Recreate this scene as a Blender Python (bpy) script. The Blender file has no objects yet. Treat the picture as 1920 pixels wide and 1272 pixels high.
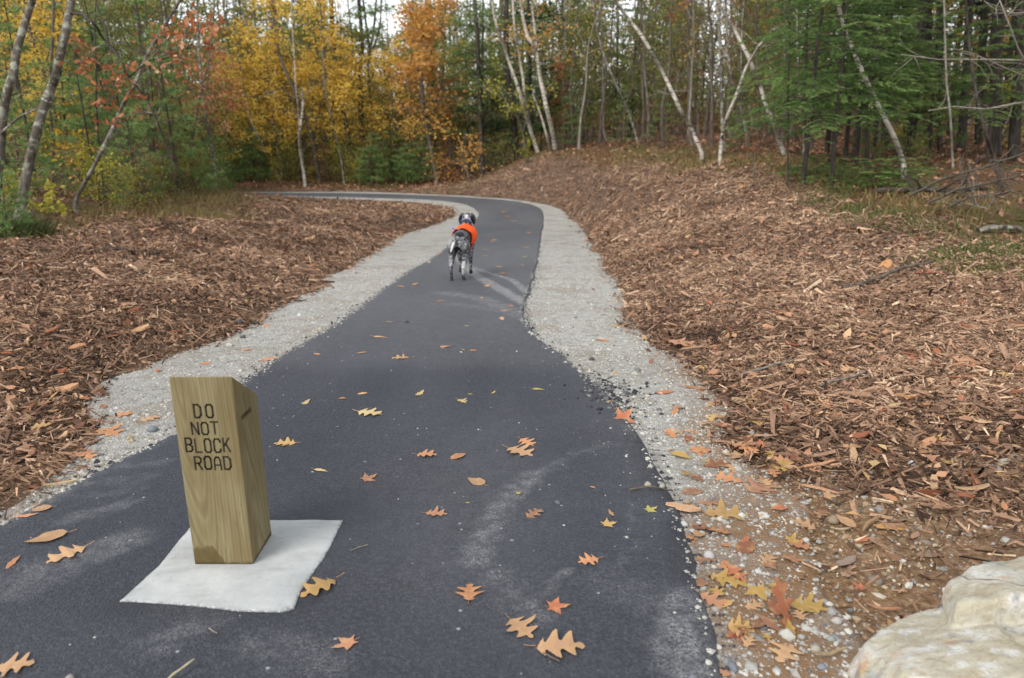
import bpy, bmesh, math, random
import numpy as np
from mathutils import Vector, Matrix, Euler

sc = bpy.context.scene
COL = sc.collection
PI = math.pi
R = math.radians
RNG = np.random.default_rng(11)
random.seed(11)

# ------------------------------------------------------------------ camera
CAM_H, PITCH, FPX = 1.45, R(16.7), 1400.0
cam_d = bpy.data.cameras.new('camera')
cam = bpy.data.objects.new('camera', cam_d)
COL.objects.link(cam)
cam.location = (0, 0, CAM_H)
cam.rotation_euler = (PI / 2 - PITCH, 0, 0)
cam_d.sensor_width = 36.0
cam_d.lens = FPX / 1920 * 36.0
cam_d.clip_start = 0.05
cam_d.clip_end = 600
cam_d.dof.use_dof = True
cam_d.dof.focus_distance = 3.4
cam_d.dof.aperture_fstop = 2.8
sc.camera = cam

# ------------------------------------------------------------------ world and sun (overcast day)
SUN_EL, SUN_ROT = R(46), R(222)
world = bpy.data.worlds.new('World')
sc.world = world
world.use_nodes = True
wn, wl = world.node_tree.nodes, world.node_tree.links
wn.clear()
sky = wn.new('ShaderNodeTexSky')
sky.sky_type = 'NISHITA'
sky.sun_disc = False
sky.sun_elevation = SUN_EL
sky.sun_rotation = SUN_ROT
sky.air_density = 1.0
sky.dust_density = 1.0
sky.ozone_density = 1.0
hs = wn.new('ShaderNodeHueSaturation')
hs.inputs['Saturation'].default_value = 0.22
bg = wn.new('ShaderNodeBackground')
bg.inputs['Strength'].default_value = 0.15
wo = wn.new('ShaderNodeOutputWorld')
wl.new(sky.outputs[0], hs.inputs['Color'])
wl.new(hs.outputs[0], bg.inputs[0])
wl.new(bg.outputs[0], wo.inputs[0])

sun_d = bpy.data.lights.new('sun', 'SUN')
sun_d.energy = 1.0
sun_d.angle = R(25)
sun_d.color = (1.0, 0.97, 0.93)
sun = bpy.data.objects.new('sun', sun_d)
COL.objects.link(sun)
# the light travels away from the sun's place in the sky
sd = Vector((math.sin(SUN_ROT) * math.cos(SUN_EL), math.cos(SUN_ROT) * math.cos(SUN_EL), math.sin(SUN_EL)))
sun.rotation_euler = (-sd).to_track_quat('-Z', 'Y').to_euler()
sun.location = (0, -10, 40)

sc.view_settings.view_transform = 'Standard'
sc.view_settings.look = 'None'
sc.view_settings.exposure = 1.12
sc.view_settings.gamma = 1.0
sc.view_settings.use_curve_mapping = False
sc.render.engine = 'CYCLES'
sc.cycles.max_bounces = 6
sc.cycles.diffuse_bounces = 4
sc.cycles.glossy_bounces = 2
sc.cycles.transmission_bounces = 3
sc.cycles.transparent_max_bounces = 6
sc.cycles.use_denoising = True
sc.cycles.sample_clamp_indirect = 4

# ------------------------------------------------------------------ helpers
def S(r, g, b):
    """sRGB 0-255 to linear rgba"""
    f = lambda c: (c / 255 / 12.92) if c / 255 <= 0.04045 else ((c / 255 + 0.055) / 1.055) ** 2.4
    return (f(r), f(g), f(b), 1.0)

CP, SP = math.cos(PITCH), math.sin(PITCH)
def ray(u, v):
    a, b = (u - 960) / FPX, -(v - 636) / FPX
    return np.array([a, CP + b * SP, -SP + b * CP])          # scaled so that depth along the axis is 1
def unproj(u, v, zc):
    return np.array([0, 0, CAM_H]) + ray(u, v) * zc
def proj(p):
    x, y, z = p[0], p[1], p[2] - CAM_H
    d = y * CP - z * SP
    return 960 + FPX * x / d, 636 - FPX * (y * SP + z * CP) / d, d

def sstep(a, b, x):
    t = np.clip((np.asarray(x, float) - a) / (b - a), 0, 1)
    return t * t * (3 - 2 * t)

_gy = np.linspace(-10, 140, 15001)
_gs = -0.078 * sstep(1.0, 3.5, _gy) * (1 - sstep(17, 26, _gy))
_gz = np.cumsum(_gs) * (_gy[1] - _gy[0])
def g(y):
    return np.interp(y, _gy, _gz)

def hit(u, v, f, t0=1.2, t1=120):
    """first point of the pixel's ray below surface f(x, y)"""
    d = ray(u, v)
    t = np.concatenate([np.arange(t0, 12, 0.02), np.arange(12, t1, 0.06)])
    x, y, z = d[0] * t, d[1] * t, CAM_H + d[2] * t
    below = z < f(x, y)
    if not below.any():
        return None
    i = int(np.argmax(below))
    lo, hi = (t[i - 1] if i else t[0]), t[i]
    for _ in range(24):
        m = (lo + hi) / 2
        p = (d[0] * m, d[1] * m, CAM_H + d[2] * m)
        if p[2] < float(f(np.array([p[0]]), np.array([p[1]]))[0]): hi = m
        else: lo = m
    return np.array([d[0] * hi, d[1] * hi, CAM_H + d[2] * hi])

class ValueNoise:
    def __init__(s, seed, n=256):
        s.n = n
        s.t = np.random.default_rng(seed).random((n, n))
    def __call__(s, x, y, f):
        x, y = np.asarray(x, float) * f + 1000.3, np.asarray(y, float) * f + 1000.7
        i, j = np.floor(x).astype(int), np.floor(y).astype(int)
        a, b = x - i, y - j
        a, b = a * a * (3 - 2 * a), b * b * (3 - 2 * b)
        n, t = s.n, s.t
        i0, i1, j0, j1 = i % n, (i + 1) % n, j % n, (j + 1) % n
        return (t[i0, j0] * (1 - a) * (1 - b) + t[i1, j0] * a * (1 - b) + t[i0, j1] * (1 - a) * b + t[i1, j1] * a * b) * 2 - 1
VN = ValueNoise(5)
def fbm(x, y, f, o=3):
    r, a = 0, 1.0
    for k in range(o):
        r = r + a * VN(x + 17 * k, y - 9 * k, f * 2 ** k)
        a *= 0.5
    return r

# ---- geometry collector: numpy verts and faces, one float 'tint' per face
class Geo:
    def __init__(s):
        s.v, s.f3, s.f4, s.t3, s.t4, s.m3, s.m4, s.n = [], [], [], [], [], [], [], 0
    def add(s, v, f, tint=0.5, mat=0):
        v = np.asarray(v, float).reshape(-1, 3); f = np.asarray(f, int)
        if len(f) == 0: return
        tint = np.broadcast_to(np.asarray(tint, float), (len(f),))
        m = np.full(len(f), mat, int)
        if f.shape[1] == 3: s.f3.append(f + s.n); s.t3.append(tint); s.m3.append(m)
        else: s.f4.append(f + s.n); s.t4.append(tint); s.m4.append(m)
        s.v.append(v); s.n += len(v)
    def mesh(s, name, mats, smooth=False):
        me = bpy.data.meshes.new(name)
        v = np.concatenate(s.v) if s.v else np.zeros((0, 3))
        f3 = np.concatenate(s.f3) if s.f3 else np.zeros((0, 3), int)
        f4 = np.concatenate(s.f4) if s.f4 else np.zeros((0, 4), int)
        n3, n4 = len(f3), len(f4)
        me.vertices.add(len(v)); me.vertices.foreach_set('co', v.astype(np.float32).ravel())
        loops = np.concatenate([f3.ravel(), f4.ravel()])
        me.loops.add(len(loops)); me.loops.foreach_set('vertex_index', loops.astype(np.int32))
        me.polygons.add(n3 + n4)
        starts = np.concatenate([np.arange(n3) * 3, n3 * 3 + np.arange(n4) * 4])
        me.polygons.foreach_set('loop_start', starts.astype(np.int32))
        me.polygons.foreach_set('loop_total', np.concatenate([np.full(n3, 3), np.full(n4, 4)]).astype(np.int32))
        mi = np.concatenate([*(s.m3 or []), *(s.m4 or [])]) if (s.m3 or s.m4) else np.zeros(0)
        me.polygons.foreach_set('material_index', mi.astype(np.int32))
        me.polygons.foreach_set('use_smooth', np.full(n3 + n4, smooth, dtype=bool))
        at = me.attributes.new('tint', 'FLOAT', 'FACE')
        ti = np.concatenate([*(s.t3 or []), *(s.t4 or [])]) if (s.t3 or s.t4) else np.zeros(0)
        at.data.foreach_set('value', ti.astype(np.float32))
        for m in (mats if isinstance(mats, (list, tuple)) else [mats]):
            me.materials.append(m)
        me.update(calc_edges=True)
        me.validate()
        return me
    def add2(s, v, q, tr, tint_q, tint_t, mat=0):
        n0 = s.n
        s.v.append(v); s.n += len(v)
        s.f4.append(q + n0); s.t4.append(tint_q); s.m4.append(np.full(len(q), mat))
        s.f3.append(tr + n0); s.t3.append(tint_t); s.m3.append(np.full(len(tr), mat))
    # tapered tube along a polyline
    def tube(s, path, rad, k=6, tint=0.5, mat=0, cap=True):
        p = np.asarray(path, float); n = len(p)
        rad = np.broadcast_to(np.asarray(rad, float), (n,))
        d = np.gradient(p, axis=0)
        d /= np.linalg.norm(d, axis=1)[:, None] + 1e-9
        ref = np.array([0, 0, 1.0]) if abs(d[:, 2]).mean() < 0.8 else np.array([1.0, 0, 0])
        a = np.cross(d, ref); a /= np.linalg.norm(a, axis=1)[:, None] + 1e-9
        b = np.cross(d, a)
        th = np.arange(k) * 2 * PI / k
        ring = p[:, None, :] + rad[:, None, None] * (np.cos(th)[None, :, None] * a[:, None, :] + np.sin(th)[None, :, None] * b[:, None, :])
        i = np.arange(n - 1)[:, None] * k; j = np.arange(k)[None, :]
        q = np.stack([i + j, i + (j + 1) % k, i + k + (j + 1) % k, i + k + j], -1).reshape(-1, 4)
        s.add(ring.reshape(-1, 3), q, tint, mat)
        if cap and k >= 3:
            e = ring[-1]
            s.add(np.vstack([e, e.mean(0)[None]]), [[m, (m + 1) % k, k] for m in range(k)], tint, mat)
    # folded leaf blades, one quad each
    def leaves(s, c, size, tint, flat=0.0, rng=RNG, wid=0.6, axis=None, mat=0):
        n = len(c)
        if n == 0: return
        ax = rng.normal(size=(n, 3)) if axis is None else axis + rng.normal(size=(n, 3)) * 0.5
        ax[:, 2] *= (1 - flat)
        ax /= np.linalg.norm(ax, axis=1)[:, None] + 1e-9
        nr = rng.normal(size=(n, 3)) * (1 - flat) + np.array([0, 0, flat * 1.6])
        sd_ = np.cross(ax, nr); sd_ /= np.linalg.norm(sd_, axis=1)[:, None] + 1e-9
        up = np.cross(sd_, ax)
        L = np.broadcast_to(np.asarray(size, float), (n,))[:, None] * rng.uniform(0.7, 1.25, (n, 1))
        W = L * wid * 0.5
        fold = W * rng.uniform(-0.1, 0.5, (n, 1))
        v = np.stack([c, c + ax * L * 0.45 + sd_ * W + up * fold, c + ax * L, c + ax * L * 0.45 - sd_ * W + up * fold], 1)
        s.add(v.reshape(-1, 3), np.arange(4 * n).reshape(n, 4), tint, mat)
    # thin needle triangles
    def needles(s, base, tip, w, tint, rng=RNG, mat=0):
        n = len(base)
        if n == 0: return
        d = tip - base
        sd_ = np.cross(d, rng.normal(size=(n, 3))); sd_ /= np.linalg.norm(sd_, axis=1)[:, None] + 1e-9
        sd_ *= np.broadcast_to(np.asarray(w, float), (n,))[:, None] * 0.5
        v = np.stack([base - sd_, base + sd_, tip], 1)
        s.add(v.reshape(-1, 3), np.arange(3 * n).reshape(n, 3), tint, mat)

def tag(o, label=None, cat=None, group=None, kind=None):
    if label: o['label'] = label
    if cat: o['category'] = cat
    if group: o['group'] = group
    if kind: o['kind'] = kind
    return o
def link(name, me, parent=None, loc=None, rz=None):
    o = bpy.data.objects.new(name, me)
    COL.objects.link(o)
    if parent is not None: o.parent = parent
    if loc is not None: o.location = loc
    if rz is not None: o.rotation_euler = (0, 0, rz)
    return o
def thing(name, label, cat, loc=(0, 0, 0), rz=0.0, group=None):
    o = bpy.data.objects.new(name, None)
    COL.objects.link(o)
    o.location = loc; o.rotation_euler = (0, 0, rz); o.empty_display_size = 0.2
    return tag(o, label, cat, group)
def copy_tree(o, parent=None):
    c = o.copy(); COL.objects.link(c)
    if parent is not None: c.parent = parent
    for ch in list(o.children): copy_tree(ch, c)
    return c

# ---- materials
def mat(name):
    m = bpy.data.materials.new(name); m.use_nodes = True
    nt = m.node_tree; nt.nodes.clear()
    return m, nt.nodes, nt.links
class N:
    """small node writer"""
    def __init__(s, name):
        s.m, s.n, s.l = mat(name)
        s.out = s.n.new('ShaderNodeOutputMaterial')
    def __call__(s, kind, ins=None, **kw):
        x = s.n.new('ShaderNode' + kind)
        for k, v in kw.items(): setattr(x, k, v)
        for k, v in (ins or {}).items():
            if hasattr(v, 'is_linked') or hasattr(v, 'links'): s.l.new(v, x.inputs[k])
            else: x.inputs[k].default_value = v
        return x
    def coord(s, which='Object', scale=None):
        c = s('TexCoord').outputs[which]
        if scale is None: return c
        return s('Mapping', {'Vector': c, 'Scale': scale}).outputs[0]
    def noise(s, vec, scale, detail=3, rough=0.55, dist=0.0):
        return s('TexNoise', {'Vector': vec, 'Scale': scale, 'Detail': detail, 'Roughness': rough, 'Distortion': dist}).outputs[0]
    def ramp(s, fac, stops, interp='LINEAR'):
        r = s('ValToRGB', {'Fac': fac}); cr = r.color_ramp; cr.interpolation = interp
        while len(cr.elements) > 2: cr.elements.remove(cr.elements[-1])
        for i, (p, c) in enumerate(stops):
            e = cr.elements[i] if i < 2 else cr.elements.new(p)
            e.position = p; e.color = c if len(c) == 4 else (*c, 1)
        return r.outputs[0]
    def mix(s, fac, a, b, blend='MIX'):
        x = s('Mix', data_type='RGBA', blend_type=blend)
        for i, v in ((0, fac), (6, a), (7, b)):
            if hasattr(v, 'links'): s.l.new(v, x.inputs[i])
            else: x.inputs[i].default_value = v
        return x.outputs[2]
    def math(s, op, a, b=None, clamp=False):
        x = s('Math', operation=op); x.use_clamp = clamp
        for i, v in enumerate((a, b)):
            if v is None: continue
            if hasattr(v, 'links'): s.l.new(v, x.inputs[i])
            else: x.inputs[i].default_value = v
        return x.outputs[0]
    def attr(s, name): return s('Attribute', attribute_name=name).outputs['Fac']
    def bump(s, h, strength=0.4, dist=0.01, normal=None):
        ins = {'Height': h, 'Strength': strength, 'Distance': dist}
        if normal is not None: ins['Normal'] = normal
        return s('Bump', ins).outputs[0]
    def bsdf(s, col, rough=0.8, spec=0.3, normal=None, **kw):
        ins = {'Base Color': col, 'Roughness': rough, 'Specular IOR Level': spec}
        if normal is not None: ins['Normal'] = normal
        ins.update(kw)
        b = s('BsdfPrincipled', ins)
        s.l.new(b.outputs[0], s.out.inputs[0])
        return b
def v3(m): return (m, m, m)

def leaf_mat(name, stops, trans=0.35, rough=0.6):
    """leaf colours picked by the per-leaf tint, with light passing through the blade"""
    m = N(name)
    c = m.ramp(m.attr('tint'), stops)
    d = m('BsdfPrincipled', {'Base Color': c, 'Roughness': rough, 'Specular IOR Level': 0.25})
    t = m('BsdfTranslucent', {'Color': c})
    x = m('MixShader', {0: trans, 1: d.outputs[0], 2: t.outputs[0]})
    m.l.new(x.outputs[0], m.out.inputs[0])
    return m.m

def bark_mat(name, c1, c2, c3=None, scale=6.0, lichen=None, horiz=False):
    m = N(name)
    co = m.coord('Object')
    st = m('Mapping', {'Vector': co, 'Scale': (scale, scale, scale * (2.2 if horiz else 0.25))}).outputs[0]
    n1 = m.noise(st, 2.5, 4, 0.65)
    n2 = m.noise(co, 2.0, 2, 0.6)
    c = m.ramp(n1, [(0.32, c1), (0.62, c2)])
    if c3: c = m.mix(m.ramp(n2, [(0.48, (0, 0, 0)), (0.62, (1, 1, 1))]), c, c3)
    if lichen:
        n3 = m.noise(co, 9.0, 3, 0.6)
        c = m.mix(m.ramp(n3, [(0.52, (0, 0, 0)), (0.6, (1, 1, 1))]), c, lichen)
    m.bsdf(c, 0.9, 0.15, m.bump(n1, 0.6, 0.02))
    return m.m

def birch_mat(name):
    m = N(name)
    co = m.coord('Object')
    n1 = m.noise(m('Mapping', {'Vector': co, 'Scale': (3, 3, 22)}).outputs[0], 1.0, 3, 0.7)
    n2 = m.noise(co, 3.0, 3, 0.6)
    c = m.ramp(n2, [(0.3, S(134, 126, 112)), (0.6, S(172, 164, 150))])
    c = m.mix(m.ramp(n1, [(0.54, (0, 0, 0)), (0.60, (1, 1, 1))]), c, S(50, 44, 39))
    m.bsdf(c, 0.75, 0.2)
    return m.m

M = {}
M['bark_grey'] = bark_mat('bark_grey', S(58, 52, 46), S(112, 104, 94), S(84, 78, 68), 7, S(138, 138, 124))
M['bark_dark'] = bark_mat('bark_dark', S(38, 34, 31), S(76, 69, 62), None, 7)
M['bark_brown'] = bark_mat('bark_brown', S(58, 51, 45), S(108, 98, 87), S(92, 86, 76), 7)
M['bark_pale'] = bark_mat('bark_pale', S(92, 86, 78), S(146, 138, 126), S(118, 112, 100), 7)
M['birch'] = birch_mat('birch_bark')
M['leaf_yellow'] = leaf_mat('yellow_leaves', [(0.0, S(176, 140, 58)), (0.4, S(222, 182, 74)), (0.8, S(232, 204, 104)), (1.0, S(158, 152, 80))], 0.5)
M['leaf_gold'] = leaf_mat('gold_leaves', [(0.0, S(178, 122, 68)), (0.5, S(212, 160, 86)), (1.0, S(224, 188, 104))], 0.5)
M['leaf_orange'] = leaf_mat('orange_leaves', [(0.0, S(136, 76, 46)), (0.5, S(184, 108, 66)), (1.0, S(204, 140, 90))])
M['leaf_oak'] = leaf_mat('russet_oak_leaves', [(0.0, S(100, 58, 38)), (0.45, S(168, 102, 62)), (0.8, S(192, 132, 90)), (1.0, S(204, 160, 120))])
M['leaf_lime'] = leaf_mat('lime_leaves', [(0.0, S(112, 114, 42)), (0.5, S(164, 158, 58)), (1.0, S(192, 184, 84))], 0.45)
M['leaf_olive'] = leaf_mat('olive_leaves', [(0.0, S(82, 92, 50)), (0.5, S(124, 128, 70)), (0.85, S(160, 148, 78)), (1.0, S(176, 140, 78))], 0.45)
M['leaf_brown'] = leaf_mat('brown_leaves', [(0.0, S(70, 46, 32)), (0.5, S(122, 82, 56)), (1.0, S(158, 112, 82))])
M['needle_pine'] = leaf_mat('pine_needles', [(0.0, S(78, 98, 56)), (0.5, S(122, 148, 86)), (1.0, S(164, 180, 114))], 0.45)
M['needle_hemlock'] = leaf_mat('hemlock_needles', [(0.0, S(52, 72, 38)), (0.5, S(94, 120, 62)), (1.0, S(144, 164, 94))], 0.4)
M['needle_dark'] = leaf_mat('dark_needles', [(0.0, S(20, 36, 24)), (0.5, S(34, 56, 38)), (1.0, S(56, 78, 52))], 0.2)
M['grass'] = leaf_mat('dry_grass', [(0.0, S(84, 84, 44)), (0.5, S(140, 122, 78)), (1.0, S(176, 152, 106))], 0.25)
M['green_grass'] = leaf_mat('green_plants', [(0.0, S(66, 72, 40)), (0.6, S(98, 104, 58)), (1.0, S(136, 128, 78))], 0.3)
# ================================================================== path outlines and terrain
KEYS = [  # outer verge, asphalt edge, asphalt edge, outer verge; pixels on the photograph or (x, y, None) in metres
    ((-3.2, -4, None), (-2.15, -4, None), (0.55, -4, None), (1.05, -4, None)),
    ((-2.9, 0.6, None), (-2.12, 0.6, None), (0.48, 0.6, None), (0.92, 0.6, None)),
    ((-170, 1045), (-170, 1092), (1296, 1110), (1560, 1110)),
    ((0, 945), (0, 1002), (1278, 1000), (1510, 985)),
    ((106, 882), (200, 893), (1240, 915), (1450, 900)),
    ((150, 824), (330, 825), (1190, 820), (1385, 840)),
    ((200, 722), (480, 712), (1120, 735), (1320, 740)),
    ((343, 666), (545, 668), (1055, 677), (1285, 678)),
    ((440, 618), (620, 620), (1000, 632), (1220, 640)),
    ((555, 567), (690, 572), (978, 590), (1180, 595)),
    ((640, 512), (765, 516), (998, 525), (1150, 530)),
    ((710, 465), (826, 478), (1008, 475), (1122, 475)),
    ((765, 438), (870, 440), (1014, 440), (1095, 432)),
    ((840, 412), (893, 415), (1018, 415), (1075, 408)),
    ((852, 398), (898, 404), (1012, 393), (1052, 393)),
    ((835, 388), (890, 392), (975, 381), (1000, 379)),
    ((800, 381), (862, 382), (920, 375), (930, 372)),
    ((740, 377), (800, 375.5), (840, 370), (840, 366.5)),
    ((640, 375), (680, 371.5), (690, 365), (690, 361)),
    ((520, 370), (540, 368), (540, 363.5), (540, 361)),
    ((430, 368), (430, 366.5), (430, 363), (430, 361)),
    ((-16, 27.6, None), (-16, 28.3, None), (-16, 30.3, None), (-16, 31, None)),
    ((-30, 27.0, None), (-30, 27.7, None), (-30, 29.7, None), (-30, 30.4, None)),
]
gf = lambda x, y: g(y)
def keypt(k):
    return np.array(k[:2]) if len(k) == 3 else hit(k[0], k[1], gf)[:2]
KW = np.array([[keypt(k) for k in row] for row in KEYS])          # rows x 4 x 2
mid = KW[:, 1:3].mean(1)
tk = np.concatenate([[0], np.cumsum(np.linalg.norm(np.diff(KW.mean(1), axis=0), axis=1))])
def hermite(tk, P, t):
    m = np.gradient(P, axis=0) / np.gradient(tk)[:, None]
    i = np.clip(np.searchsorted(tk, t, 'right') - 1, 0, len(tk) - 2)
    h = (tk[i + 1] - tk[i])[:, None]; s = ((t - tk[i])[:, None]) / h
    return ((2 * s**3 - 3 * s**2 + 1) * P[i] + (s**3 - 2 * s**2 + s) * h * m[i] + (-2 * s**3 + 3 * s**2) * P[i + 1] + (s**3 - s**2) * h * m[i + 1])
t_near = np.arange(0, 14, 0.05); t_mid = np.arange(14, 32, 0.12); t_far = np.arange(32, tk[-1], 0.3)
TT = np.concatenate([t_near, t_mid, t_far])
CUR = [hermite(tk, KW[:, c], TT) for c in range(4)]
# ragged edges
def rough_edge(c, amp, f, seed):
    d = np.gradient(c, axis=0); nrm = np.stack([-d[:, 1], d[:, 0]], 1); nrm /= np.linalg.norm(nrm, axis=1)[:, None] + 1e-9
    return c + nrm * (fbm(TT + seed, TT * 0 + seed, f, 3) * amp)[:, None]
LO = rough_edge(CUR[0], 0.10, 1.3, 3); LE = rough_edge(CUR[1], 0.018, 3.0, 40)
RE = rough_edge(CUR[2], 0.018, 3.0, 80); RO = rough_edge(CUR[3], 0.10, 1.3, 120)

def sdist(px, py, poly, chunk=40000):
    """signed distance to a closed polygon, positive inside"""
    A = poly; B = np.roll(poly, -1, 0)
    out = np.empty(len(px))
    for s in range(0, len(px), chunk):
        x, y = px[s:s + chunk, None], py[s:s + chunk, None]
        dx, dy = (B - A)[:, 0], (B - A)[:, 1]
        tt = np.clip(((x - A[:, 0]) * dx + (y - A[:, 1]) * dy) / (dx * dx + dy * dy + 1e-12), 0, 1)
        d = np.sqrt(((x - A[:, 0] - tt * dx) ** 2 + (y - A[:, 1] - tt * dy) ** 2).min(1))
        c = ((A[:, 1] > y) != (B[:, 1] > y)) & (x < dx * (y - A[:, 1]) / (dy + 1e-12) + A[:, 0])
        out[s:s + chunk] = np.where(c.sum(1) % 2 == 1, d, -d)
    return out
ds = np.unique(np.concatenate([np.arange(0, len(TT), 6), [len(TT) - 1]]))
POLY_V = np.vstack([LO[ds], RO[ds][::-1]])
POLY_A = np.vstack([LE[ds], RE[ds][::-1]])

CTRL = [(0, 900, 3.0), (0, 700, 4.4), (0, 560, 6.3), (0, 440, 9.5), (200, 600, 5.5), (200, 500, 7.6), (200, 420, 11), (400, 560, 6.8),
        (400, 480, 9.5), (400, 410, 14.5), (430, 373, 21), (600, 430, 13), (600, 391, 18.5), (750, 400, 18.5), (700, 381, 22), (815, 397, 22),
        (1000, 286, 31), (1200, 292, 24), (1350, 305, 17), (1500, 345, 12.5), (1700, 420, 9), (1920, 440, 8.5), (1100, 350, 22), (1200, 400, 15),
        (1200, 350, 18), (1300, 450, 10.5), (1300, 350, 15.5), (1400, 550, 7.3), (1400, 430, 10.5), (1500, 450, 9.5), (1500, 650, 5.3),
        (1700, 550, 6.5), (1700, 750, 4.2), (1900, 600, 5.6), (1900, 800, 3.75), (1900, 1000, 2.75), (1550, 1000, 2.77), (1700, 1150, 2.35),
        (930, 330, 30), (1050, 300, 28)]
C = [unproj(*c) for c in CTRL]
for x, y, z in [(-6.5, 15, -0.2), (-10, 20, -0.35), (-12, 25, -0.9), (-20, 15, 0.0), (-10, 10, 0.05), (-10, 4, 0.05), (-25, 5, 0.1), (-9, 24, -1.0),
                (-15, 45, -1.3), (0, 40, -1.3), (0, 60, -0.8), (-30, 60, -0.6), (-30, 40, -1.2), (8, 12, 0.3), (8, 20, 0.42), (8, 30, 0.45), (15, 15, 0.35), (15, 30, 0.5),
                (25, 20, 0.5), (25, 40, 0.6), (6, 40, 0.2), (12, 50, 0.5), (0, 35, -1.0), (3.2, 36, 0.1), (-6, 35, -1.5), (-14, 35, -1.4), (8, 6, 0.1), (15, 6, 0.2),
                (25, 5, 0.2), (6, 2, 0), (15, -5, 0), (-15, -5, 0), (0, -8, 0), (6, -5, 0), (-6, -5, 0), (-5, 1, 0), (-45, 20, 0), (45, 20, 0.6), (45, 90, 2), (-45, 90, 1), (0, 90, 1.5), (-3, 33.5, -1.45), (-9, 33, -1.5)]:
    C.append(np.array([x, y, z]))
for i in range(0, len(TT), 9):
    for w in (0.0, 0.33, 0.67, 1.0):
        q = LO[i] * (1 - w) + RO[i] * w
        if q[1] < -3 or (TT[i] > 34 and i % 18): continue
        C.append(np.array([q[0], q[1], float(g(q[1]))]))
C = np.array(C)
def rbf_fit(P, z):
    K = np.sqrt(((P[:, None] - P[None]) ** 2).sum(-1))
    n = len(P)
    A = np.zeros((n + 3, n + 3)); A[:n, :n] = K - np.eye(n) * 0.02
    A[:n, n] = 1; A[:n, n + 1:] = P; A[n, :n] = 1; A[n + 1:, :n] = P.T
    return np.linalg.solve(A, np.concatenate([z, [0, 0, 0]]))
RW = rbf_fit(C[:, :2], C[:, 2])
GX = np.arange(-46, 46.01, 0.2); GY = np.arange(-8, 92.01, 0.2)
def base_grid():
    X, Y = np.meshgrid(GX, GY, indexing='ij')
    x, y = X.ravel(), Y.ravel()
    z = np.empty(len(x))
    for s in range(0, len(x), 20000):
        dd = np.sqrt((x[s:s + 20000, None] - C[:, 0]) ** 2 + (y[s:s + 20000, None] - C[:, 1]) ** 2)
        z[s:s + 20000] = dd @ RW[:len(C)] + RW[len(C)] + RW[len(C) + 1] * x[s:s + 20000] + RW[len(C) + 2] * y[s:s + 20000]
    near = (x > -34) & (x < 8) & (y < 36)
    sv = np.full(len(x), -9.0)
    sv[near] = sdist(x[near], y[near], POLY_V)
    lump = fbm(x, y, 0.9, 3) * 0.05 * sstep(0.0, -1.2, sv)
    z = z + lump
    w = sstep(-0.05, 0.35, sv)
    z = z * (1 - w) + (g(y) - 0.06) * w
    return z.reshape(X.shape), sv.reshape(X.shape)
GZ, GSV = base_grid()
def bil(G, x, y):
    fx = np.clip((np.asarray(x, float) - GX[0]) / 0.2, 0, len(GX) - 1.001); fy = np.clip((np.asarray(y, float) - GY[0]) / 0.2, 0, len(GY) - 1.001)
    i, j = fx.astype(int), fy.astype(int); a, b = fx - i, fy - j
    return G[i, j] * (1 - a) * (1 - b) + G[i + 1, j] * a * (1 - b) + G[i, j + 1] * (1 - a) * b + G[i + 1, j + 1] * a * b
def hgt(x, y): return bil(GZ, x, y)
def svd(x, y): return bil(GSV, x, y)
H_ASP, H_VER = 0.035, 0.012
def surf(x, y):
    x, y = np.atleast_1d(np.asarray(x, float)), np.atleast_1d(np.asarray(y, float))
    z = hgt(x, y)
    near = svd(x, y) > -0.3
    if near.any():
        a = sdist(x[near], y[near], POLY_A); v = sdist(x[near], y[near], POLY_V)
        zz = z[near]
        zz = np.where(v > 0, np.maximum(zz, g(y[near]) + H_VER), zz)
        zz = np.where(a > 0, g(y[near]) + H_ASP, zz)
        z[near] = zz
    return z
def on_ground(u, v): return hit(u, v, surf)
def normal_at(x, y, e=0.12):
    nx = -(hgt(x + e, y) - hgt(x - e, y)) / (2 * e); ny = -(hgt(x, y + e) - hgt(x, y - e)) / (2 * e)
    n = np.stack([nx, ny, np.ones_like(nx)], -1)
    return n / np.linalg.norm(n, axis=-1)[..., None]

# mulch zones: between the verge and these forest edges (metres)
EDGE_R = np.array([(9, -3), (8.5, 3), (7.0, 5.6), (5.6, 7.4), (4.9, 9.0), (4.9, 12.5), (4.8, 17), (4.2, 24), (2.6, 28.5), (1.1, 31.3), (-1.6, 31.2)])
EDGE_L = np.array([(-9, -3), (-8.2, 4), (-7.0, 8.6), (-5.9, 11), (-5.4, 13), (-6.4, 17), (-8.0, 21), (-8.6, 25.5)])
ER_X = lambda y: np.interp(y, EDGE_R[:, 1], EDGE_R[:, 0])
EL_X = lambda y: np.interp(y, EDGE_L[:, 1], EDGE_L[:, 0])
def mulch_w(x, y):
    """1 in the mulch, fading to 0 in the wood"""
    j = fbm(x, y, 0.8, 2) * 0.45
    wr = sstep(0.5, -0.5, x - ER_X(y) + j) * sstep(31.9, 31.0, y)
    wl = sstep(-0.5, 0.5, x - EL_X(y) + j) * sstep(26.2, 25.2, y)
    return np.where(x > -1.5, wr, np.where(y > 28.5, sstep(31.9, 31, y) * 0.6, wl))

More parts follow.
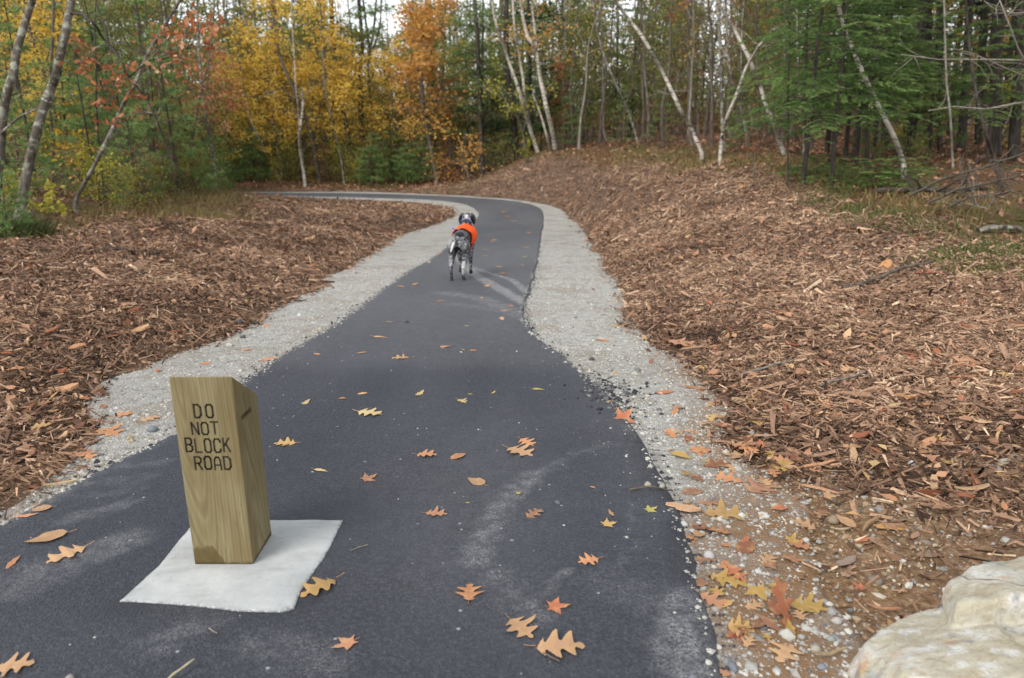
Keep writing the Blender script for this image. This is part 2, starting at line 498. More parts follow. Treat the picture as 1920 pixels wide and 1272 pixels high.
# ---- ground sheet
def build_ground():
    xs = np.concatenate([np.arange(-90, -44, 6), np.arange(-44, -9, 0.9), np.arange(-9, 8, 0.13), np.arange(8, 44, 0.9), np.arange(44, 91, 6)])
    ys = np.concatenate([np.arange(-30, -6, 4), np.arange(-6, 0.5, 0.4), np.arange(0.5, 13, 0.13), np.arange(13, 34, 0.25), np.arange(34, 90, 1.4), np.arange(90, 180, 8)])
    X, Y = np.meshgrid(xs, ys, indexing='ij')
    x, y = X.ravel(), Y.ravel()
    z = hgt(x, y)
    mw = mulch_w(x, y)
    near = (np.abs(x) < 10) & (y > 0) & (y < 33) & (svd(x, y) < -0.05)
    z = z + np.where(near, (fbm(x, y, 4.0, 2) * 0.022 * mw), 0)
    ny = len(ys)
    i = np.arange(len(xs) - 1)[:, None] * ny; j = np.arange(ny - 1)[None]
    q = np.stack([i + j, i + ny + j, i + ny + j + 1, i + j + 1], -1).reshape(-1, 4)
    G = Geo(); G.add(np.stack([x, y, z], 1), q)
    m = N('ground_soil_and_leaf_litter')
    co = m.coord('Object')
    mu = m.attr('mulch')
    n1 = m.noise(co, 3.0, 5, 0.65); n2 = m.noise(co, 38.0, 4, 0.7); n3 = m.noise(co, 0.5, 3, 0.6)
    mulch = m.ramp(n2, [(0.25, S(46, 37, 31)), (0.5, S(98, 80, 67)), (0.72, S(144, 120, 102))])
    litter = m.ramp(n2, [(0.25, S(44, 35, 26)), (0.48, S(92, 68, 50)), (0.7, S(134, 100, 74))])
    green = m.ramp(n2, [(0.3, S(52, 54, 28)), (0.7, S(106, 98, 58))])
    litter = m.mix(m.ramp(n3, [(0.45, (0, 0, 0)), (0.62, (1, 1, 1))]), litter, green)
    soil = m.ramp(n2, [(0.25, S(90, 68, 46)), (0.5, S(132, 104, 76)), (0.75, S(164, 140, 112))])
    c = m.mix(mu, litter, mulch)
    c = m.mix(m.math('MULTIPLY', m.attr('soil'), m.ramp(n1, [(0.3, (0.35,) * 3), (0.55, (1, 1, 1))]), True), c, soil)
    m.bsdf(c, 0.95, 0.1, m.bump(n2, 0.8, 0.03))
    me = G.mesh('ground', m.m, True)
    a = me.attributes.new('mulch', 'FLOAT', 'POINT'); a.data.foreach_set('value', mw.astype(np.float32))
    # bare sandy soil at the near right corner and in a thin band along the verges
    so = 0.95 * sstep(1.35, 0.35, np.hypot((x - 1.25) / 1.0, (y - 2.1) / 1.15)) + 0.5 * sstep(-0.35, 0.0, svd(x, y)) * sstep(12, 5, y)
    so = so + 0.7 * sstep(0.8, 0.2, np.hypot((x - 2.4) / 1.3, (y - 3.0) / 0.7)) + 0.8 * sstep(0.5, 0.1, np.hypot((x + 2.15) / 0.5, (y - 3.0) / 1.0))
    a = me.attributes.new('soil', 'FLOAT', 'POINT'); a.data.foreach_set('value', np.clip(so, 0, 1).astype(np.float32))
    return tag(link('ground', me), kind='structure')
build_ground()

def ribbon(A, B, cols, z0, skirtA, skirtB, name, material, sel=None):
    w = np.linspace(0, 1, cols + 1)
    P = A[:, None] * (1 - w)[None, :, None] + B[:, None] * w[None, :, None]
    n = len(A)
    z = np.broadcast_to((g(P[..., 1]) + z0), P.shape[:2]).copy()
    V = np.concatenate([P, z[..., None]], -1)
    c1 = cols + 1
    def quads(c1):
        i = np.arange(n - 1)[:, None] * c1; j = np.arange(c1 - 1)[None]
        return np.stack([i + j, i + j + 1, i + c1 + j + 1, i + c1 + j], -1).reshape(-1, 4)
    G = Geo()
    cols_list = []
    if skirtA: 
        a = V[:, :1].copy(); a[..., 2] -= skirtA; d = (A - B); d /= np.linalg.norm(d, axis=1)[:, None] + 1e-9; a[:, 0, :2] += d * skirtA * 0.9; cols_list.append(a)
    cols_list.append(V)
    if skirtB:
        b = V[:, -1:].copy(); b[..., 2] -= skirtB; d = (B - A); d /= np.linalg.norm(d, axis=1)[:, None] + 1e-9; b[:, 0, :2] += d * skirtB * 0.9; cols_list.append(b)
    V = np.concatenate(cols_list, 1)
    G.add(V.reshape(-1, 3), quads(V.shape[1]))
    me = G.mesh(name, material, True)
    return tag(link(name, me), kind='structure'), V.reshape(-1, 3)

# asphalt with dusty tyre marks and scrapes
m = N('asphalt')
co = m.coord('Object')
fine = m.noise(co, 240.0, 3, 0.7); mid_n = m.noise(co, 16.0, 4, 0.6); big = m.noise(co, 1.1, 4, 0.6)
vor = m('TexVoronoi', {'Vector': co, 'Scale': 130.0}).outputs['Distance']
coarse = m.noise(co, 75.0, 3, 0.75)
base = m.ramp(fine, [(0.3, S(16, 18, 24)), (0.55, S(28, 31, 40)), (0.78, S(72, 75, 85))])
base = m.mix(m.ramp(coarse, [(0.46, (0, 0, 0)), (0.66, (0.7,) * 3)]), base, S(72, 74, 81))
base = m.mix(m.ramp(coarse, [(0.3, (0.6,) * 3), (0.46, (0, 0, 0))]), base, S(24, 25, 29))
base = m.mix(m.ramp(big, [(0.35, (0, 0, 0)), (0.7, (0.5, 0.5, 0.5))]), base, S(48, 52, 63))
specks = m('TexVoronoi', {'Vector': co, 'Scale': 26.0, 'Randomness': 1.0})
spk = m.math('MULTIPLY', m.ramp(specks.outputs['Distance'], [(0.0, (1, 1, 1)), (0.13, (1, 1, 1)), (0.17, (0, 0, 0))]), m.ramp(m('SeparateColor', {'Color': specks.outputs['Color']}).outputs[0], [(0.95, (0, 0, 0)), (0.97, (1, 1, 1))]))
base = m.mix(spk, base, S(140, 141, 144))
pat = m.math('MULTIPLY', m.ramp(m.noise(co, 120.0, 4, 0.8), [(0.42, (0, 0, 0)), (0.6, (1, 1, 1))]), m.ramp(m.noise(co, 18.0, 3, 0.65), [(0.36, (0.1,) * 3), (0.62, (1, 1, 1))]))
dn = m.math('MULTIPLY', m.math('MULTIPLY', m.attr('dust'), 1.0), m.math('ADD', m.math('MULTIPLY', pat, 0.85), 0.12), True)
dn = m.math('MAXIMUM', dn, m.math('MULTIPLY', m.attr('film'), m.ramp(mid_n, [(0.25, (0.5,) * 3), (0.7, (1, 1, 1))])))
base = m.mix(dn, base, S(140, 139, 138))
base = m.mix(m.attr('damp'), base, S(30, 31, 36))
m.bsdf(base, 0.62, 0.45, m.bump(m.math('ADD', fine, m.math('MULTIPLY', vor, 0.8)), 0.55, 0.006))
asp, AV = ribbon(LE, RE, 56, H_ASP, 0.045, 0.045, 'path', m.m)
# dust strokes: (pixel polyline, half width m, strength)
STROKES = [([(1000, 905), (940, 960), (905, 1030), (890, 1075)], 0.05, 0.9), ([(1000, 905), (1080, 860), (1160, 845)], 0.03, 0.5),
           ([(920, 1090), (960, 1140), (1010, 1170)], 0.06, 0.6), ([(1060, 1085), (1000, 1150)], 0.012, 0.8), ([(1180, 960), (1190, 1040), (1150, 1090)], 0.03, 0.4),
           ([(1285, 1150), (1270, 1200), (1290, 1272)], 0.07, 1.0), ([(1150, 1110), (1250, 1160)], 0.1, 0.35), ([(130, 990), (240, 960)], 0.035, 0.65),
           ([(100, 1080), (190, 1050), (240, 1030)], 0.06, 0.85), ([(40, 1110), (100, 1080)], 0.09, 0.5), ([(290, 1230), (390, 1180), (450, 1150)], 0.05, 0.55),
           ([(330, 1150), (380, 1165)], 0.05, 0.6), ([(480, 1230), (620, 1262)], 0.06, 0.45), ([(540, 1250), (560, 1245)], 0.08, 0.4),
           ([(850, 480), (890, 520), (985, 575)], 0.07, 2.4), ([(880, 505), (960, 530), (990, 555)], 0.045, 2.2), ([(830, 555), (900, 565), (985, 600)], 0.12, 1.1), ([(840, 575), (940, 590)], 0.1, 0.8),
           ([(190, 915), (280, 910)], 0.03, 0.5), ([(210, 890), (310, 880)], 0.03, 0.5), ([(170, 940), (260, 935)], 0.03, 0.4), ([(620, 850), (760, 840)], 0.02, 0.25), ([(1030, 650), (1080, 700)], 0.05, 0.3)]
def paint(V, strokes, soft=1.0):
    out = np.zeros(len(V))
    for pl, hw, st in strokes:
        P = np.array([hit(u, v, gf)[:2] for u, v in pl])
        d = np.full(len(V), 9.0)
        for a, b in zip(P[:-1], P[1:]):
            ab = b - a; t = np.clip(((V[:, :2] - a) @ ab) / (ab @ ab + 1e-9), 0, 1)
            d = np.minimum(d, np.linalg.norm(V[:, :2] - a - t[:, None] * ab, axis=1))
        out = np.maximum(out, st * sstep(hw * 2.0, hw * 0.3, d))
    return out
dust = paint(AV, STROKES)
near_e = np.minimum(np.abs(sdist(AV[:, 0], AV[:, 1], POLY_A)), 1)
dust = np.maximum(dust, 0.75 * sstep(0.09, 0.0, near_e) * sstep(10, 4, AV[:, 1]) * (fbm(AV[:, 0], AV[:, 1], 2.5, 2) * 0.6 + 0.4).clip(0, 1))
film = 0.16 * (0.5 + 0.5 * fbm(AV[:, 0] * 1.4, AV[:, 1] * 0.5, 1.0, 3)).clip(0, 1)
film = film + 0.12 * sstep(4.45, 5.0, AV[:, 1] + 0.02 * VN(AV[:, 0], AV[:, 1], 6)) + 0.14 * sstep(6, 10, AV[:, 1])      # beyond the paving joint the mat is smoother and dustier
me = asp.data
me.attributes.new('dust', 'FLOAT', 'POINT').data.foreach_set('value', dust.astype(np.float32))
me.attributes.new('film', 'FLOAT', 'POINT').data.foreach_set('value', film.astype(np.float32))
damp = paint(AV, [([(230, 1150), (400, 1160), (560, 1145)], 0.05, 0.55), ([(1270, 1000), (1290, 1100)], 0.04, 0.6), ([(1190, 830), (1260, 960)], 0.03, 0.6)])
me.attributes.new('damp', 'FLOAT', 'POINT').data.foreach_set('value', damp.astype(np.float32))

m = N('pale_gravel')
co = m.coord('Object')
n1 = m.noise(co, 90.0, 4, 0.75); n2 = m.noise(co, 2.2, 4, 0.6); n3 = m.noise(co, 14.0, 4, 0.7)
c = m.ramp(n1, [(0.22, S(102, 100, 94)), (0.45, S(166, 164, 156)), (0.75, S(206, 204, 196))])
c = m.mix(m.ramp(n3, [(0.48, (0, 0, 0)), (0.7, (0.75,) * 3)]), c, S(122, 117, 106))
c = m.mix(m.ramp(n2, [(0.46, (0, 0, 0)), (0.68, (0.6,) * 3)]), c, S(138, 126, 110))
c = m.mix(m.math('MULTIPLY', m.attr('soil'), m.ramp(n2, [(0.3, (0.4,) * 3), (0.6, (1, 1, 1))]), True), c, S(140, 108, 76))
m.bsdf(c, 0.95, 0.15, m.bump(m.math('ADD', n1, m.math('MULTIPLY', n3, 1.5)), 0.9, 0.018))
M['gravel'] = m.m
for nm, A, B in (('gravel_verge', LO, LE), ('gravel_verge', RE, RO)):
    o, V = ribbon(A, B, 12, H_VER, 0.05 if A is LO else 0.03, 0.03 if A is LO else 0.05, nm, m.m)
    so = np.maximum(sstep(1.15, 0.55, np.hypot((V[:, 0] - 0.95) / 0.45, (V[:, 1] - 2.0) / 1.0)), 0.9 * sstep(0.30, 0.0, np.abs(sdist(V[:, 0], V[:, 1], POLY_V))) * sstep(6, 4, V[:, 1])) if A is not LO else 0.4 * sstep(3.4, 2.6, V[:, 1])
    o.data.attributes.new('soil', 'FLOAT', 'POINT').data.foreach_set('value', np.asarray(so).astype(np.float32))
# ================================================================== concrete pad and timber post
zc_p = lambda u, v: hit(u, v, lambda x, y: g(y) + H_ASP)
b0, b1, b2 = zc_p(366, 1062), zc_p(475, 1063), zc_p(511, 1001)
PX0, PX1 = b0[0], b1[0]
PY0 = (b0[1] + b1[1]) / 2
PW = PX1 - PX0
PY1 = PY0 + PW * 1.02
PZ = float(g(PY0)) + H_ASP
def elev(v): return PITCH + math.atan((v - 636) / FPX)
HF = CAM_H - PY0 * math.tan(elev(706)) - PZ
HB = CAM_H - PY1 * math.tan(elev(739)) - PZ

# pad: four traced corners, ragged edge, a slightly rounded slab 12 mm proud of the asphalt
cor = [(225, 1129), (300, 1062), (356, 990), (366, 976), (643, 977), (612, 1040), (566, 1105), (552, 1143), (530, 1149), (440, 1146), (330, 1134), (262, 1130)]
cw = np.array([zc_p(u, v)[:2] for u, v in cor])
out = []
for a, b in zip(cw, np.roll(cw, -1, 0)):
    n = max(2, int(np.linalg.norm(b - a) / 0.012))
    for k in range(n): out.append(a + (b - a) * k / n)
out = np.array(out)
cen = out.mean(0)
dirs = out - cen; dirs /= np.linalg.norm(dirs, axis=1)[:, None]
out = out + dirs * fbm(out[:, 0], out[:, 1], 14, 3)[:, None] * 0.0028
jag = dirs * (-0.007 * sstep(0.55, 0.8, fbm(out[:, 0], out[:, 1], 22, 2)))[:, None]
m = N('pale_concrete')
co = m.coord('Object')
n1 = m.noise(co, 60, 4, 0.7); n2 = m.noise(co, 7, 4, 0.6)
c = m.ramp(n2, [(0.3, S(156, 158, 156)), (0.7, S(182, 183, 180))])
c = m.mix(m.ramp(n1, [(0.58, (0, 0, 0)), (0.7, (0.5,) * 3)]), c, S(130, 130, 128))
c = m.mix(m.ramp(m.noise(m('Mapping', {'Vector': co, 'Scale': (2.2, 6, 1), 'Location': (2, 5, 0)}).outputs[0], 1.6, 5, 0.65), [(0.5, (0, 0, 0)), (0.68, (0.4,) * 3)]), c, S(128, 126, 120))
edge = m.math('MULTIPLY', m.attr('edge'), m.ramp(m.noise(co, 75, 3, 0.7), [(0.44, (0, 0, 0)), (0.5, (1, 1, 1))]), True)
c = m.mix(edge, c, S(58, 58, 62))
m.bsdf(c, 0.85, 0.2, m.bump(n1, 0.25, 0.002))
G = Geo()
n = len(out); rings = []
for w, dz in ((1.004, -0.02), (1.0, 0.003), (0.985, 0.0055), (0.95, 0.007), (0.9, 0.008), (0.6, 0.0085), (0.25, 0.0085)):
    p = cen + (out - cen) * w + (jag if w >= 1 else 0)
    rings.append(np.column_stack([p, g(p[:, 1]) + H_ASP + dz]))
V = np.vstack(rings + [np.array([[cen[0], cen[1], g(cen[1]) + H_ASP + 0.0085]])])
for k in range(len(rings) - 1):
    G.add(V[k * n:(k + 2) * n], [[j, (j + 1) % n, n + (j + 1) % n, n + j] for j in range(n)])
k = len(rings) - 1
G.add(V[k * n:], [[j, (j + 1) % n, n] for j in range(n)])
me = G.mesh('concrete_pad', m.m, False)
ev = np.zeros(len(me.vertices)); 
cc = np.array([tuple(v.co) for v in me.vertices]); dd = sdist(cc[:, 0], cc[:, 1], out[::3])
fr = sstep(0.0, 1.0, np.ones(len(dd)))
ev = sstep(0.007, 0.0, dd) * 0.55
me.attributes.new('edge', 'FLOAT', 'POINT').data.foreach_set('value', ev.astype(np.float32))
tag(link('concrete_pad', me), 'pale square concrete pad set in the asphalt round the wooden post', 'concrete pad')
PZ += 0.008

# post
post = thing('wooden_post', 'short square timber post with stencilled warning on a white concrete pad', 'post', ((PX0 + PX1) / 2, (PY0 + PY1) / 2, PZ))
hw, hd = PW / 2, (PY1 - PY0) / 2
HF -= 0.008; HB -= 0.008
bm = bmesh.new()
cs = [(-hw, -hd, HF), (hw, -hd, HF), (hw, hd, HB), (-hw, hd, HB)]
vb = [bm.verts.new((x, y, -0.02)) for x, y, z in cs]; vt = [bm.verts.new(c_) for c_ in cs]
for k in range(4): bm.faces.new((vb[k], vb[(k + 1) % 4], vt[(k + 1) % 4], vt[k]))
bm.faces.new(vt); bm.faces.new(vb[::-1])
bmesh.ops.bevel(bm, geom=[e for e in bm.edges], offset=0.004, segments=2, affect='EDGES', profile=0.5)
bmesh.ops.recalc_face_normals(bm, faces=bm.faces)
me = bpy.data.meshes.new('timber'); bm.to_mesh(me); bm.free()
# routed notch through the flank: a boolean cut, applied
cut = bmesh.new(); bmesh.ops.create_cube(cut, size=1.0)
cme = bpy.data.meshes.new('cut'); cut.to_mesh(cme); cut.free()
tmp = bpy.data.objects.new('tmp', me); cu = bpy.data.objects.new('cut', cme)
COL.objects.link(tmp); COL.objects.link(cu)
def on_flank(u, v):
    d = ray(u, v); t = PX1 / d[0]
    return np.array([PX1, d[1] * t, CAM_H + d[2] * t])
na, nb = on_flank(200 + 643 / 2.544, 680 + 268 / 2.544), on_flank(200 + 689 / 2.544, 680 + 222 / 2.544)
nm = (na + nb) / 2; dv = nb - na; ln = float(np.linalg.norm(dv))
cu.scale = (0.05, ln, 0.017)
cu.rotation_euler = (math.atan2(dv[2], dv[1]), 0, 0)
cu.location = Vector(nm) - Vector(post.location)
bo = tmp.modifiers.new('b', 'BOOLEAN'); bo.object = cu; bo.operation = 'DIFFERENCE'; bo.solver = 'EXACT'
bpy.context.view_layer.update()
me2 = bpy.data.meshes.new_from_object(tmp.evaluated_get(bpy.context.evaluated_depsgraph_get()))
bpy.data.objects.remove(tmp); bpy.data.objects.remove(cu)
me2.name = 'timber'
m = N('treated_timber')
co = m.coord('Object')
wob = m('TexNoise', {'Vector': m('Mapping', {'Vector': co, 'Scale': (6, 6, 1.4)}).outputs[0], 'Scale': 1.0, 'Detail': 2.0}).outputs[0]
cshift = m('VectorMath', {0: co, 1: (0.035, 0.035, 0.0)}, operation='ADD').outputs[0]
sep = m('SeparateXYZ', {'Vector': cshift})
xx = m.math('ADD', sep.outputs[0], m.math('MULTIPLY', sep.outputs[2], 0.055)); yy = m.math('ADD', sep.outputs[1], m.math('MULTIPLY', sep.outputs[2], 0.10))
rad = m.math('SQRT', m.math('ADD', m.math('MULTIPLY', xx, xx), m.math('MULTIPLY', yy, yy)))
rings_ = m.math('SINE', m.math('MULTIPLY', m.math('ADD', rad, m.math('MULTIPLY', wob, 0.035)), 330.0))
fibre = m.noise(m('Mapping', {'Vector': co, 'Scale': (150, 150, 5)}).outputs[0], 1.0, 3, 0.6)
blotch = m.noise(m('Mapping', {'Vector': co, 'Scale': (14, 14, 3)}).outputs[0], 1.0, 3, 0.6)
c = m.ramp(m.math('ADD', m.math('MULTIPLY', rings_, 0.5), 0.5), [(0.0, S(122, 109, 74)), (0.6, S(136, 125, 92)), (1.0, S(104, 89, 58))])
c = m.mix(0.45, c, m.ramp(blotch, [(0.3, S(106, 96, 66)), (0.7, S(146, 136, 104))]))
c = m.mix(m.ramp(fibre, [(0.3, (0.35,) * 3), (0.6, (0, 0, 0))]), c, S(96, 80, 46))
knots = m('TexVoronoi', {'Vector': m('Mapping', {'Vector': co, 'Scale': (26, 26, 13)}).outputs[0], 'Scale': 1.0})
kn = m.math('MULTIPLY', m.ramp(knots.outputs['Distance'], [(0.0, (1, 1, 1)), (0.10, (0, 0, 0))]), m.ramp(m('SeparateColor', {'Color': knots.outputs['Color']}).outputs[1], [(0.8, (0, 0, 0)), (0.82, (0.6,) * 3)]))
c = m.mix(kn, c, S(70, 52, 32))
check = m.math('ABSOLUTE', m.math('SUBTRACT', m.noise(m('Mapping', {'Vector': co, 'Scale': (34, 34, 1.6)}).outputs[0], 1.0, 2, 0.5), 0.5))
ckm = m.math('MULTIPLY', m.ramp(check, [(0.0, (0.75,) * 3), (0.010, (0, 0, 0))]), m.ramp(m.noise(m('Mapping', {'Vector': co, 'Scale': (9, 9, 4)}).outputs[0], 1.0, 2), [(0.52, (0, 0, 0)), (0.6, (1, 1, 1))]))
c = m.mix(ckm, c, S(58, 46, 26))
c = m.mix(m.ramp(m.noise(m('Mapping', {'Vector': co, 'Scale': (8, 8, 2.2), 'Location': (4, 1, 2)}).outputs[0], 1.0, 3, 0.6), [(0.5, (0, 0, 0)), (0.66, (0.45,) * 3)]), c, S(98, 78, 46))
# damp foot: a stain that climbs at one corner
sp2 = m('SeparateXYZ', {'Vector': co})
foot = m.math('ADD', sp2.outputs[2], m.math('ADD', m.math('MULTIPLY', m.noise(co, 22, 3, 0.6), 0.05), m.math('MULTIPLY', m.math('MAXIMUM', m.math('ADD', sp2.outputs[0], 0.03), 0.0), 1.6)))
st = m.ramp(foot, [(0.088, (0.75,) * 3), (0.096, (0, 0, 0))])
c = m.mix(st, c, S(78, 64, 30))
fl = m.ramp(m.math('ADD', sp2.outputs[2], m.math('MULTIPLY', m.noise(co, 40, 2), 0.02)), [(0.012, (0.8,) * 3), (0.022, (0, 0, 0))])
c = m.mix(fl, c, S(54, 44, 26))
m.bsdf(c, 0.72, 0.25, m.bump(m.math('ADD', fibre, m.math('MULTIPLY', rings_, 0.3)), 0.25, 0.003))
me2.materials.clear(); me2.materials.append(m.m)
link('timber', me2, post)

# stencilled words: strokes on a 4 x 6 grid with the stencil's bridges left open
GL = {'D': [[(0, 0), (0, 6), (2.6, 6), (4, 4.8), (4, 3.3)], [(4, 2.7), (4, 1.2), (2.6, 0), (0.7, 0)]],
      'O': [[(1.7, 6), (0.9, 6), (0, 5), (0, 1), (0.9, 0), (1.7, 0)], [(2.3, 0), (3.1, 0), (4, 1), (4, 5), (3.1, 6), (2.3, 6)]],
      'N': [[(0, 0), (0, 6)], [(0.35, 5.6), (3.65, 0.4)], [(4, 0), (4, 6)]],
      'T': [[(0, 6), (4, 6)], [(2, 5.2), (2, 0)]],
      'B': [[(0, 0), (0, 6)], [(0.7, 6), (2.9, 6), (3.8, 5.3), (3.8, 3.9), (2.9, 3.1), (0.7, 3.1)], [(2.9, 2.9), (4, 2.2), (4, 0.8), (2.9, 0), (0.7, 0)]],
      'L': [[(0, 6), (0, 0.7)], [(0, 0), (3.6, 0)]],
      'C': [[(4, 4.6), (4, 5.1), (3.1, 6), (0.9, 6), (0, 5), (0, 3.3)], [(0, 2.7), (0, 1), (0.9, 0), (3.1, 0), (4, 0.9), (4, 1.4)]],
      'K': [[(0, 0), (0, 6)], [(0.6, 2.7), (3.7, 6)], [(1.6, 3.5), (4, 0)]],
      'R': [[(0, 0), (0, 6)], [(0.7, 6), (2.9, 6), (3.9, 5.2), (3.9, 3.8), (2.9, 3.0), (0.7, 3.0)], [(2.2, 2.7), (4, 0)]],
      'A': [[(0, 0), (0.2, 4.6), (1.2, 6), (1.8, 6)], [(2.2, 6), (2.8, 6), (3.8, 4.6), (4, 0)], [(0.8, 2.2), (3.2, 2.2)]]}
def on_front(fu, v):
    """face fraction across and image row -> x, z on the front face (local)"""
    z = CAM_H - PY0 * math.tan(elev(v)) - PZ
    return -hw + fu * PW, z
bm = bmesh.new()
def stroke(pl, w):
    for a, b in zip(pl[:-1], pl[1:]):
        a, b = Vector(a), Vector(b); d = (b - a)
        if d.length < 1e-6: continue
        d.normalize(); nn = Vector((-d.y, d.x)) * w / 2; e = d * w * 0.42
        pts = [a - e + nn, a - e - nn, b + e - nn, b + e + nn]
        f0 = [bm.verts.new((p.x, -hd - 0.0007, p.y)) for p in pts]; f1 = [bm.verts.new((p.x, -hd + 0.002, p.y)) for p in pts]
        bm.faces.new(f0)
        for k in range(4): bm.faces.new((f0[k], f1[k], f1[(k + 1) % 4], f0[(k + 1) % 4]))
        stroke.k += 1
stroke.k = 0
T2 = lambda v: 680 + v / 2.544
for word, fa, fb, va, vb_ in (('DO', .335, .630, 201, 262), ('NOT', .262, .678, 285, 341), ('BLOCK', .128, .838, 363, 426), ('ROAD', .238, .818, 451, 510)):
    xa, zt = on_front(fa, T2(va)); xb, zb = on_front(fb, T2(vb_))
    nl = len(word); cell = (xb - xa) / (nl * 4 + (nl - 1) * 2.1)
    if word == 'DO': cell = (xb - xa) / (4 * 2 + 3.4)
    gap = 3.4 if word == 'DO' else 2.1
    for i, ch in enumerate(word):
        x0 = xa + i * (4 + gap) * cell; h6 = (zt - zb) / 6
        dz = random.uniform(-0.0015, 0.0015)
        for pl in GL[ch]:
            stroke([(x0 + px * cell, zb + dz + pz * h6) for px, pz in pl], random.uniform(0.0048, 0.0060))
bmesh.ops.recalc_face_normals(bm, faces=bm.faces)
lm = bpy.data.meshes.new('lettering'); bm.to_mesh(lm); bm.free()
m = N('black_paint')
m.bsdf(m.ramp(m.noise(m.coord(), 160, 3), [(0.35, S(30, 27, 24)), (0.75, S(62, 54, 40))]), 0.8, 0.2)
lm.materials.append(m.m)
tag(link('lettering', lm, post), 'black stencilled words DO NOT BLOCK ROAD')

# ================================================================== boulder
def build_boulder():
    U = unproj
    base = U(1860, 1200, 1.95); base[2] = float(hgt(base[0], base[1]))
    bm = bmesh.new()
    def block(top, seed, grow=1.0):
        rng = np.random.default_rng(seed)
        P = [U(*q) for q in top]
        c0 = np.mean(P, axis=0)
        foot = []
        for p in P:                     # flanks run down into the soil, spreading a little
            d = p - c0; q = p + d * 0.10; q[2] = base[2] - 0.06; foot.append(q)
            r = p * 0.55 + q * 0.45 + d * rng.uniform(0.0, 0.12); foot.append(r)
        vs = [bm.verts.new(tuple(q)) for q in list(P) + foot]
        res = bmesh.ops.convex_hull(bm, input=vs)
        junk = [g_ for g_ in res['geom_interior'] + res['geom_unused'] if isinstance(g_, bmesh.types.BMVert)]
        bmesh.ops.delete(bm, geom=list(set(junk)), context='VERTS')
    block([(1612, 1262, 1.95), (1618, 1210, 2.02), (1648, 1180, 2.08), (1700, 1152, 2.14), (1765, 1130, 2.18), (1840, 1140, 2.16), (1760, 1200, 1.93), (1690, 1262, 1.82), (1850, 1290, 1.72), (1960, 1250, 1.76), (2010, 1170, 1.95)], 1)
    block([(1768, 1128, 2.12), (1777, 1089, 2.16), (1838, 1056, 2.22), (1920, 1041, 2.28), (2040, 1036, 2.30), (2150, 1080, 2.26), (1800, 1136, 1.98), (1905, 1120, 1.96), (2040, 1120, 1.98), (2160, 1180, 2.0)], 2)
    for v_ in bm.verts: v_.co -= Vector(base)
    me = bpy.data.meshes.new('boulder'); bm.to_mesh(me); bm.free()
    o = bpy.data.objects.new('tmp', me); COL.objects.link(o)
    rm = o.modifiers.new('r', 'REMESH'); rm.mode = 'VOXEL'; rm.voxel_size = 0.008; rm.use_smooth_shade = True
    sm = o.modifiers.new('s', 'SMOOTH'); sm.factor = 0.5; sm.iterations = 3
    bpy.context.view_layer.update()
    me = bpy.data.meshes.new_from_object(o.evaluated_get(bpy.context.evaluated_depsgraph_get()))
    bpy.data.objects.remove(o); me.name = 'boulder'
    n = len(me.vertices); v = np.empty(n * 3); me.vertices.foreach_get('co', v); v = v.reshape(-1, 3)
    nr = np.empty(n * 3); me.vertices.foreach_get('normal', nr); nr = nr.reshape(-1, 3)
    def n3(f, s): return VN(v[:, 0] + v[:, 2] * 0.7 + s, v[:, 1] - v[:, 2] * 0.6 + s, f)
    chip = np.round(n3(7, 2) * 3) / 3
    v = v + nr * (n3(5, 3) * 0.008 + chip * 0.006 + n3(16, 9) * 0.004 + n3(45, 4) * 0.002)[:, None]
    for x0, ph in ((0.03, 0.0), (0.14, 2.0)):
        ck = np.abs(v[:, 0] - (x0 + 0.02 * np.sin(v[:, 1] * 18 + ph) + 0.02 * VN(v[:, 1], v[:, 2], 14)))
        v = v - nr * (0.010 * sstep(0.010, 0.0, ck) * sstep(0.12, 0.0, v[:, 1]))[:, None]
    me.vertices.foreach_set('co', v.ravel().astype(np.float32)); me.update()
    me.polygons.foreach_set('use_smooth', np.ones(len(me.polygons), bool))
    me.materials.clear()
    m = N('pale_sandstone')
    co = m.coord()
    n1 = m.noise(co, 6.0, 5, 0.65, 0.1); n2 = m.noise(co, 8.0, 5, 0.65, 0.1); n3_ = m.noise(co, 55, 5, 0.75); n4 = m.noise(co, 11, 5, 0.6, 0.2)
    c = m.ramp(n1, [(0.34, S(164, 154, 130)), (0.5, S(182, 176, 158)), (0.66, S(198, 197, 190))])
    c = m.mix(m.ramp(n2, [(0.57, (0, 0, 0)), (0.66, (0.7,) * 3)]), c, S(172, 132, 92))
    c = m.mix(m.ramp(n4, [(0.54, (0, 0, 0)), (0.62, (0.75,) * 3)]), c, S(204, 204, 201))
    n5 = m.noise(m('Mapping', {'Vector': co, 'Location': (3, 7, 1)}).outputs[0], 9, 5, 0.65, 0.1)
    c = m.mix(m.ramp(n5, [(0.57, (0, 0, 0)), (0.64, (0.75,) * 3)]), c, S(132, 138, 138))
    c = m.mix(m.ramp(n3_, [(0.3, (0.5,) * 3), (0.5, (0, 0, 0))]), c, S(140, 118, 84))
    rid = m.math('ABSOLUTE', m.math('SUBTRACT', m.noise(m('Mapping', {'Vector': co, 'Location': (1.3, 2.2, 0.4), 'Scale': (1.6, 0.6, 1.0)}).outputs[0], 2.2, 3, 0.55, 0.3), 0.5))
    crack = m.math('MULTIPLY', m.ramp(rid, [(0.0, (0.8,) * 3), (0.004, (0.5,) * 3), (0.009, (0, 0, 0))]), m.ramp(m.noise(co, 3.2, 2, 0.5), [(0.5, (0, 0, 0)), (0.56, (1, 1, 1))]))
    c = m.mix(crack, c, S(86, 74, 58))
    m.bsdf(c, 0.85, 0.2, m.bump(m.math('SUBTRACT', m.math('ADD', n3_, n1), crack), 0.6, 0.02))
    me.materials.append(m.m)
    o = link('boulder', me, None, base)
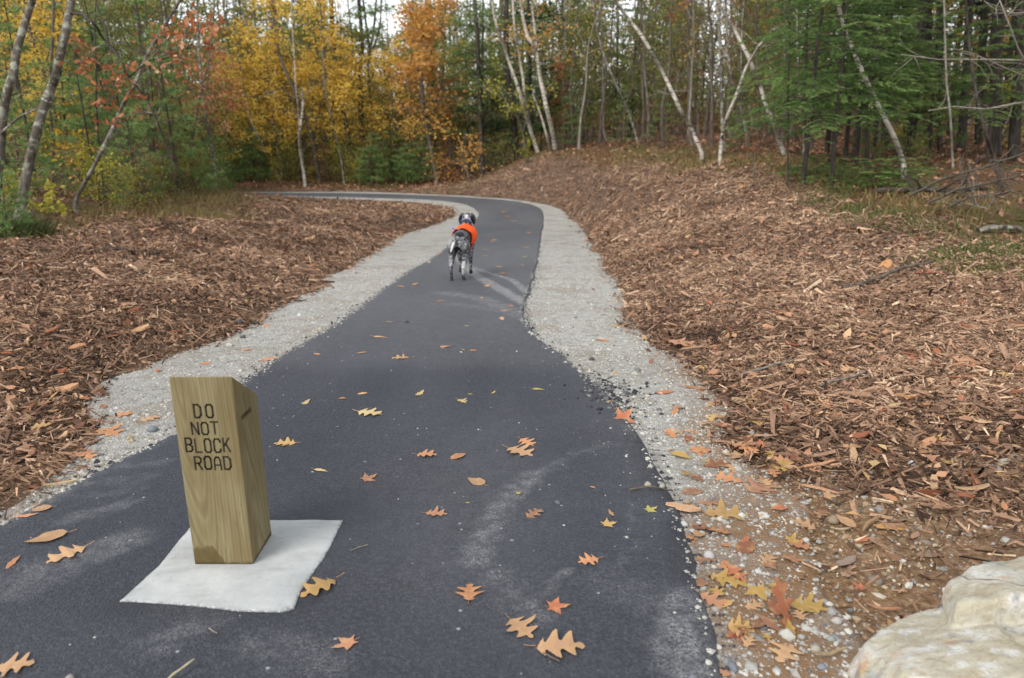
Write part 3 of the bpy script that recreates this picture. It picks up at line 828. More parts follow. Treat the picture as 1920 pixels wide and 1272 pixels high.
    tag(o, 'large pale yellow and grey faceted boulder on the sandy soil beside the verge', 'boulder')
hgtf = lambda x, y: hgt(x, y)
build_boulder()

# ================================================================== dog
def build_dog():
    fp = on_ground(868, 519)
    dog = thing('dog', 'grey and black ticked hunting dog in an orange vest walking away on the path', 'dog', fp, R(-7))
    bm = bmesh.new()
    def cap(a, b, ra, rb, n=7, k=14, sx=1.0):
        a, b = Vector(a), Vector(b)
        for i in range(n + 1):
            t = i / n
            mtx = Matrix.Translation(a.lerp(b, t)) @ Matrix.Diagonal((sx * (ra + (rb - ra) * t), ra + (rb - ra) * t, ra + (rb - ra) * t, 1))
            bmesh.ops.create_uvsphere(bm, u_segments=k, v_segments=9, radius=1.0, matrix=mtx)
    # trunk: deep chest, tucked belly, rounded rump
    cap((0, -0.30, 0.545), (0, -0.12, 0.56), 0.118, 0.112, 5)
    cap((0, -0.12, 0.555), (0, 0.08, 0.53), 0.112, 0.140, 6)
    cap((0, 0.08, 0.53), (0, 0.24, 0.525), 0.140, 0.125, 5)
    cap((0, 0.16, 0.44), (0, 0.24, 0.46), 0.09, 0.085, 3)
    cap((0, 0.24, 0.59), (0, 0.40, 0.74), 0.098, 0.068, 7)      # neck
    cap((0, 0.40, 0.755), (0, 0.47, 0.765), 0.078, 0.072, 3)    # skull
    cap((0, 0.50, 0.745), (0, 0.62, 0.715), 0.048, 0.036, 6)    # muzzle
    cap((0, 0.63, 0.722), (0, 0.64, 0.722), 0.018, 0.016, 1)    # nose
    for s in (-1, 1):
        # ears fold down from the sides of the skull
        for j in range(6):
            t = j / 5
            mtx = Matrix.Translation((s * (0.072 + 0.034 * math.sin(t * 2.4)), 0.405 + 0.01 * t, 0.822 - 0.115 * t)) @ Matrix.Diagonal((0.022, 0.034 + 0.018 * math.sin(t * PI), 0.028, 1))
            bmesh.ops.create_uvsphere(bm, u_segments=12, v_segments=8, radius=1.0, matrix=mtx)
        # hind leg, thigh to paw; the two are a step apart
        f = -0.05 if s < 0 else 0.02
        cap((s * 0.068, -0.28, 0.50), (s * 0.088, -0.235 + f, 0.37), 0.092, 0.058, 6)
        cap((s * 0.088, -0.235 + f, 0.37), (s * 0.080, -0.40 + f, 0.205), 0.055, 0.030, 7)
        cap((s * 0.080, -0.405 + f, 0.205), (s * 0.076, -0.375 + f, 0.05), 0.029, 0.023, 6)
        cap((s * 0.076, -0.375 + f, 0.032), (s * 0.077, -0.335 + f, 0.024), 0.030, 0.026, 3)
        # foreleg
        f2 = 0.05 if s < 0 else -0.03
        cap((s * 0.085, 0.20, 0.48), (s * 0.088, 0.17 + f2 * 0.4, 0.34), 0.066, 0.042, 5)
        cap((s * 0.088, 0.17 + f2 * 0.4, 0.34), (s * 0.082, 0.20 + f2, 0.19), 0.040, 0.028, 5)
        cap((s * 0.082, 0.20 + f2, 0.19), (s * 0.080, 0.205 + f2, 0.05), 0.027, 0.022, 5)
        cap((s * 0.080, 0.215 + f2, 0.030), (s * 0.081, 0.25 + f2, 0.024), 0.030, 0.026, 3)
    # docked tail hanging to one side
    cap((0.0, -0.40, 0.60), (-0.035, -0.47, 0.53), 0.028, 0.020, 5)
    cap((-0.035, -0.47, 0.53), (-0.062, -0.495, 0.44), 0.020, 0.013, 5)
    me = bpy.data.meshes.new('body'); bm.to_mesh(me); bm.free()
    o = bpy.data.objects.new('tmp', me); COL.objects.link(o)
    rm = o.modifiers.new('r', 'REMESH'); rm.mode = 'VOXEL'; rm.voxel_size = 0.0075; rm.use_smooth_shade = True
    sm = o.modifiers.new('s', 'SMOOTH'); sm.factor = 0.5; sm.iterations = 5
    bpy.context.view_layer.update()
    b = bpy.data.meshes.new_from_object(o.evaluated_get(bpy.context.evaluated_depsgraph_get()))
    bpy.data.objects.remove(o); b.name = 'body'
    v = np.empty(len(b.vertices) * 3); b.vertices.foreach_get('co', v); v = v.reshape(-1, 3)
    b.polygons.foreach_set('use_smooth', np.ones(len(b.polygons), bool))
    # coat: black saddle, ears, sides of the head and feet; pale blaze, tail tip and ticking elsewhere
    def blob(c, r): return sstep(1.15, 0.75, np.linalg.norm((v - np.array(c)) / np.array(r), axis=1))
    blk = np.maximum.reduce([0.9 * blob((0, 0.45, 0.83), (0.07, 0.08, 0.04)), blob((0.03, -0.30, 0.66), (0.085, 0.11, 0.06)), blob((-0.085, 0.415, 0.76), (0.045, 0.08, 0.09)), blob((0.085, 0.415, 0.76), (0.045, 0.08, 0.09)),
                             0.85 * blob((0, 0.55, 0.74), (0.08, 0.07, 0.08)), 0.9 * sstep(0.13, 0.05, v[:, 2]), 0.8 * blob((-0.075, -0.25, 0.40), (0.05, 0.2, 0.13)) * (v[:, 1] > -0.36),
                             blob((0.0, -0.36, 0.44), (0.05, 0.10, 0.07)), 0.8 * blob((0.09, 0.2, 0.25), (0.05, 0.06, 0.16)), 0.7 * blob((0.12, -0.2, 0.52), (0.04, 0.12, 0.1))])
    pal = np.maximum.reduce([blob((-0.055, -0.48, 0.50), (0.05, 0.05, 0.09)), 0.3 * blob((-0.10, -0.33, 0.55), (0.05, 0.1, 0.1)), 0.25 * blob((0.07, -0.37, 0.50), (0.06, 0.08, 0.08)),
                             0.7 * blob((0, 0.37, 0.79), (0.03, 0.05, 0.05)), 0.6 * blob((0.08, -0.40, 0.22), (0.05, 0.06, 0.12))])
    b.attributes.new('black', 'FLOAT', 'POINT').data.foreach_set('value', np.clip(blk, 0, 1).astype(np.float32))
    b.attributes.new('pale', 'FLOAT', 'POINT').data.foreach_set('value', np.clip(pal, 0, 1).astype(np.float32))
    m = N('ticked_coat')
    co = m.coord()
    t1 = m.noise(co, 42, 3, 0.65); t2 = m.noise(co, 110, 2, 0.6)
    c = m.ramp(t1, [(0.42, S(30, 30, 34)), (0.53, S(104, 104, 107)), (0.66, S(182, 181, 179))])
    c = m.mix(m.math('MULTIPLY', m.attr('pale'), m.ramp(t1, [(0.3, (0.4,) * 3), (0.5, (1, 1, 1))])), c, S(210, 207, 202))
    c = m.mix(m.attr('black'), c, S(22, 22, 25))
    c = m.mix(m.ramp(t2, [(0.6, (0, 0, 0)), (0.66, (0.5,) * 3)]), c, S(40, 40, 44))
    m.bsdf(c, 0.6, 0.3)
    b.materials.clear(); b.materials.append(m.m)
    link('body', b, dog)
    mo = N('orange_cloth')
    mo.bsdf(mo.ramp(mo.noise(mo.coord(), 30, 2), [(0.3, S(232, 74, 20)), (0.7, S(250, 100, 34))]), 0.65, 0.2, mo.bump(mo.noise(mo.coord(), 14, 3), 0.5, 0.02))
    # vest: a loose sheet over back and flanks, hanging lower on one side
    G = Geo()
    ys = np.linspace(-0.06, 0.30, 15); an = np.linspace(R(-112), R(122), 41)
    rx = np.interp(ys, [-0.06, 0.08, 0.2, 0.30], [0.145, 0.162, 0.160, 0.135]); cz = np.interp(ys, [-0.06, 0.08, 0.30], [0.56, 0.54, 0.56])
    rz = np.interp(ys, [-0.06, 0.08, 0.30], [0.135, 0.165, 0.150])
    P = np.zeros((15, 41, 3))
    for i in range(15):
        wv = 1 + 0.025 * np.sin(an * 7 + i * 0.6) + 0.06 * np.exp(-((an - R(78)) / 0.5) ** 2) 
        P[i, :, 0] = rx[i] * np.sin(an) * wv + 0.012 * np.sin(an).clip(0)
        P[i, :, 1] = ys[i]
        P[i, :, 2] = cz[i] + rz[i] * np.cos(an) * wv
    inner = P * 1.0; inner[..., 0] *= 0.965; inner[..., 2] = cz[:, None] + (P[..., 2] - cz[:, None]) * 0.965
    idx = np.arange(14)[:, None] * 41 + np.arange(40)[None]
    q = np.stack([idx, idx + 1, idx + 42, idx + 41], -1).reshape(-1, 4)
    off = 15 * 41
    rim = []
    bd = list(range(0, 41)) + [41 * i + 40 for i in range(1, 15)] + [14 * 41 + j for j in range(39, -1, -1)] + [41 * i for i in range(13, 0, -1)]
    for a, c2 in zip(bd, bd[1:] + bd[:1]): rim.append([a, c2, c2 + off, a + off])
    G.add(np.vstack([P.reshape(-1, 3), inner.reshape(-1, 3)]), np.vstack([q, q[:, ::-1] + off, np.array(rim)]))
    vest = link('vest', G.mesh('vest', mo.m, True), dog)
    # straps
    def band(name, y0, y1, rx_, rz_, cz_, mtl, a0=0, a1=360, parent=dog, tilt=0.0, cx=0.0):
        G = Geo(); n = 28; a = np.radians(np.linspace(a0, a1, n))
        rows = []
        for yy, k in ((y0, 1.0), (y1, 1.0), (y1, 0.95), (y0, 0.95)):
            rows.append(np.column_stack([cx + rx_ * k * np.sin(a), yy + tilt * np.cos(a), cz_ + rz_ * k * np.cos(a)]))
        V = np.vstack(rows); f = []
        for r in range(4):
            for j in range(n - 1): f.append([r * n + j, r * n + j + 1, ((r + 1) % 4) * n + j + 1, ((r + 1) % 4) * n + j])
        G.add(V, f)
        return link(name, G.mesh(name, mtl, True), parent)
    mb = N('blue_cloth'); mb.bsdf(S(148, 156, 214), 0.6, 0.3)
    mk = N('black_webbing'); mk.bsdf(S(24, 24, 28), 0.6, 0.3)
    mr = N('red_webbing'); mr.bsdf(S(150, 26, 34), 0.6, 0.3)
    band('belly_strap', 0.10, 0.16, 0.138, 0.17, 0.50, mo.m, 95, 265)
    band('harness_strap', -0.02, 0.015, 0.142, 0.16, 0.53, mr.m, 60, 178)
    band('collar', 0.285, 0.31, 0.098, 0.100, 0.655, mk.m, tilt=-0.035)
    band('neckband', 0.315, 0.345, 0.092, 0.094, 0.690, mb.m, -62, 62, tilt=-0.035)
    bm = bmesh.new(); bmesh.ops.create_cube(bm, size=1, matrix=Matrix.Translation((-0.155, 0.22, 0.635)) @ Matrix.Rotation(R(25), 4, 'Y') @ Matrix.Diagonal((0.05, 0.06, 0.012, 1)))
    bmesh.ops.bevel(bm, geom=bm.edges[:], offset=0.004, segments=2, affect='EDGES')
    me = bpy.data.meshes.new('buckle'); bm.to_mesh(me); bm.free(); mc = N('blue_plastic'); mc.bsdf(S(70, 96, 196), 0.4, 0.4); me.materials.append(mc.m)
    link('buckle', me, vest)
    sc_ = 0.9
    dog.scale = (sc_, sc_, sc_)
build_dog()
# ================================================================== trees
def wobble_path(p0, p1, n, amp, rng, sag=0.0):
    t = np.linspace(0, 1, n)[:, None]
    p = np.asarray(p0) * (1 - t) + np.asarray(p1) * t
    w = np.cumsum(rng.normal(size=(n, 3)), 0) * amp
    w -= t * w[-1] ; w[0] = 0
    p = p + w
    p[:, 2] += sag * np.sin(t[:, 0] * PI)
    return p

def lerp_path(p, t):
    x = t * (len(p) - 1); i = min(int(x), len(p) - 2); f = x - i
    return p[i] * (1 - f) + p[i + 1] * f

def decid(seed, H, r0, nb, t0, L, elev, leaves=0, lsize=0.09, spread=0.25, lean=(0, 0), twig=True, k=7, wob=0.05, top_leaves=1.0, tmu=0.5, leaf_lo=0.0, flat=0.25, minr=0.004):
    """a broad-leaved tree: returns trunk and crown collectors"""
    rng = np.random.default_rng(seed)
    T, F = Geo(), Geo()
    n = max(8, int(H * 1.3))
    tr = wobble_path((0, 0, -0.15), (lean[0], lean[1], H), n, wob, rng)
    T.tube(tr, r0 * (1 - 0.86 * np.linspace(0, 1, n) ** 0.8) * (1 + 0.35 * np.exp(-np.linspace(0, 1, n) * n * 0.9)), k)
    pts, ptl = [], []
    for i in range(nb):
        t = t0 + (0.98 - t0) * ((i + rng.random()) / nb)
        p = lerp_path(tr, t)
        az = i * 2.4 + rng.random() * 1.2
        ll = L * (1 - 0.55 * (t - t0) / (1 - t0 + 1e-6)) * rng.uniform(0.6, 1.25)
        el = elev + rng.uniform(-0.3, 0.35)
        d = np.array([math.cos(az) * math.cos(el), math.sin(az) * math.cos(el), math.sin(el)])
        br = wobble_path(p, p + d * ll, 6, ll * 0.035, rng, sag=-0.06 * ll if el > 0.3 else 0.05 * ll)
        rb = max(minr * 1.4, r0 * (1 - 0.8 * t) * 0.38)
        T.tube(br, np.linspace(rb, minr, 6), 4 if rb < 0.02 else 5, cap=False)
        subs = [br]
        for s in range(4 if twig else 0):
            q = lerp_path(br, rng.uniform(0.25, 0.95))
            a2 = rng.normal(size=3) * 0.7 + d; a2 /= np.linalg.norm(a2)
            sl = ll * rng.uniform(0.25, 0.5)
            sb = wobble_path(q, q + a2 * sl, 4, sl * 0.05, rng)
            T.tube(sb, np.linspace(max(minr, rb * 0.4), minr * 0.6, 4), 3, cap=False)
            subs.append(sb)
            if twig and ll > 0.8:
                for _ in range(2):
                    q2 = lerp_path(sb, rng.uniform(0.3, 1)); a3 = a2 + rng.normal(size=3) * 0.6; a3 /= np.linalg.norm(a3)
                    tw = wobble_path(q2, q2 + a3 * sl * 0.5, 3, sl * 0.03, rng)
                    T.tube(tw, np.linspace(minr * 0.7, minr * 0.4, 3), 3, cap=False); subs.append(tw)
        if leaves:
            m_ = int(leaves / nb * rng.uniform(0.4, 1.5))
            for s in subs:
                tt = rng.uniform(0.25 if s is br else 0.1, 1.05, max(1, m_ // len(subs)))
                for x in tt: pts.append(lerp_path(s, min(x, 1.0)) + rng.normal(size=3) * spread * np.array([1, 1, 0.5]))
                ptl += [rng.uniform(-0.16, 0.16)] * len(tt)
    if leaves and pts:
        c = np.array(pts); ok = c[:, 2] > leaf_lo
        c = c[ok]; tl = np.array(ptl)[ok]
        F.leaves(c, lsize, np.clip(tmu + tl + rng.normal(size=len(c)) * 0.2, 0, 1), flat, rng)
    return T, F

def pine(seed, H, r0, z0, L, whorl=0.45, nper=5, droop=0.1, dens=26, nlen=0.11, nw=0.016, shape=1.0, dead=0, bare_top=None, flat=False, k=7, minlen=0.12):
    """a conifer: whorls of boughs carrying tufts (pine) or flat sprays (hemlock)"""
    rng = np.random.default_rng(seed)
    T, F = Geo(), Geo()
    n = max(6, int(H))
    tr = wobble_path((0, 0, -0.15), (rng.normal() * 0.02 * H, rng.normal() * 0.02 * H, H), n, 0.025, rng)
    T.tube(tr, r0 * (1 - 0.9 * np.linspace(0, 1, n)), k)
    z = z0; wi = 0
    while z < H * 0.99:
        t = z / H
        p = lerp_path(tr, (z + 0.15) / (H + 0.15))
        for j in range(nper):
            if rng.random() < 0.15: continue
            az = wi * 0.7 + j * 2 * PI / nper + rng.normal() * 0.25
            ll = max(minlen, L * (1 - t) ** 0.75 * rng.uniform(0.6, 1.15) * shape)
            d = np.array([math.cos(az), math.sin(az), 0.0])
            up = (0.28 - droop * 2 * (1 - t)) if not flat else (0.10 - droop * (1 - t))
            br = wobble_path(p, p + d * ll + np.array([0, 0, up * ll]), 6, ll * 0.025, rng, sag=0.08 * ll)
            T.tube(br, np.linspace(max(0.004, r0 * 0.25 * (1 - t)), 0.003, 6), 4, cap=False)
            nt = max(3, int(ll * dens / 2.2))
            shade = rng.uniform(-0.28, 0.28)
            for s in range(nt):
                x = rng.uniform(0.22, 1.0)
                q = lerp_path(br, x)
                side = np.cross(d, [0, 0, 1.0]) * (1 if s % 2 else -1)
                sl = ll * (0.40 * (1.12 - x)) * rng.uniform(0.5, 1.1) + 0.04
                a = side * 0.8 + d * 0.6 + np.array([0, 0, rng.normal() * (0.08 if flat else 0.25)]); a /= np.linalg.norm(a)
                if flat:      # hemlock spray: short needles both sides of a drooping twig, in one plane
                    m_ = max(5, int(sl / 0.018)); u = np.linspace(0.05, 1, m_)
                    base = q + a * (u * sl)[:, None]; base[:, 2] -= 0.22 * sl * u ** 2
                    sd_ = np.cross(a, [0, 0, 1.0])
                    for sg in (-1, 1):
                        tip = base + (sd_ * sg * 0.8 + a * 0.7) * (nlen * rng.uniform(0.6, 1.2, (m_, 1))) + rng.normal(size=(m_, 3)) * 0.008
                        F.needles(base, tip, nw, np.clip(0.5 + shade + rng.normal(size=m_) * 0.16 + 0.15 * (x - .5), 0, 1), rng)
                else:         # pine: round tufts along and at the end of the twig
                    for u in np.linspace(0.35, 1, max(1, int(sl / 0.09))):
                        c = q + a * sl * u
                        m_ = 11
                        dirs = rng.normal(size=(m_, 3)) * 0.75 + a * 0.9 + np.array([0, 0, 0.25]); dirs /= np.linalg.norm(dirs, axis=1)[:, None]
                        F.needles(np.repeat(c[None], m_, 0), c + dirs * nlen * rng.uniform(0.7, 1.2, (m_, 1)), nw, np.clip(0.5 + shade + rng.normal(size=m_) * 0.15 + 0.15 * (x - .5), 0, 1), rng)
        z += whorl * rng.uniform(0.75, 1.25); wi += 1
    for i in range(dead):      # bare dead boughs low on the stem
        zz = rng.uniform(0.6, max(1.0, z0)); p = lerp_path(tr, zz / H)
        az = rng.random() * 2 * PI; ll = rng.uniform(0.5, 1.6)
        d = np.array([math.cos(az), math.sin(az), rng.uniform(-0.25, 0.25)])
        br = wobble_path(p, p + d * ll, 5, 0.05, rng, sag=0.08)
        T.tube(br, np.linspace(0.012, 0.004, 5), 4, cap=False)
        for _ in range(3):
            q = lerp_path(br, rng.uniform(0.3, 1)); a = d + rng.normal(size=3) * 0.7; a /= np.linalg.norm(a)
            T.tube(wobble_path(q, q + a * 0.4 * ll, 3, 0.02, rng), np.linspace(0.005, 0.003, 3), 3, cap=False)
    return T, F

TREE_LABELS = []       # (object, base phrase) for ordinals worked out at the end
def plant_obj(name, T, F, bark, leafm, label, cat, loc, rz=0, group=None, crown='crown'):
    t = thing(name, label, cat, loc, rz, group)
    link('trunk' if cat == 'tree' else 'stem', T.mesh('trunk', bark, True), t)
    if F is not None and F.n: link(crown, F.mesh(crown, leafm), t)
    return t

# ------------------------------------------------ trees traced one by one (a trunk's pixels, its distance, real girth)
def hero(name, label, paths, zc, bark, clusters=(), leafm=None, group=None, top=4.0, twigs=6, lsize=0.09, dz=(0,), cat='tree', flat=0.2, k=8, tmu=0.5, wid=0.6, crown='crown', ext_leaf=0, tw_r=0.006, limb_from=99, limb_bark=None):
    LB = Geo()
    rng = np.random.default_rng(abs(hash(label)) % 99991 if False else sum(map(ord, label)))
    T, F = Geo(), Geo()
    if zc is None:
        zc = proj(hit(paths[0][0][0][0], min(paths[0][0][0][1], 470), hgt, 5))[2]
    W = []
    for pi, (px, w0, w1) in enumerate(paths):
        d0 = zc + (dz[pi] if pi < len(dz) else 0)
        n0 = len(px)
        P = np.array([unproj(u, v, d0 + 0.015 * d0 * math.sin(i * 1.3 + pi)) for i, (u, v) in enumerate(px)])
        fine = []
        for i in range(n0 - 1):
            for s in np.linspace(0, 1, 4, endpoint=False):
                p0, p1, p2, p3 = P[max(i - 1, 0)], P[i], P[i + 1], P[min(i + 2, n0 - 1)]
                fine.append(0.5 * (2 * p1 + (p2 - p0) * s + (2 * p0 - 5 * p1 + 4 * p2 - p3) * s * s + (-p0 + 3 * p1 - 3 * p2 + p3) * s ** 3))
        fine.append(P[-1]); P = np.array(fine)
        r = np.linspace(w0, w1, len(P)) * 0.42 * d0 / FPX
        if pi == 0:
            gz = float(hgt(P[0, 0], P[0, 1])) - 0.12
            if P[0, 2] > gz:
                foot = P[0].copy(); foot[2] = gz; foot[:2] += (P[0] - P[2])[:2] * 0.3
                P = np.vstack([foot, P]); r = np.concatenate([[r[0] * 1.25], r])
            else:
                P[0, 2] = min(P[0, 2], gz + 0.1)
        if px[-1][1] <= 12 and top > 0:      # grows on above the frame
            d = P[-1] - P[-4]; d /= np.linalg.norm(d); q = P[-1]
            m_ = 7; e = []
            for i in range(1, m_ + 1):
                d = d * 0.85 + np.array([0, 0, 0.2]) + rng.normal(size=3) * 0.06; d /= np.linalg.norm(d)
                q = q + d * top / m_; e.append(q)
            e = np.array(e); P0 = len(P)
            P = np.vstack([P, e]); r = np.concatenate([r, np.linspace(r[-1], r[-1] * 0.25, m_ + 1)[1:]])
            for i in range(9):
                p = lerp_path(e, rng.random()); a = rng.normal(size=3) * np.array([1, 1, 0.4]) + np.array([0, 0, 0.5]); a /= np.linalg.norm(a)
                ll = rng.uniform(0.8, 1.8); b = wobble_path(p, p + a * ll, 5, 0.05, rng)
                T.tube(b, np.linspace(0.018, 0.005, 5), 4, cap=False)
                for s in range(3):
                    q2 = lerp_path(b, rng.uniform(0.3, 1)); a2 = a + rng.normal(size=3) * 0.6; a2 /= np.linalg.norm(a2)
                    b2 = wobble_path(q2, q2 + a2 * ll * 0.4, 3, 0.03, rng); T.tube(b2, np.linspace(0.007, 0.003, 3), 3, cap=False)
                    if ext_leaf:
                        c = np.array([lerp_path(b2, x) for x in rng.random(ext_leaf)]) + rng.normal(size=(ext_leaf, 3)) * 0.15
                        F.leaves(c, lsize, np.clip(tmu + rng.normal(size=ext_leaf) * 0.2, 0, 1), flat, rng)
        (LB if pi >= limb_from else T).tube(P, r, k)
        W.append(P)
        for i in range(twigs):
            t = rng.uniform(0.25, 0.98); p = lerp_path(P, t); a = rng.normal(size=3) * np.array([1, 1, 0.5]) + np.array([0, 0, 0.45]); a /= np.linalg.norm(a)
            ll = rng.uniform(0.3, 1.0) * d0 / 16
            b = wobble_path(p, p + a * ll, 5, ll * 0.05, rng)
            T.tube(b, np.linspace(min(0.02, tw_r * 1.6), tw_r * 0.5, 5), 3, cap=False)
            for s in range(2):
                q2 = lerp_path(b, rng.uniform(0.3, 1)); a2 = a + rng.normal(size=3) * 0.6; a2 /= np.linalg.norm(a2)
                T.tube(wobble_path(q2, q2 + a2 * ll * 0.5, 3, 0.02, rng), np.linspace(tw_r * 0.6, tw_r * 0.35, 3), 3, cap=False)
    allp = np.vstack(W)
    for (u, v, rad, cnt, *o) in clusters:        # leaf sprays hung on limbs that leave the nearest stem
        dd = (o[0] if o and o[0] > 5 else zc + rng.uniform(-0.5, 0.5) * min(3.0, zc * 0.1))
        c = unproj(u, v, dd); rw = rad * dd / FPX
        low = allp[allp[:, 2] < c[2] + 0.3]; src = low if len(low) else allp
        j = np.argmin(np.linalg.norm((src - c) * np.array([1, 1, 0.7]), axis=1)); p = src[j]
        limb = wobble_path(p, c, 7, np.linalg.norm(c - p) * 0.03, rng, sag=0.07 * np.linalg.norm(c - p))
        T.tube(limb, np.linspace(tw_r * 2.2, tw_r * 0.7, 7), 4, cap=False)
        tips = []
        for s in range(7):
            a = rng.normal(size=3) * np.array([1, 1, 0.6]); a /= np.linalg.norm(a)
            q = lerp_path(limb, rng.uniform(0.75, 1)); tw = wobble_path(q, q + a * rw * rng.uniform(0.6, 1.1), 4, rw * 0.05, rng)
            T.tube(tw, np.linspace(tw_r * 0.7, tw_r * 0.3, 4), 3, cap=False); tips.append(tw)
        m_ = int(cnt * (1.7 if zc > 25 and lsize > 0.14 else (0.8 if cat == 'shrub' else 1.1)))
        pts = np.array([lerp_path(tips[int(rng.integers(7))], rng.uniform(0.1, 1)) for _ in range(m_)]) + rng.normal(size=(m_, 3)) * rw * np.array([0.30, 0.30, 0.20])
        tl = (o[1] if len(o) > 1 else tmu) + rng.uniform(-0.12, 0.12)
        F.leaves(pts, lsize, np.clip(tl + rng.normal(size=m_) * 0.18, 0, 1), flat, rng, wid=wid)
    base = W[0][0].copy(); base[2] = float(hgt(base[0], base[1]))
    t = thing(name, label, cat, base, 0, group)
    for G_, nm, mt, sm in ((T, 'trunk' if cat == 'tree' else 'stem', bark, True), (LB, 'limb', limb_bark, True), (F, crown, leafm, False)):
        if G_.n:
            G_.v = [x - base for x in G_.v]
            link(nm, G_.mesh(nm, mt, sm), t)
    return t

BIR = 'white birches in the wood'
# --- near the path on the one side
hero('grey_tree', 'grey lichened tree with a mottled trunk at the mulch edge, first from the far left', [([(-14, 440), (-4, 330), (4, 240), (12, 180), (25, 137), (32, 94), (47, 43), (61, 0)], 20, 15), ([(0, 252), (36, 220), (70, 205), (98, 191)], 6, 3)], 10.2, M['bark_grey'], twigs=5, dz=(0, -0.1))
hero('oak_tree', 'grey lichened oak leaning beside the yellow-green sapling, with a drooping dark limb of russet leaves', [([(33, 425), (42, 370), (54, 307), (66, 260), (75, 225), (87, 188), (98, 160), (103, 145), (116, 90), (124, 55), (130, 22), (136, -10)], 22, 16), ([(56, 395), (48, 420), (40, 440)], 4, 3),
     ([(130, 24), (155, 28), (170, 40), (182, 52), (191, 69), (205, 85), (220, 105), (231, 125), (242, 145), (260, 168), (275, 188), (286, 208), (296, 231), (307, 258), (318, 289), (326, 312)], 6, 3),
     ([(242, 145), (262, 128), (285, 112), (310, 110), (345, 92)], 4, 2), ([(205, 85), (196, 50), (185, 20), (176, -10)], 5, 4), ([(275, 188), (278, 150), (290, 120)], 3, 2)], 10.0, M['bark_grey'],
     [(232, 135, 22, 16, 9.2, 0.3), (212, 128, 20, 10), (150, 95, 26, 14, 9.9), (170, 120, 26, 16), (185, 165, 26, 18), (200, 195, 28, 20), (225, 160, 26, 12), (200, 235, 22, 14), (265, 215, 24, 16), (245, 180, 24, 12),
      (305, 55, 28, 22), (325, 95, 26, 18), (350, 60, 30, 26), (385, 45, 36, 34), (410, 45, 26, 26), (400, 85, 30, 24), (345, 130, 28, 20), (365, 20, 26, 12), (140, 125, 22, 8), (130, 75, 24, 8), (275, 95, 22, 8), (330, 70, 20, 10, 9.2, 0.95), (300, 110, 30, 14, 9.2, 0.95)],
     M['leaf_oak'], twigs=4, lsize=0.10, tmu=0.5, wid=0.55, top=2.5, ext_leaf=4, limb_from=2, limb_bark=M['bark_dark'], dz=(0, 0, -.1, -.1, -.1, -.1), tw_r=0.004)
hero('grey_tree', 'thin grey trunk leaning far over above the dry grass, beside the yellow-green sapling', [([(147, 410), (140, 383), (155, 350), (173, 318), (188, 288), (202, 260), (218, 226), (231, 195), (244, 172), (253, 159), (275, 105), (300, 62), (325, 22), (345, -10)], 9, 6)], 12.3, M['bark_grey'], twigs=3)
hero('maple_tree', 'thin maple with salmon red leaves beside the dark oak', [([(352, 352), (356, 300), (365, 240), (378, 170), (392, 110), (400, 40), (402, -10)], 5, 4)], 19, M['bark_brown'],
     [(375, 115, 40, 90), (400, 135, 40, 90), (420, 110, 36, 70), (390, 165, 40, 80), (430, 190, 40, 110), (405, 200, 36, 80), (440, 165, 34, 70), (355, 190, 36, 60), (370, 210, 30, 50), (415, 235, 26, 40), (380, 90, 40, 60), (430, 245, 20, 30, 0, 0.95), (345, 160, 30, 40), (445, 200, 24, 50)],
     M['leaf_oak'], lsize=0.075, tmu=0.62, wid=0.7)
hero('maple_tree', 'yellow leaved maple behind the first grey trunks at the far left edge', [([(96, 375), (100, 280), (92, 180), (98, 90), (100, -5)], 7, 5)], 15, M['bark_brown'],
     [(75, 22, 36, 50), (95, 40, 36, 60), (110, 15, 36, 50), (120, 60, 32, 40), (60, 50, 26, 24), (85, 150, 36, 30, 0, 0.8), (60, 178, 34, 40, 0, 0.8), (125, 190, 34, 36), (135, 255, 46, 70, 0, 0.3), (110, 280, 36, 50, 0, 0.3), (150, 280, 40, 60, 0, 0.35), (140, 300, 36, 50), (165, 320, 40, 40, 0, 0.8), (190, 345, 34, 36, 0, 0.8), (205, 325, 30, 30, 0, 0.8), (145, 60, 28, 26), (20, 375, 30, 36), (5, 360, 30, 30), (30, 400, 24, 20)],
     M['leaf_yellow'], lsize=0.12, tmu=0.45, flat=0.5)
hero('dark_sapling', 'thin dark upright sapling between the two leaning trunks', [([(195, 392), (192, 340), (186, 280), (181, 202), (180, 140), (178, 60), (180, -8)], 5, 3)], 13.5, M['bark_dark'], twigs=12, group=None)
hero('dark_sapling', 'thin dark sapling tilting beside the grassy mulch edge', [([(305, 345), (296, 280), (289, 217), (284, 160), (276, 60), (272, -8)], 4, 3)], 18, M['bark_dark'], twigs=12)
hero('grey_tree', 'straight greenish grey pole trunk where the mulch strip ends', [([(408, 365), (403, 320), (396, 272), (386, 210), (377, 150), (372, 75), (370, -10)], 9, 6)], 23, M['bark_grey'], twigs=14)
hero('grey_tree', 'very thin grey leaning stem beyond the far road', [([(534, 360), (520, 325), (507, 300), (494, 275), (470, 225), (455, 150), (440, 60), (436, -5)], 4, 2)], 33, M['bark_grey'], twigs=8)
hero('birch_tree', 'thin white forked birch standing beyond the far road', [([(573, 358), (569, 320), (563, 285), (561, 255), (563, 238), (566, 215), (568, 190), (566, 165)], 8, 4), ([(562, 240), (560, 215), (557, 185), (554, 155), (552, 110), (548, 50), (546, -8)], 4, 2)], 32, M['birch'], twigs=6, group=BIR)
hero('pine_tree', 'dark crooked pine trunk rising behind the yellow maple', [([(668, 345), (664, 310), (657, 280), (650, 240), (638, 198), (634, 150), (629, 110), (624, 73), (621, 0)], 15, 9), ([(628, 116), (610, 90), (590, 60)], 4, 2)], 36, M['bark_dark'], [(700, 20, 30, 40), (690, 60, 28, 26)], M['needle_pine'], lsize=0.2, twigs=22, flat=0.7)
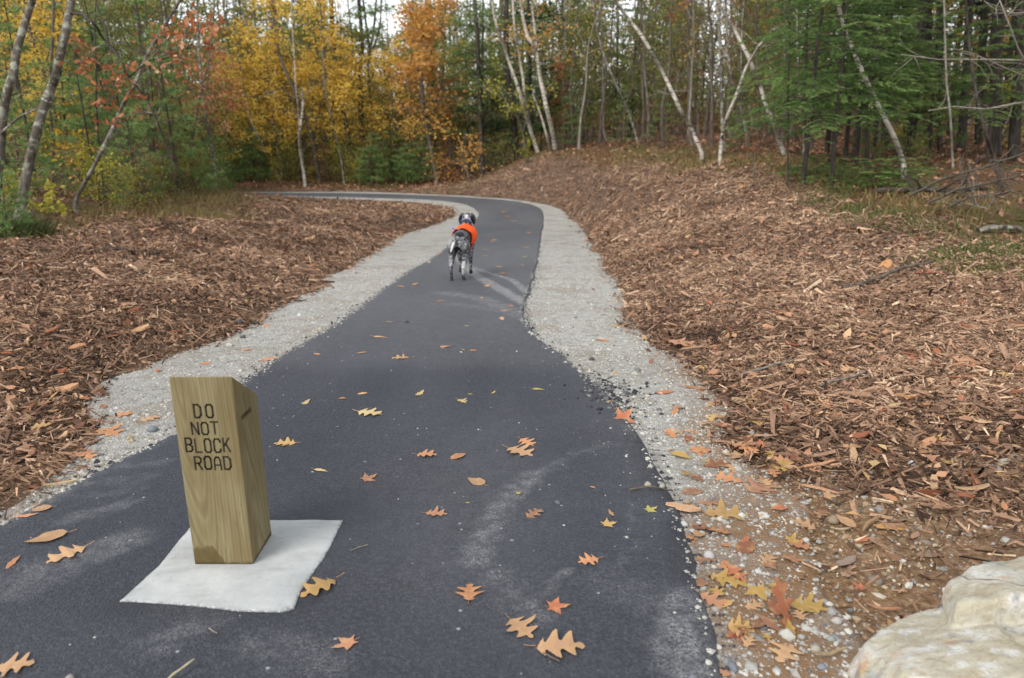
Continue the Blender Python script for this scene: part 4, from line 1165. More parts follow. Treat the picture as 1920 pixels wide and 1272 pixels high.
hero('pine_tree', 'dark forked pine trunk against the sky gap', [([(690, 345), (684, 300), (678, 240), (676, 174), (675, 131), (679, 87), (676, 40), (672, -8)], 13, 8), ([(675, 131), (660, 105), (650, 75), (640, 50)], 5, 3), ([(676, 125), (692, 105), (702, 85), (712, 50), (716, -8)], 5, 3)], 38, M['bark_dark'],
     [(655, 60, 30, 60), (720, 60, 24, 50), (745, 75, 24, 50), (725, 95, 34, 90), (660, 20, 36, 70), (700, 10, 36, 60), (740, 20, 30, 50), (640, 85, 24, 40)], M['needle_pine'], lsize=0.17, twigs=22, flat=0.75, wid=0.3)
hero('grey_tree', 'thin grey stem just beside the dark crooked pine', [([(645, 345), (641, 308), (630, 256), (621, 218), (609, 160), (604, 90), (600, -5)], 4, 3)], 33, M['bark_grey'], twigs=10)
hero('maple_tree', 'broad golden yellow maple beyond the far road', [([(600, 350), (592, 300), (580, 240), (556, 180), (530, 120), (515, 60), (510, -8)], 9, 5), ([(585, 260), (600, 200), (610, 140), (606, 70), (600, -8)], 6, 4), ([(560, 190), (500, 150), (470, 110), (455, 60)], 5, 3)], 34, M['bark_brown'],
     [(465, 95, 46, 150), (490, 120, 46, 170), (520, 118, 46, 170), (545, 130, 46, 160), (575, 120, 40, 120), (455, 120, 30, 80), (480, 60, 46, 100), (520, 20, 46, 130), (560, 15, 46, 140), (590, 20, 40, 100), (500, 5, 40, 90), (610, 10, 36, 80), (630, 60, 34, 70), (605, 65, 36, 80), (500, 160, 50, 150), (475, 155, 46, 130), (540, 170, 46, 120), (575, 180, 50, 130), (600, 150, 46, 120), (625, 130, 46, 140), (655, 120, 46, 150), (660, 150, 40, 110), (640, 190, 46, 110), (610, 200, 46, 110), (480, 200, 40, 100), (460, 215, 46, 110), (490, 235, 40, 70), (525, 215, 40, 80), (555, 225, 36, 60), (500, 250, 34, 70, 0, 0.9), (655, 180, 40, 80), (580, 60, 36, 60), (440, 50, 26, 40), (510, 70, 34, 60)],
     M['leaf_yellow'], lsize=0.17, tmu=0.45, flat=0.4, tw_r=0.012)
hero('maple_tree', 'yellow-green maple beside the dark crooked pine', [([(700, 350), (705, 310), (700, 250), (694, 180), (690, 120), (700, 60), (706, -6)], 8, 5)], 39, M['bark_brown'],
     [(650, 230, 46, 100), (680, 210, 50, 120), (640, 270, 40, 70), (670, 270, 40, 80), (700, 240, 50, 100), (660, 170, 46, 100), (690, 190, 40, 80), (705, 205, 44, 110, 0, 0.15), (720, 190, 40, 90, 0, 0.1), (700, 170, 30, 40), (625, 300, 34, 50), (690, 290, 36, 60)],
     M['leaf_yellow'], lsize=0.18, tmu=0.55, flat=0.4, tw_r=0.012)
hero('maple_tree', 'tall orange-gold maple between the sky gap and the white pine', [([(820, 345), (812, 300), (800, 240), (792, 180), (790, 110), (795, 40), (800, -8)], 9, 6), ([(800, 240), (820, 190), (832, 130), (835, 50), (836, -8)], 5, 3)], 33, M['bark_brown'],
     [(770, 30, 40, 110), (800, 15, 46, 170), (790, 55, 46, 170), (775, 80, 42, 140), (810, 75, 46, 150), (800, 110, 46, 160), (770, 115, 40, 120), (755, 130, 30, 70), (785, 140, 40, 110), (815, 125, 34, 80), (825, 20, 36, 90), (770, 150, 36, 60, 0, 0.7), (745, 150, 26, 40), (800, 170, 36, 50, 0, .2), (760, 5, 36, 80), (840, 5, 26, 60), (820, 50, 34, 60), (790, 200, 46, 60, 0, .5), (820, 215, 40, 60, 0, .6), (790, 235, 46, 80, 0, .7), (775, 250, 36, 50, 0, .8), (845, 185, 36, 50, 0, .2), (770, 205, 30, 40, 0, .2), (830, 240, 34, 40, 0, .6)],
     M['leaf_gold'], lsize=0.17, tmu=0.45, flat=0.35, tw_r=0.012)
hero('maple_shrub', 'yellow and orange young maple at the toe of the mulch bank beyond the bend', [([(880, 345), (876, 320), (868, 290), (872, 250)], 6, 3), ([(876, 320), (850, 300), (835, 290)], 4, 2)], 30.5, M['bark_brown'],
     [(870, 275, 34, 90), (890, 285, 30, 70), (880, 300, 34, 70), (850, 305, 34, 60, 0, .2), (830, 310, 34, 60, 0, .15), (820, 330, 30, 60, 0, .2), (845, 335, 30, 50, 0, .1), (885, 265, 24, 50), (895, 270, 24, 40), (812, 300, 26, 40, 0, .15), (860, 330, 24, 30, 0, .1)],
     M['leaf_gold'], lsize=0.13, tmu=0.6, cat='shrub', crown='foliage')
hero('white_pine_tree', 'white pine with feathery layered boughs between the orange-gold maple and the birch clump', [([(905, 345), (903, 280), (900, 200), (897, 120), (893, 50), (890, -8)], 12, 8)], 32, M['bark_dark'],
     [(850, 60, 40, 150), (880, 45, 40, 150), (910, 55, 36, 120), (840, 90, 34, 90), (870, 125, 44, 150), (900, 120, 40, 120), (830, 122, 36, 100), (860, 20, 40, 120), (900, 10, 40, 120), (925, 30, 30, 80), (935, 125, 30, 70), (885, 85, 36, 100), (855, 105, 30, 60), (920, 90, 30, 60), (870, 200, 36, 60), (930, 180, 34, 60), (885, 160, 30, 60)], M['needle_pine'], lsize=0.20, twigs=16, flat=0.7, wid=0.22, tw_r=0.012)
# --- on top of the bank
hero('birch_tree', 'white birch clump of several leaning stems on the crest of the mulch bank', [([(1008, 284), (1000, 262), (989, 226), (980, 196), (972, 166), (962, 138), (953, 113), (943, 82), (934, 57), (926, 25), (921, -8)], 9, 6),
     ([(1005, 280), (995, 240), (987, 204), (983, 175), (981, 151), (976, 120), (972, 94), (966, 60), (963, 30), (961, -8)], 8, 5), ([(1041, 280), (1034, 240), (1025, 204), (1018, 170), (1012, 143), (1009, 118), (1006, 98), (998, 82), (989, 68), (981, 35), (974, -8)], 11, 7),
     ([(1031, 281), (1025, 255), (1017, 226), (1008, 200), (998, 176)], 6, 4), ([(1012, 143), (1008, 110), (1003, 60), (999, 25), (996, -8)], 7, 5)], 31, M['birch'],
     [(1000, 75, 34, 50, 0, .5), (1040, 55, 40, 50, 0, .4), (1030, 70, 30, 40), (970, 70, 34, 50, 0, .8), (950, 60, 30, 40, 0, .8), (1050, 95, 34, 40, 0, .3), (990, 95, 30, 50), (925, 75, 26, 30, 0, .8), (1010, 5, 34, 40, 0, .3)], M['leaf_gold'], twigs=6, lsize=0.13, group=BIR, dz=(0, 0.3, -0.3, 0.2, -0.2))
hero('maple_sapling', 'lime yellow maple sapling beside the birch clump on the bank crest', [([(985, 290), (980, 250), (965, 210), (950, 185)], 4, 2), ([(980, 250), (990, 215), (1000, 195)], 3, 2)], 30, M['bark_brown'],
     [(905, 165, 26, 40), (930, 180, 26, 40), (980, 172, 22, 34), (965, 210, 26, 44), (985, 205, 24, 40), (950, 205, 20, 30), (985, 260, 22, 50, 0, .2), (980, 285, 22, 50, 0, .2), (990, 275, 20, 40, 0, .3), (915, 150, 22, 24), (935, 160, 20, 24), (1040, 165, 20, 20), (1005, 200, 14, 20), (930, 110, 18, 16)],
     M['leaf_lime'], lsize=0.13, tmu=0.6, cat='sapling', crown='foliage')
hero('spruce_tree', 'dark spruce trunk with drooping dead boughs behind the birch clump', [([(970, 300), (968, 280), (964, 240), (961, 211), (957, 180), (953, 151), (950, 80), (950, -5)], 15, 10)], 34, M['bark_dark'],
     [(930, 185, 40, 60), (900, 190, 46, 60), (995, 150, 46, 70), (1040, 160, 50, 80), (1010, 190, 46, 70), (940, 240, 40, 60), (900, 240, 40, 60), (1030, 20, 50, 120), (1010, 40, 40, 80), (1060, 140, 40, 60), (1040, 200, 40, 60), (1000, 240, 40, 50), (920, 290, 36, 60), (945, 280, 40, 60), (1060, 40, 40, 60)], M['needle_dark'], twigs=20, lsize=0.22, flat=0.6, wid=0.4)
hero('birch_tree', 'long leaning pale birch by itself near the middle of the bank crest', [([(1316, 287), (1303, 257), (1290, 230), (1278, 211), (1268, 190), (1259, 170), (1246, 143), (1232, 117), (1220, 95), (1206, 72), (1195, 56), (1183, 41), (1160, 12), (1148, -6)], 10, 7)], 21, M['birch'], twigs=5, group=BIR)
hero('grey_tree', 'thin grey stem leaning behind the long leaning birch', [([(1200, 284), (1188, 240), (1176, 204), (1158, 165), (1142, 128), (1125, 80), (1110, -5)], 6, 4)], 29, M['bark_grey'], twigs=8)
hero('birch_tree', 'pale birch leaning one way, front one of the two that cross', [([(1350, 310), (1351, 285), (1355, 249), (1364, 218), (1378, 185), (1388, 158), (1397, 132), (1409, 110), (1423, 87), (1436, 72), (1452, 56)], 9, 5)], 17, M['birch'], twigs=6, group=BIR)
hero('birch_tree', 'pale birch leaning the other way behind its crossing partner', [([(1474, 305), (1470, 290), (1459, 257), (1452, 232), (1442, 211), (1434, 190), (1427, 166), (1420, 146), (1412, 128), (1402, 104), (1389, 79), (1377, 56), (1363, 34), (1344, 0)], 12, 7)], 17.8, M['birch'], twigs=5, group=BIR)
hero('grey_tree', 'straight grey trunk rising behind the crossing birches', [([(1358, 285), (1354, 226), (1353, 170), (1352, 113), (1349, 60), (1346, -5)], 8, 7)], 22, M['bark_grey'], twigs=12)
hero('grey_tree', 'pair of thin grey stems just beyond the crossing birches', [([(1400, 250), (1392, 215), (1385, 185), (1372, 150), (1365, 90), (1360, -5)], 7, 5), ([(1412, 240), (1405, 200), (1392, 160), (1390, 90), (1395, -5)], 5, 4)], 24, M['bark_grey'], twigs=8)
hero('birch_tree', 'spotted birch leaning out among the dark hemlocks', [([(1695, 330), (1694, 310), (1687, 287), (1678, 262), (1665, 234), (1653, 210), (1642, 189), (1632, 168), (1620, 143), (1610, 120), (1601, 98), (1590, 68), (1578, 38), (1570, -6)], 12, 8)], 12.9, M['birch'], twigs=5, group=BIR)
hero('birch_tree', 'short pale thin stem rising between the fallen brush and spotted birch', [([(1787, 330), (1786, 300), (1784, 272), (1783, 240), (1780, 200), (1774, 140), (1770, -5)], 6, 4)], 14, M['bark_pale'], twigs=6)
hero('dark_sapling', 'dark tilted stem just above the fallen brush', [([(1874, 332), (1866, 305), (1858, 280), (1850, 257), (1843, 232), (1838, 211), (1826, 150), (1815, 60), (1810, -5)], 8, 6)], 12, M['bark_dark'], twigs=8)
hero('dark_sapling', 'slim dark upright stem at the edge of the mulch bank, before the hemlocks', [([(1476, 360), (1477, 300), (1478, 230), (1478, 162), (1480, 80), (1481, -5)], 5, 4)], 12.5, M['bark_dark'], twigs=9)
hero('grey_tree', 'short pale grey stem among the hemlock stems', [([(1508, 322), (1507, 290), (1506, 242), (1500, 200), (1496, 120), (1494, -5)], 6, 4)], 14, M['bark_grey'], twigs=8)
hero('oak_sapling', 'small oak sapling with drooping russet leaves at the crest of the mulch bank', [([(1414, 318), (1413, 300), (1410, 275), (1406, 255)], 4, 2)], 14.5, M['bark_brown'],
     [(1405, 258, 22, 22, 0, .6), (1420, 265, 20, 20, 0, .6), (1410, 285, 22, 24, 0, .8), (1400, 290, 20, 20, 0, .9), (1425, 290, 16, 14, 0, .85), (1390, 300, 18, 12, 0, .9)], M['leaf_brown'], lsize=0.075, cat='sapling', crown='foliage', tw_r=0.004)
hero('maple_sapling', 'small yellow-green leafed sapling between the leaning grey trunks', [([(102, 408), (100, 385), (96, 360), (94, 348)], 3, 2)], 11.6, M['bark_brown'],
     [(90, 350, 10, 10), (100, 358, 11, 12), (92, 372, 11, 12), (104, 385, 12, 14), (88, 392, 11, 12), (112, 392, 11, 12), (96, 345, 8, 8), (118, 402, 10, 8), (84, 380, 8, 7)], M['leaf_lime'], lsize=0.085, tmu=0.65, cat='sapling', crown='foliage', tw_r=0.003, wid=0.8, twigs=1)

# ------------------------------------------------ prototypes, copied with their parts
PROTO = {}
def proto(key, name, cat, T, F, bark, leafm, crown='crown'):
    t = thing(name, None, cat, (0, 0, -50))
    link('trunk' if cat == 'tree' else 'stem', T.mesh('trunk', bark, True), t)
    if F.n: link(crown, F.mesh(crown, leafm), t)
    PROTO.setdefault(key, []).append([t, False])
for s in (1, 2, 3): proto('sapling_pine', 'pine_sapling', 'tree', *pine(s, 3.6, 0.035, 0.15, 1.05, 0.34, 5, 0.02, 34, 0.11, 0.016), M['bark_dark'], M['needle_pine'])
for s in (4, 5): proto('hemlock', 'hemlock_tree', 'tree', *pine(s, 6.5, 0.05, 1.2, 1.9, 0.30, 5, 0.30, 32, 0.05, 0.014, flat=True), M['bark_dark'], M['needle_hemlock'])
for s in (6, 7): proto('dark_pine', 'pine_tree', 'tree', *pine(s, 14, 0.115, 4.6, 2.6, 0.8, 5, 0.12, 18, 0.22, 0.035, dead=40), M['bark_dark'], M['needle_dark'])
for s in (8, 9): proto('white_pine', 'white_pine_tree', 'tree', *pine(s, 12, 0.14, 1.6, 3.0, 0.85, 5, 0.06, 17, 0.19, 0.028), M['bark_dark'], M['needle_pine'])
for s in (10, 11): proto('yellow', 'maple_tree', 'tree', *decid(s, 7.5, 0.06, 22, 0.18, 1.7, 0.5, 1900, 0.14, 0.22), M['bark_brown'], M['leaf_yellow'])
for s in (12, 13): proto('orange', 'maple_tree', 'tree', *decid(s, 7.5, 0.06, 20, 0.2, 1.7, 0.5, 1500, 0.14, 0.22), M['bark_brown'], M['leaf_orange'])
for s in (14, 15): proto('olive', 'leafy_tree', 'tree', *decid(s, 8, 0.06, 24, 0.12, 1.9, 0.45, 2900, 0.145, 0.30), M['bark_brown'], M['leaf_olive'])
for s in (16, 17, 18): proto('bare', 'bare_tree', 'tree', *decid(s, 11, 0.075, 26, 0.16, 1.9, 0.75, 380, 0.12, 0.26, lean=((s - 17) * 0.9, 0.3), wob=0.07, minr=0.006), M['bark_brown'], M['leaf_olive'])
for s in (19, 20): proto('pale', 'bare_tree', 'tree', *decid(s, 11, 0.07, 16, 0.3, 1.5, 0.8, 90, 0.12, 0.2, lean=((s - 19.5) * 2.2, 0.2), wob=0.08, minr=0.006), M['bark_pale'], M['leaf_yellow'])
for s in (21, 22): proto('lime_bush', 'leafy_shrub', 'shrub', *decid(s, 1.7, 0.018, 16, 0.06, 0.85, 0.6, 520, 0.11, 0.12), M['bark_brown'], M['leaf_lime'], 'foliage')
for s in (23, 24): proto('brown_bush', 'twiggy_shrub', 'shrub', *decid(s, 1.9, 0.016, 22, 0.04, 0.9, 0.8, 120, 0.10, 0.12, minr=0.005), M['bark_brown'], M['leaf_brown'], 'foliage')
for s in (25,): proto('olive_bush', 'leafy_shrub', 'shrub', *decid(s, 1.5, 0.016, 18, 0.05, 0.8, 0.5, 620, 0.09, 0.13), M['bark_brown'], M['leaf_olive'], 'foliage')
for s in (26, 27): proto('pine_bush', 'pine_sapling', 'tree', *pine(s, 2.0, 0.028, 0.08, 0.95, 0.24, 6, 0.0, 34, 0.12, 0.018, minlen=0.2), M['bark_dark'], M['needle_pine'])

PLACED = []
def put(key, u, zc, label, cat_group, scale=1.0, rz=None, v=None, lean=0.0):
    """stand a copy where depth zc crosses the column u of the view, on the ground"""
    a = (u - 960) / FPX
    x = a * zc
    y = zc                               # refine so that the depth along the axis is zc
    for _ in range(4):
        z = float(hgt(x, y)); y = (zc + (z - CAM_H) * SP) / CP
    i = len(PLACED) % len(PROTO[key])
    pr = PROTO[key][i]
    if not pr[1]: o = pr[0]; pr[1] = True
    else: o = copy_tree(pr[0])
    o.location = (x, y, float(hgt(x, y)))
    rr = np.random.default_rng(int(u * 7 + zc * 131))
    ln_ = -R(8) * min(1.0, max(0.0, (u - 1350) / 550))
    o.rotation_euler = (Matrix.Rotation(ln_ + rr.normal() * 0.03, 3, 'Y') @ Matrix.Rotation(rr.normal() * 0.03, 3, 'X') @ Matrix.Rotation(rr.uniform(0, 6.28), 3, 'Z')).to_euler()
    s = scale * rr.uniform(0.9, 1.1)
    o.scale = (s, s, s)
    tag(o, label, None, cat_group)
    PLACED.append(o)
    return o
def row(key, spots, label, group):
    for q in spots: put(key, q[0], q[1], label, group, *(q[2:]))

# far side of the strip of mulch, from the near edge inwards
row('sapling_pine', [(20, 13, .9), (70, 15, 1.1), (135, 16, 1.1), (185, 15, .9), (225, 17, 1.2), (268, 15.5, 1.0), (300, 18, 1.2), (335, 17, 1.0), (372, 20, 1.2), (60, 20, 1.4), (160, 21, 1.4), (250, 22, 1.5), (330, 23, 1.4)], 'soft green young pine in the wood', 'young pines behind the leaning grey trunks')
row('pine_bush', [(20, 9.2, .45), (392, 24.5, .8), (478, 34, 1.2), (505, 36, 1.3), (545, 37, 1.0), (700, 33, 1.15), (735, 35, 1.3), (765, 33.5, 1.0), (790, 34, 1.1), (440, 33.5, 1.0), (420, 30, .9)], 'low bushy young pine', 'low bushy pines at the wood edge')
row('white_pine', [(905, 37, 1.0), (540, 46, 1.1), (430, 50, 1.0), (720, 52, 1.1), (350, 40, 1.0), (180, 34, 1.0), (60, 30, 1.0), (1090, 44, 1.0), (1180, 40, .8)], 'tall white pine with layered boughs', 'white pines in the wood')
row('hemlock', [(1505, 12.6, .9), (1560, 12.2, .85), (1560, 14.6, 1.0), (1625, 14.0, .9), (1585, 16, 1.1), (1640, 16, 1.0), (1850, 15.5, .9), (1745, 17.5, .9)], 'dark green feathery hemlock', 'hemlocks on the bank')
row('dark_pine', [(1660, 21, 1), (1705, 19, 1.1), (1735, 23, 1), (1760, 26, 1.1), (1800, 20, 1.1), (1835, 24, 1.1), (1865, 18, 1.2), (1900, 16, 1.0), (1880, 27, 1.1), (1780, 31, 1.2), (1620, 27, 1), (1700, 33, 1.2), (1570, 30, 1.0), (1940, 21, 1.1), (1840, 33, 1.2), (1530, 35, 1.1), (1990, 17, 1.1)], 'tall dark pine with straight bare trunk', 'tall dark pines in the shady wood')
row('bare', [(1075, 33, .9), (1100, 36, 1), (1125, 31, .8), (1150, 38, 1), (1170, 34, .9), (1205, 30, .9), (1225, 35, 1), (1245, 27, .8), (1265, 33, 1), (1290, 28, .9), (1320, 32, 1), (1335, 25, .8), (1380, 27, .9), (1400, 31, 1), (1425, 24, .8), (1440, 29, 1), (1465, 22, .8), (1490, 26, .9), (1520, 21, .8), (1555, 24, 1), (1600, 22, .9)], 'slender bare brown tree', 'bare slender trees on the bank')
row('pale', [(1085, 30, .8), (1140, 34, .9), (1215, 33, .9), (1300, 26, .8), (1310, 36, 1), (1370, 33, .9), (1485, 30, 1), (1720, 28, 1), (1650, 25, .8), (1050, 36, .9)], 'pale grey bare stem', 'pale grey stems on the bank')
row('bare', [(15, 19, .8), (45, 24, 1), (115, 18, .8), (150, 25, 1), (205, 20, .8), (240, 27, 1), (285, 21, .9), (320, 28, 1), (355, 25, .9), (395, 30, 1), (425, 37, 1), (450, 42, 1), (475, 38, .9), (515, 45, 1), (535, 40, .9), (590, 44, 1), (615, 39, .9), (655, 46, 1), (690, 43, 1), (730, 41, .9), (745, 48, 1), (770, 38, .9), (855, 42, .9), (880, 38, .8), (925, 44, 1)], 'slender bare brown tree', 'bare slender trees beyond the far road')
row('yellow', [(455, 40, .8), (600, 48, 1.0), (660, 50, 1), (780, 47, 1), (290, 30, .7), (210, 27, .65), (1760, 30, .7), (1890, 31, .7), (860, 50, .9)], 'yellow maple deep in the wood', 'yellow maples deep in the wood')
row('orange', [(1380, 34, .9), (1530, 27, .8), (1640, 30, .8), (1260, 38, .9), (300, 24, .6), (400, 36, .8), (1800, 36, .8), (735, 45, .7)], 'russet orange maple in the wood', 'russet maples deep in the wood')
row('olive', [(30, 27, .9), (120, 29, .9), (230, 33, .9), (370, 45, 1), (490, 52, 1.1), (570, 55, 1.1), (640, 56, 1.1), (830, 48, 1), (930, 40, .8), (1010, 42, .9), (1070, 46, 1), (1130, 48, 1), (1410, 40, 1), (1480, 44, 1), (1590, 40, 1), (1700, 44, 1), (1850, 42, 1), (1235, 50, 1), (1330, 55, 1)], 'olive green leafy tree', 'olive trees deep in the wood')
row('lime_bush', [(445, 34, .8), (520, 33.5, .6), (585, 34, .5), (640, 35, .9), (665, 33, .7), (620, 36, .9), (430, 36, .9), (545, 35, .9), (500, 38, 1.1), (600, 38, 1.1), (680, 36, 1), (170, 14, .6), (215, 13.5, .5), (350, 22, .7), (1745, 22, .9), (1890, 20, .9), (1700, 24, .9)], 'low shrub of yellow-green leaves', 'yellow-green shrubs')
row('brown_bush', [(460, 36, 1.2), (560, 36, 1.2), (610, 34, 1), (690, 34, 1), (1060, 32, .8), (1090, 31, .7), (1120, 30, .8), (1160, 29, .7), (1240, 26, .8), (1275, 25, .7), (1330, 21, .6), (1380, 20, .7), (1440, 18.5, .6), (1490, 19, .6), (1600, 19.5, .6), (1720, 19, .6), (150, 13, .6), (240, 14.5, .7), (275, 13.4, .6), (310, 15.5, .7), (345, 17.5, .7), (60, 12, .6), (1300, 23, .7), (1420, 21, .8), (1210, 28, .8)], 'low twiggy brown shrub', 'twiggy brown shrubs in the undergrowth')
row('olive_bush', [(470, 34.5, 1.1), (535, 34.3, 1), (560, 33.8, .8), (650, 34, 1), (720, 34.5, 1.1), (815, 33.5, .9), (250, 18, 1), (330, 19, 1), (180, 18, 1), (100, 17, 1), (910, 33, .9), (940, 32.5, .9), (1640, 15, .4), (1720, 14.4, .35)], 'low dark green leafy shrub', 'low green shrubs')
row('white_pine', [(120, 26, .9), (300, 33, 1.0), (20, 38, 1.1), (230, 42, 1.1), (480, 42, .9), (620, 44, 1.0), (1000, 39, 1.0), (820, 40, .9), (1235, 44, 1.0), (1400, 45, 1.0)], 'tall white pine with layered boughs', 'white pines in the wood')
row('olive', [(70, 22, .8), (160, 24, .8), (265, 26, .85), (340, 30, .9), (10, 33, 1), (190, 36, 1), (300, 40, 1), (410, 40, .9), (445, 46, 1), (540, 50, 1), (610, 52, 1.1), (700, 55, 1), (770, 52, 1), (900, 52, 1), (980, 50, 1)], 'olive green leafy tree', 'olive trees deep in the wood')
row('yellow', [(470, 37, .8), (520, 38, .85), (560, 39, .8), (640, 41, .85), (690, 44, .8), (420, 44, .9), (110, 20, .6), (60, 24, .7)], 'yellow maple deep in the wood', 'yellow maples deep in the wood')
row('bare', [(1060, 41, 1), (1090, 43, 1.1), (1115, 45, 1), (1180, 42, 1), (1200, 46, 1.1), (1255, 41, 1), (1285, 44, 1), (1360, 42, 1), (1385, 46, 1.1), (1415, 43, 1), (1455, 41, 1), (1040, 46, 1.1), (1275, 37, .9), (1350, 37, .9), (1435, 36, .9)], 'slender bare brown tree', 'bare slender trees on the bank')
row('olive', [(1075, 39, .8), (1100, 52, 1.1), (1190, 41, .8), (1220, 55, 1.1), (1260, 47, 1), (1280, 40, .8), (1375, 48, 1), (1395, 37, .7), (1425, 52, 1.1), (1450, 46, .9), (1050, 53, 1.1)], 'olive green leafy tree', 'olive trees deep in the wood')
row('olive', [(395, 33, .7), (430, 35, .75), (500, 36, .75), (560, 37, .8), (630, 37, .75), (690, 38, .8), (740, 37, .75), (780, 36, .7), (850, 37, .75), (930, 37, .7), (150, 19, .6), (290, 22, .65), (360, 25, .7), (1080, 34, .65), (1130, 36, .65), (1195, 34, .65), (1250, 32, .6), (1300, 36, .65), (1375, 30, .6), (1430, 28, .6), (1470, 25, .6)], 'olive green leafy tree', 'olive trees deep in the wood')
row('olive_bush', [(235, 13, .5), (280, 14.5, .55), (320, 16, .6), (365, 18, .65), (395, 20.5, .6)], 'low dark green leafy shrub', 'low green shrubs')
row('lime_bush', [(255, 13.4, .4), (300, 15.5, .5), (345, 17.5, .5), (385, 20, .5), (30, 11, .35), (60, 12, .4)], 'low shrub of yellow-green leaves', 'yellow-green shrubs')
row('yellow', [(340, 27, .6), (430, 33.5, .7), (530, 33.5, .8), (600, 35, .8), (660, 35, .8), (740, 35, .75), (880, 38, .7), (140, 18, .5), (40, 16, .5)], 'yellow maple deep in the wood', 'yellow maples deep in the wood')
row('orange', [(350, 24, .5), (760, 38, .8), (845, 36, .65), (1045, 35, .6)], 'russet orange maple in the wood', 'russet maples deep in the wood')
row('sapling_pine', [(260, 14, .5), (380, 19.8, .6), (1075, 31, .8), (1165, 30, .7), (1240, 29, .7), (1390, 22, .6), (1640, 17, .7), (1700, 18, .8), (1760, 19, .8)], 'soft green young pine in the wood', 'young pines on the bank')
row('hemlock', [(1505, 16.5, 1.0), (1550, 18, 1.2), (1605, 15.2, .9), (1600, 20, 1.3), (1830, 23, 1.3), (1150, 37, 1.2), (1060, 38, 1.2), (1700, 24, 1.3)], 'dark green feathery hemlock', 'hemlocks on the bank')
for k_ in PROTO:
    for pr in PROTO[k_]:
        if not pr[1]:
            for ch in list(pr[0].children): bpy.data.objects.remove(ch)
            bpy.data.objects.remove(pr[0])

# ------------------------------------------------ the far wood, one mass
def far_wood():
    rng = np.random.default_rng(77)
    G = Geo()
    mats = [M['bark_brown'], M['leaf_olive'], M['leaf_yellow'], M['needle_dark'], M['leaf_brown'], M['bark_pale']]
    for i in range(560):
        zc = rng.uniform(50, 88); u = rng.uniform(-300, 2250)
        x = (u - 960) / FPX * zc; y = zc * 1.02; z = float(hgt(np.clip(x, -45, 45), min(y, 91)))
        # a thinner stand where the sky shows between the trees
        gap = (abs(u - 1150) < 35 or abs(u - 1325) < 30 or abs(u - 715) < 55 or abs(u - 395) < 35 or abs(u - 1745) < 40)
        if gap and rng.random() < 0.6: continue
        H = rng.uniform(9, 16) * (0.55 if gap else 1)
        tr = wobble_path((x, y, z - 0.2), (x + rng.normal() * 0.7, y + rng.normal() * 0.5, z + H), 7, 0.15, rng)
        G.tube(tr, np.linspace(rng.uniform(0.08, 0.17), 0.03, 7), 5, mat=0 if rng.random() < 0.75 else 5)
        kind = rng.choice([1, 2, 3, 4, 4, 1, 3])
        n = int(rng.uniform(240, 420) * (0.4 if gap else 1) * (0.5 if kind == 4 else 1))
        nb = 11
        for b in range(nb):
            t = rng.uniform(0.06 if kind in (1, 4) else 0.25, 1); p = lerp_path(tr, t); az = rng.random() * 6.28
            ll = rng.uniform(0.8, 2.4) * (1.2 - 0.7 * t)
            e = p + np.array([math.cos(az), math.sin(az), rng.uniform(-0.1, 0.7)]) * ll
            br = wobble_path(p, e, 4, 0.08, rng); G.tube(br, np.linspace(0.035, 0.012, 4), 3, cap=False)
            for _ in range(3):
                q = lerp_path(br, rng.uniform(.3, 1)); G.tube(np.array([q, q + rng.normal(size=3) * 0.5]), [0.015, 0.008], 3, cap=False)
            m_ = n // nb
            c = np.array([lerp_path(br, q) for q in rng.uniform(0.3, 1.1, m_).clip(0, 1)]) + rng.normal(size=(m_, 3)) * 0.4
            G.leaves(c, 0.26, np.clip(0.5 + rng.normal(size=m_) * 0.2, 0, 1), 0.4, rng, mat=int(kind))
    # undergrowth and a haze of fine twigs between the far stems
    for i in range(620):
        zc = rng.uniform(42, 84); u = rng.uniform(-350, 2300); x = (u - 960) / FPX * zc; y = zc * 1.02; z = float(hgt(np.clip(x, -45, 45), min(y, 91)))
        h = rng.uniform(0.9, 3.2); m_ = 44; k = rng.choice([1, 1, 4, 4, 3, 2])
        c = np.array([x, y, z + h * 0.5]) + rng.normal(size=(m_, 3)) * np.array([0.9, 0.7, 0.30 * h])
        G.leaves(c, 0.24, np.clip(0.42 + rng.normal(size=m_) * 0.2, 0, 1), 0.3, rng, mat=int(k))
        n2 = 26; b_ = np.array([x, y, z]) + rng.normal(size=(n2, 3)) * np.array([1.2, 1.0, 0.0]) + np.array([0, 0, 1.0]) * rng.uniform(0, 2.5, (n2, 1))
        t_ = b_ + rng.normal(size=(n2, 3)) * np.array([0.35, 0.35, 0.3]) + np.array([0, 0, 1.0]) * rng.uniform(0.6, 2.2, (n2, 1))
        G.needles(b_, t_, 0.035, 0.5, rng, mat=0)
    o = link('distant_woods', G.mesh('distant_woods', mats))
    tag(o, 'mixed autumn wood far behind the path, seen as one mass', None, None, 'stuff')
far_wood()
# ================================================================== ground cover
m = N('wood_chips')
c = m.ramp(m.attr('tint'), [(0.0, S(54, 43, 36)), (0.22, S(106, 82, 66)), (0.5, S(154, 122, 98)), (0.8, S(190, 156, 127)), (0.94, S(206, 176, 144)), (1.0, S(220, 194, 160))])
c = m.mix(m.ramp(m.noise(m.coord('Object'), 60, 2, 0.6), [(0.35, (0.35,) * 3), (0.6, (0, 0, 0))]), c, S(64, 46, 36))
m.bsdf(c, 0.9, 0.12)
M['chips'] = m.m
m = N('single_wood_chip')
oi = m('ObjectInfo').outputs['Color']
st = m.noise(m('Mapping', {'Vector': m.coord(), 'Scale': (10, 160, 160)}).outputs[0], 1.0, 2, 0.6)
c = m.mix(m.ramp(st, [(0.35, (0.6,) * 3), (0.6, (0, 0, 0))]), oi, S(92, 66, 48))
m.bsdf(c, 0.88, 0.15, m.bump(st, 0.4, 0.003))
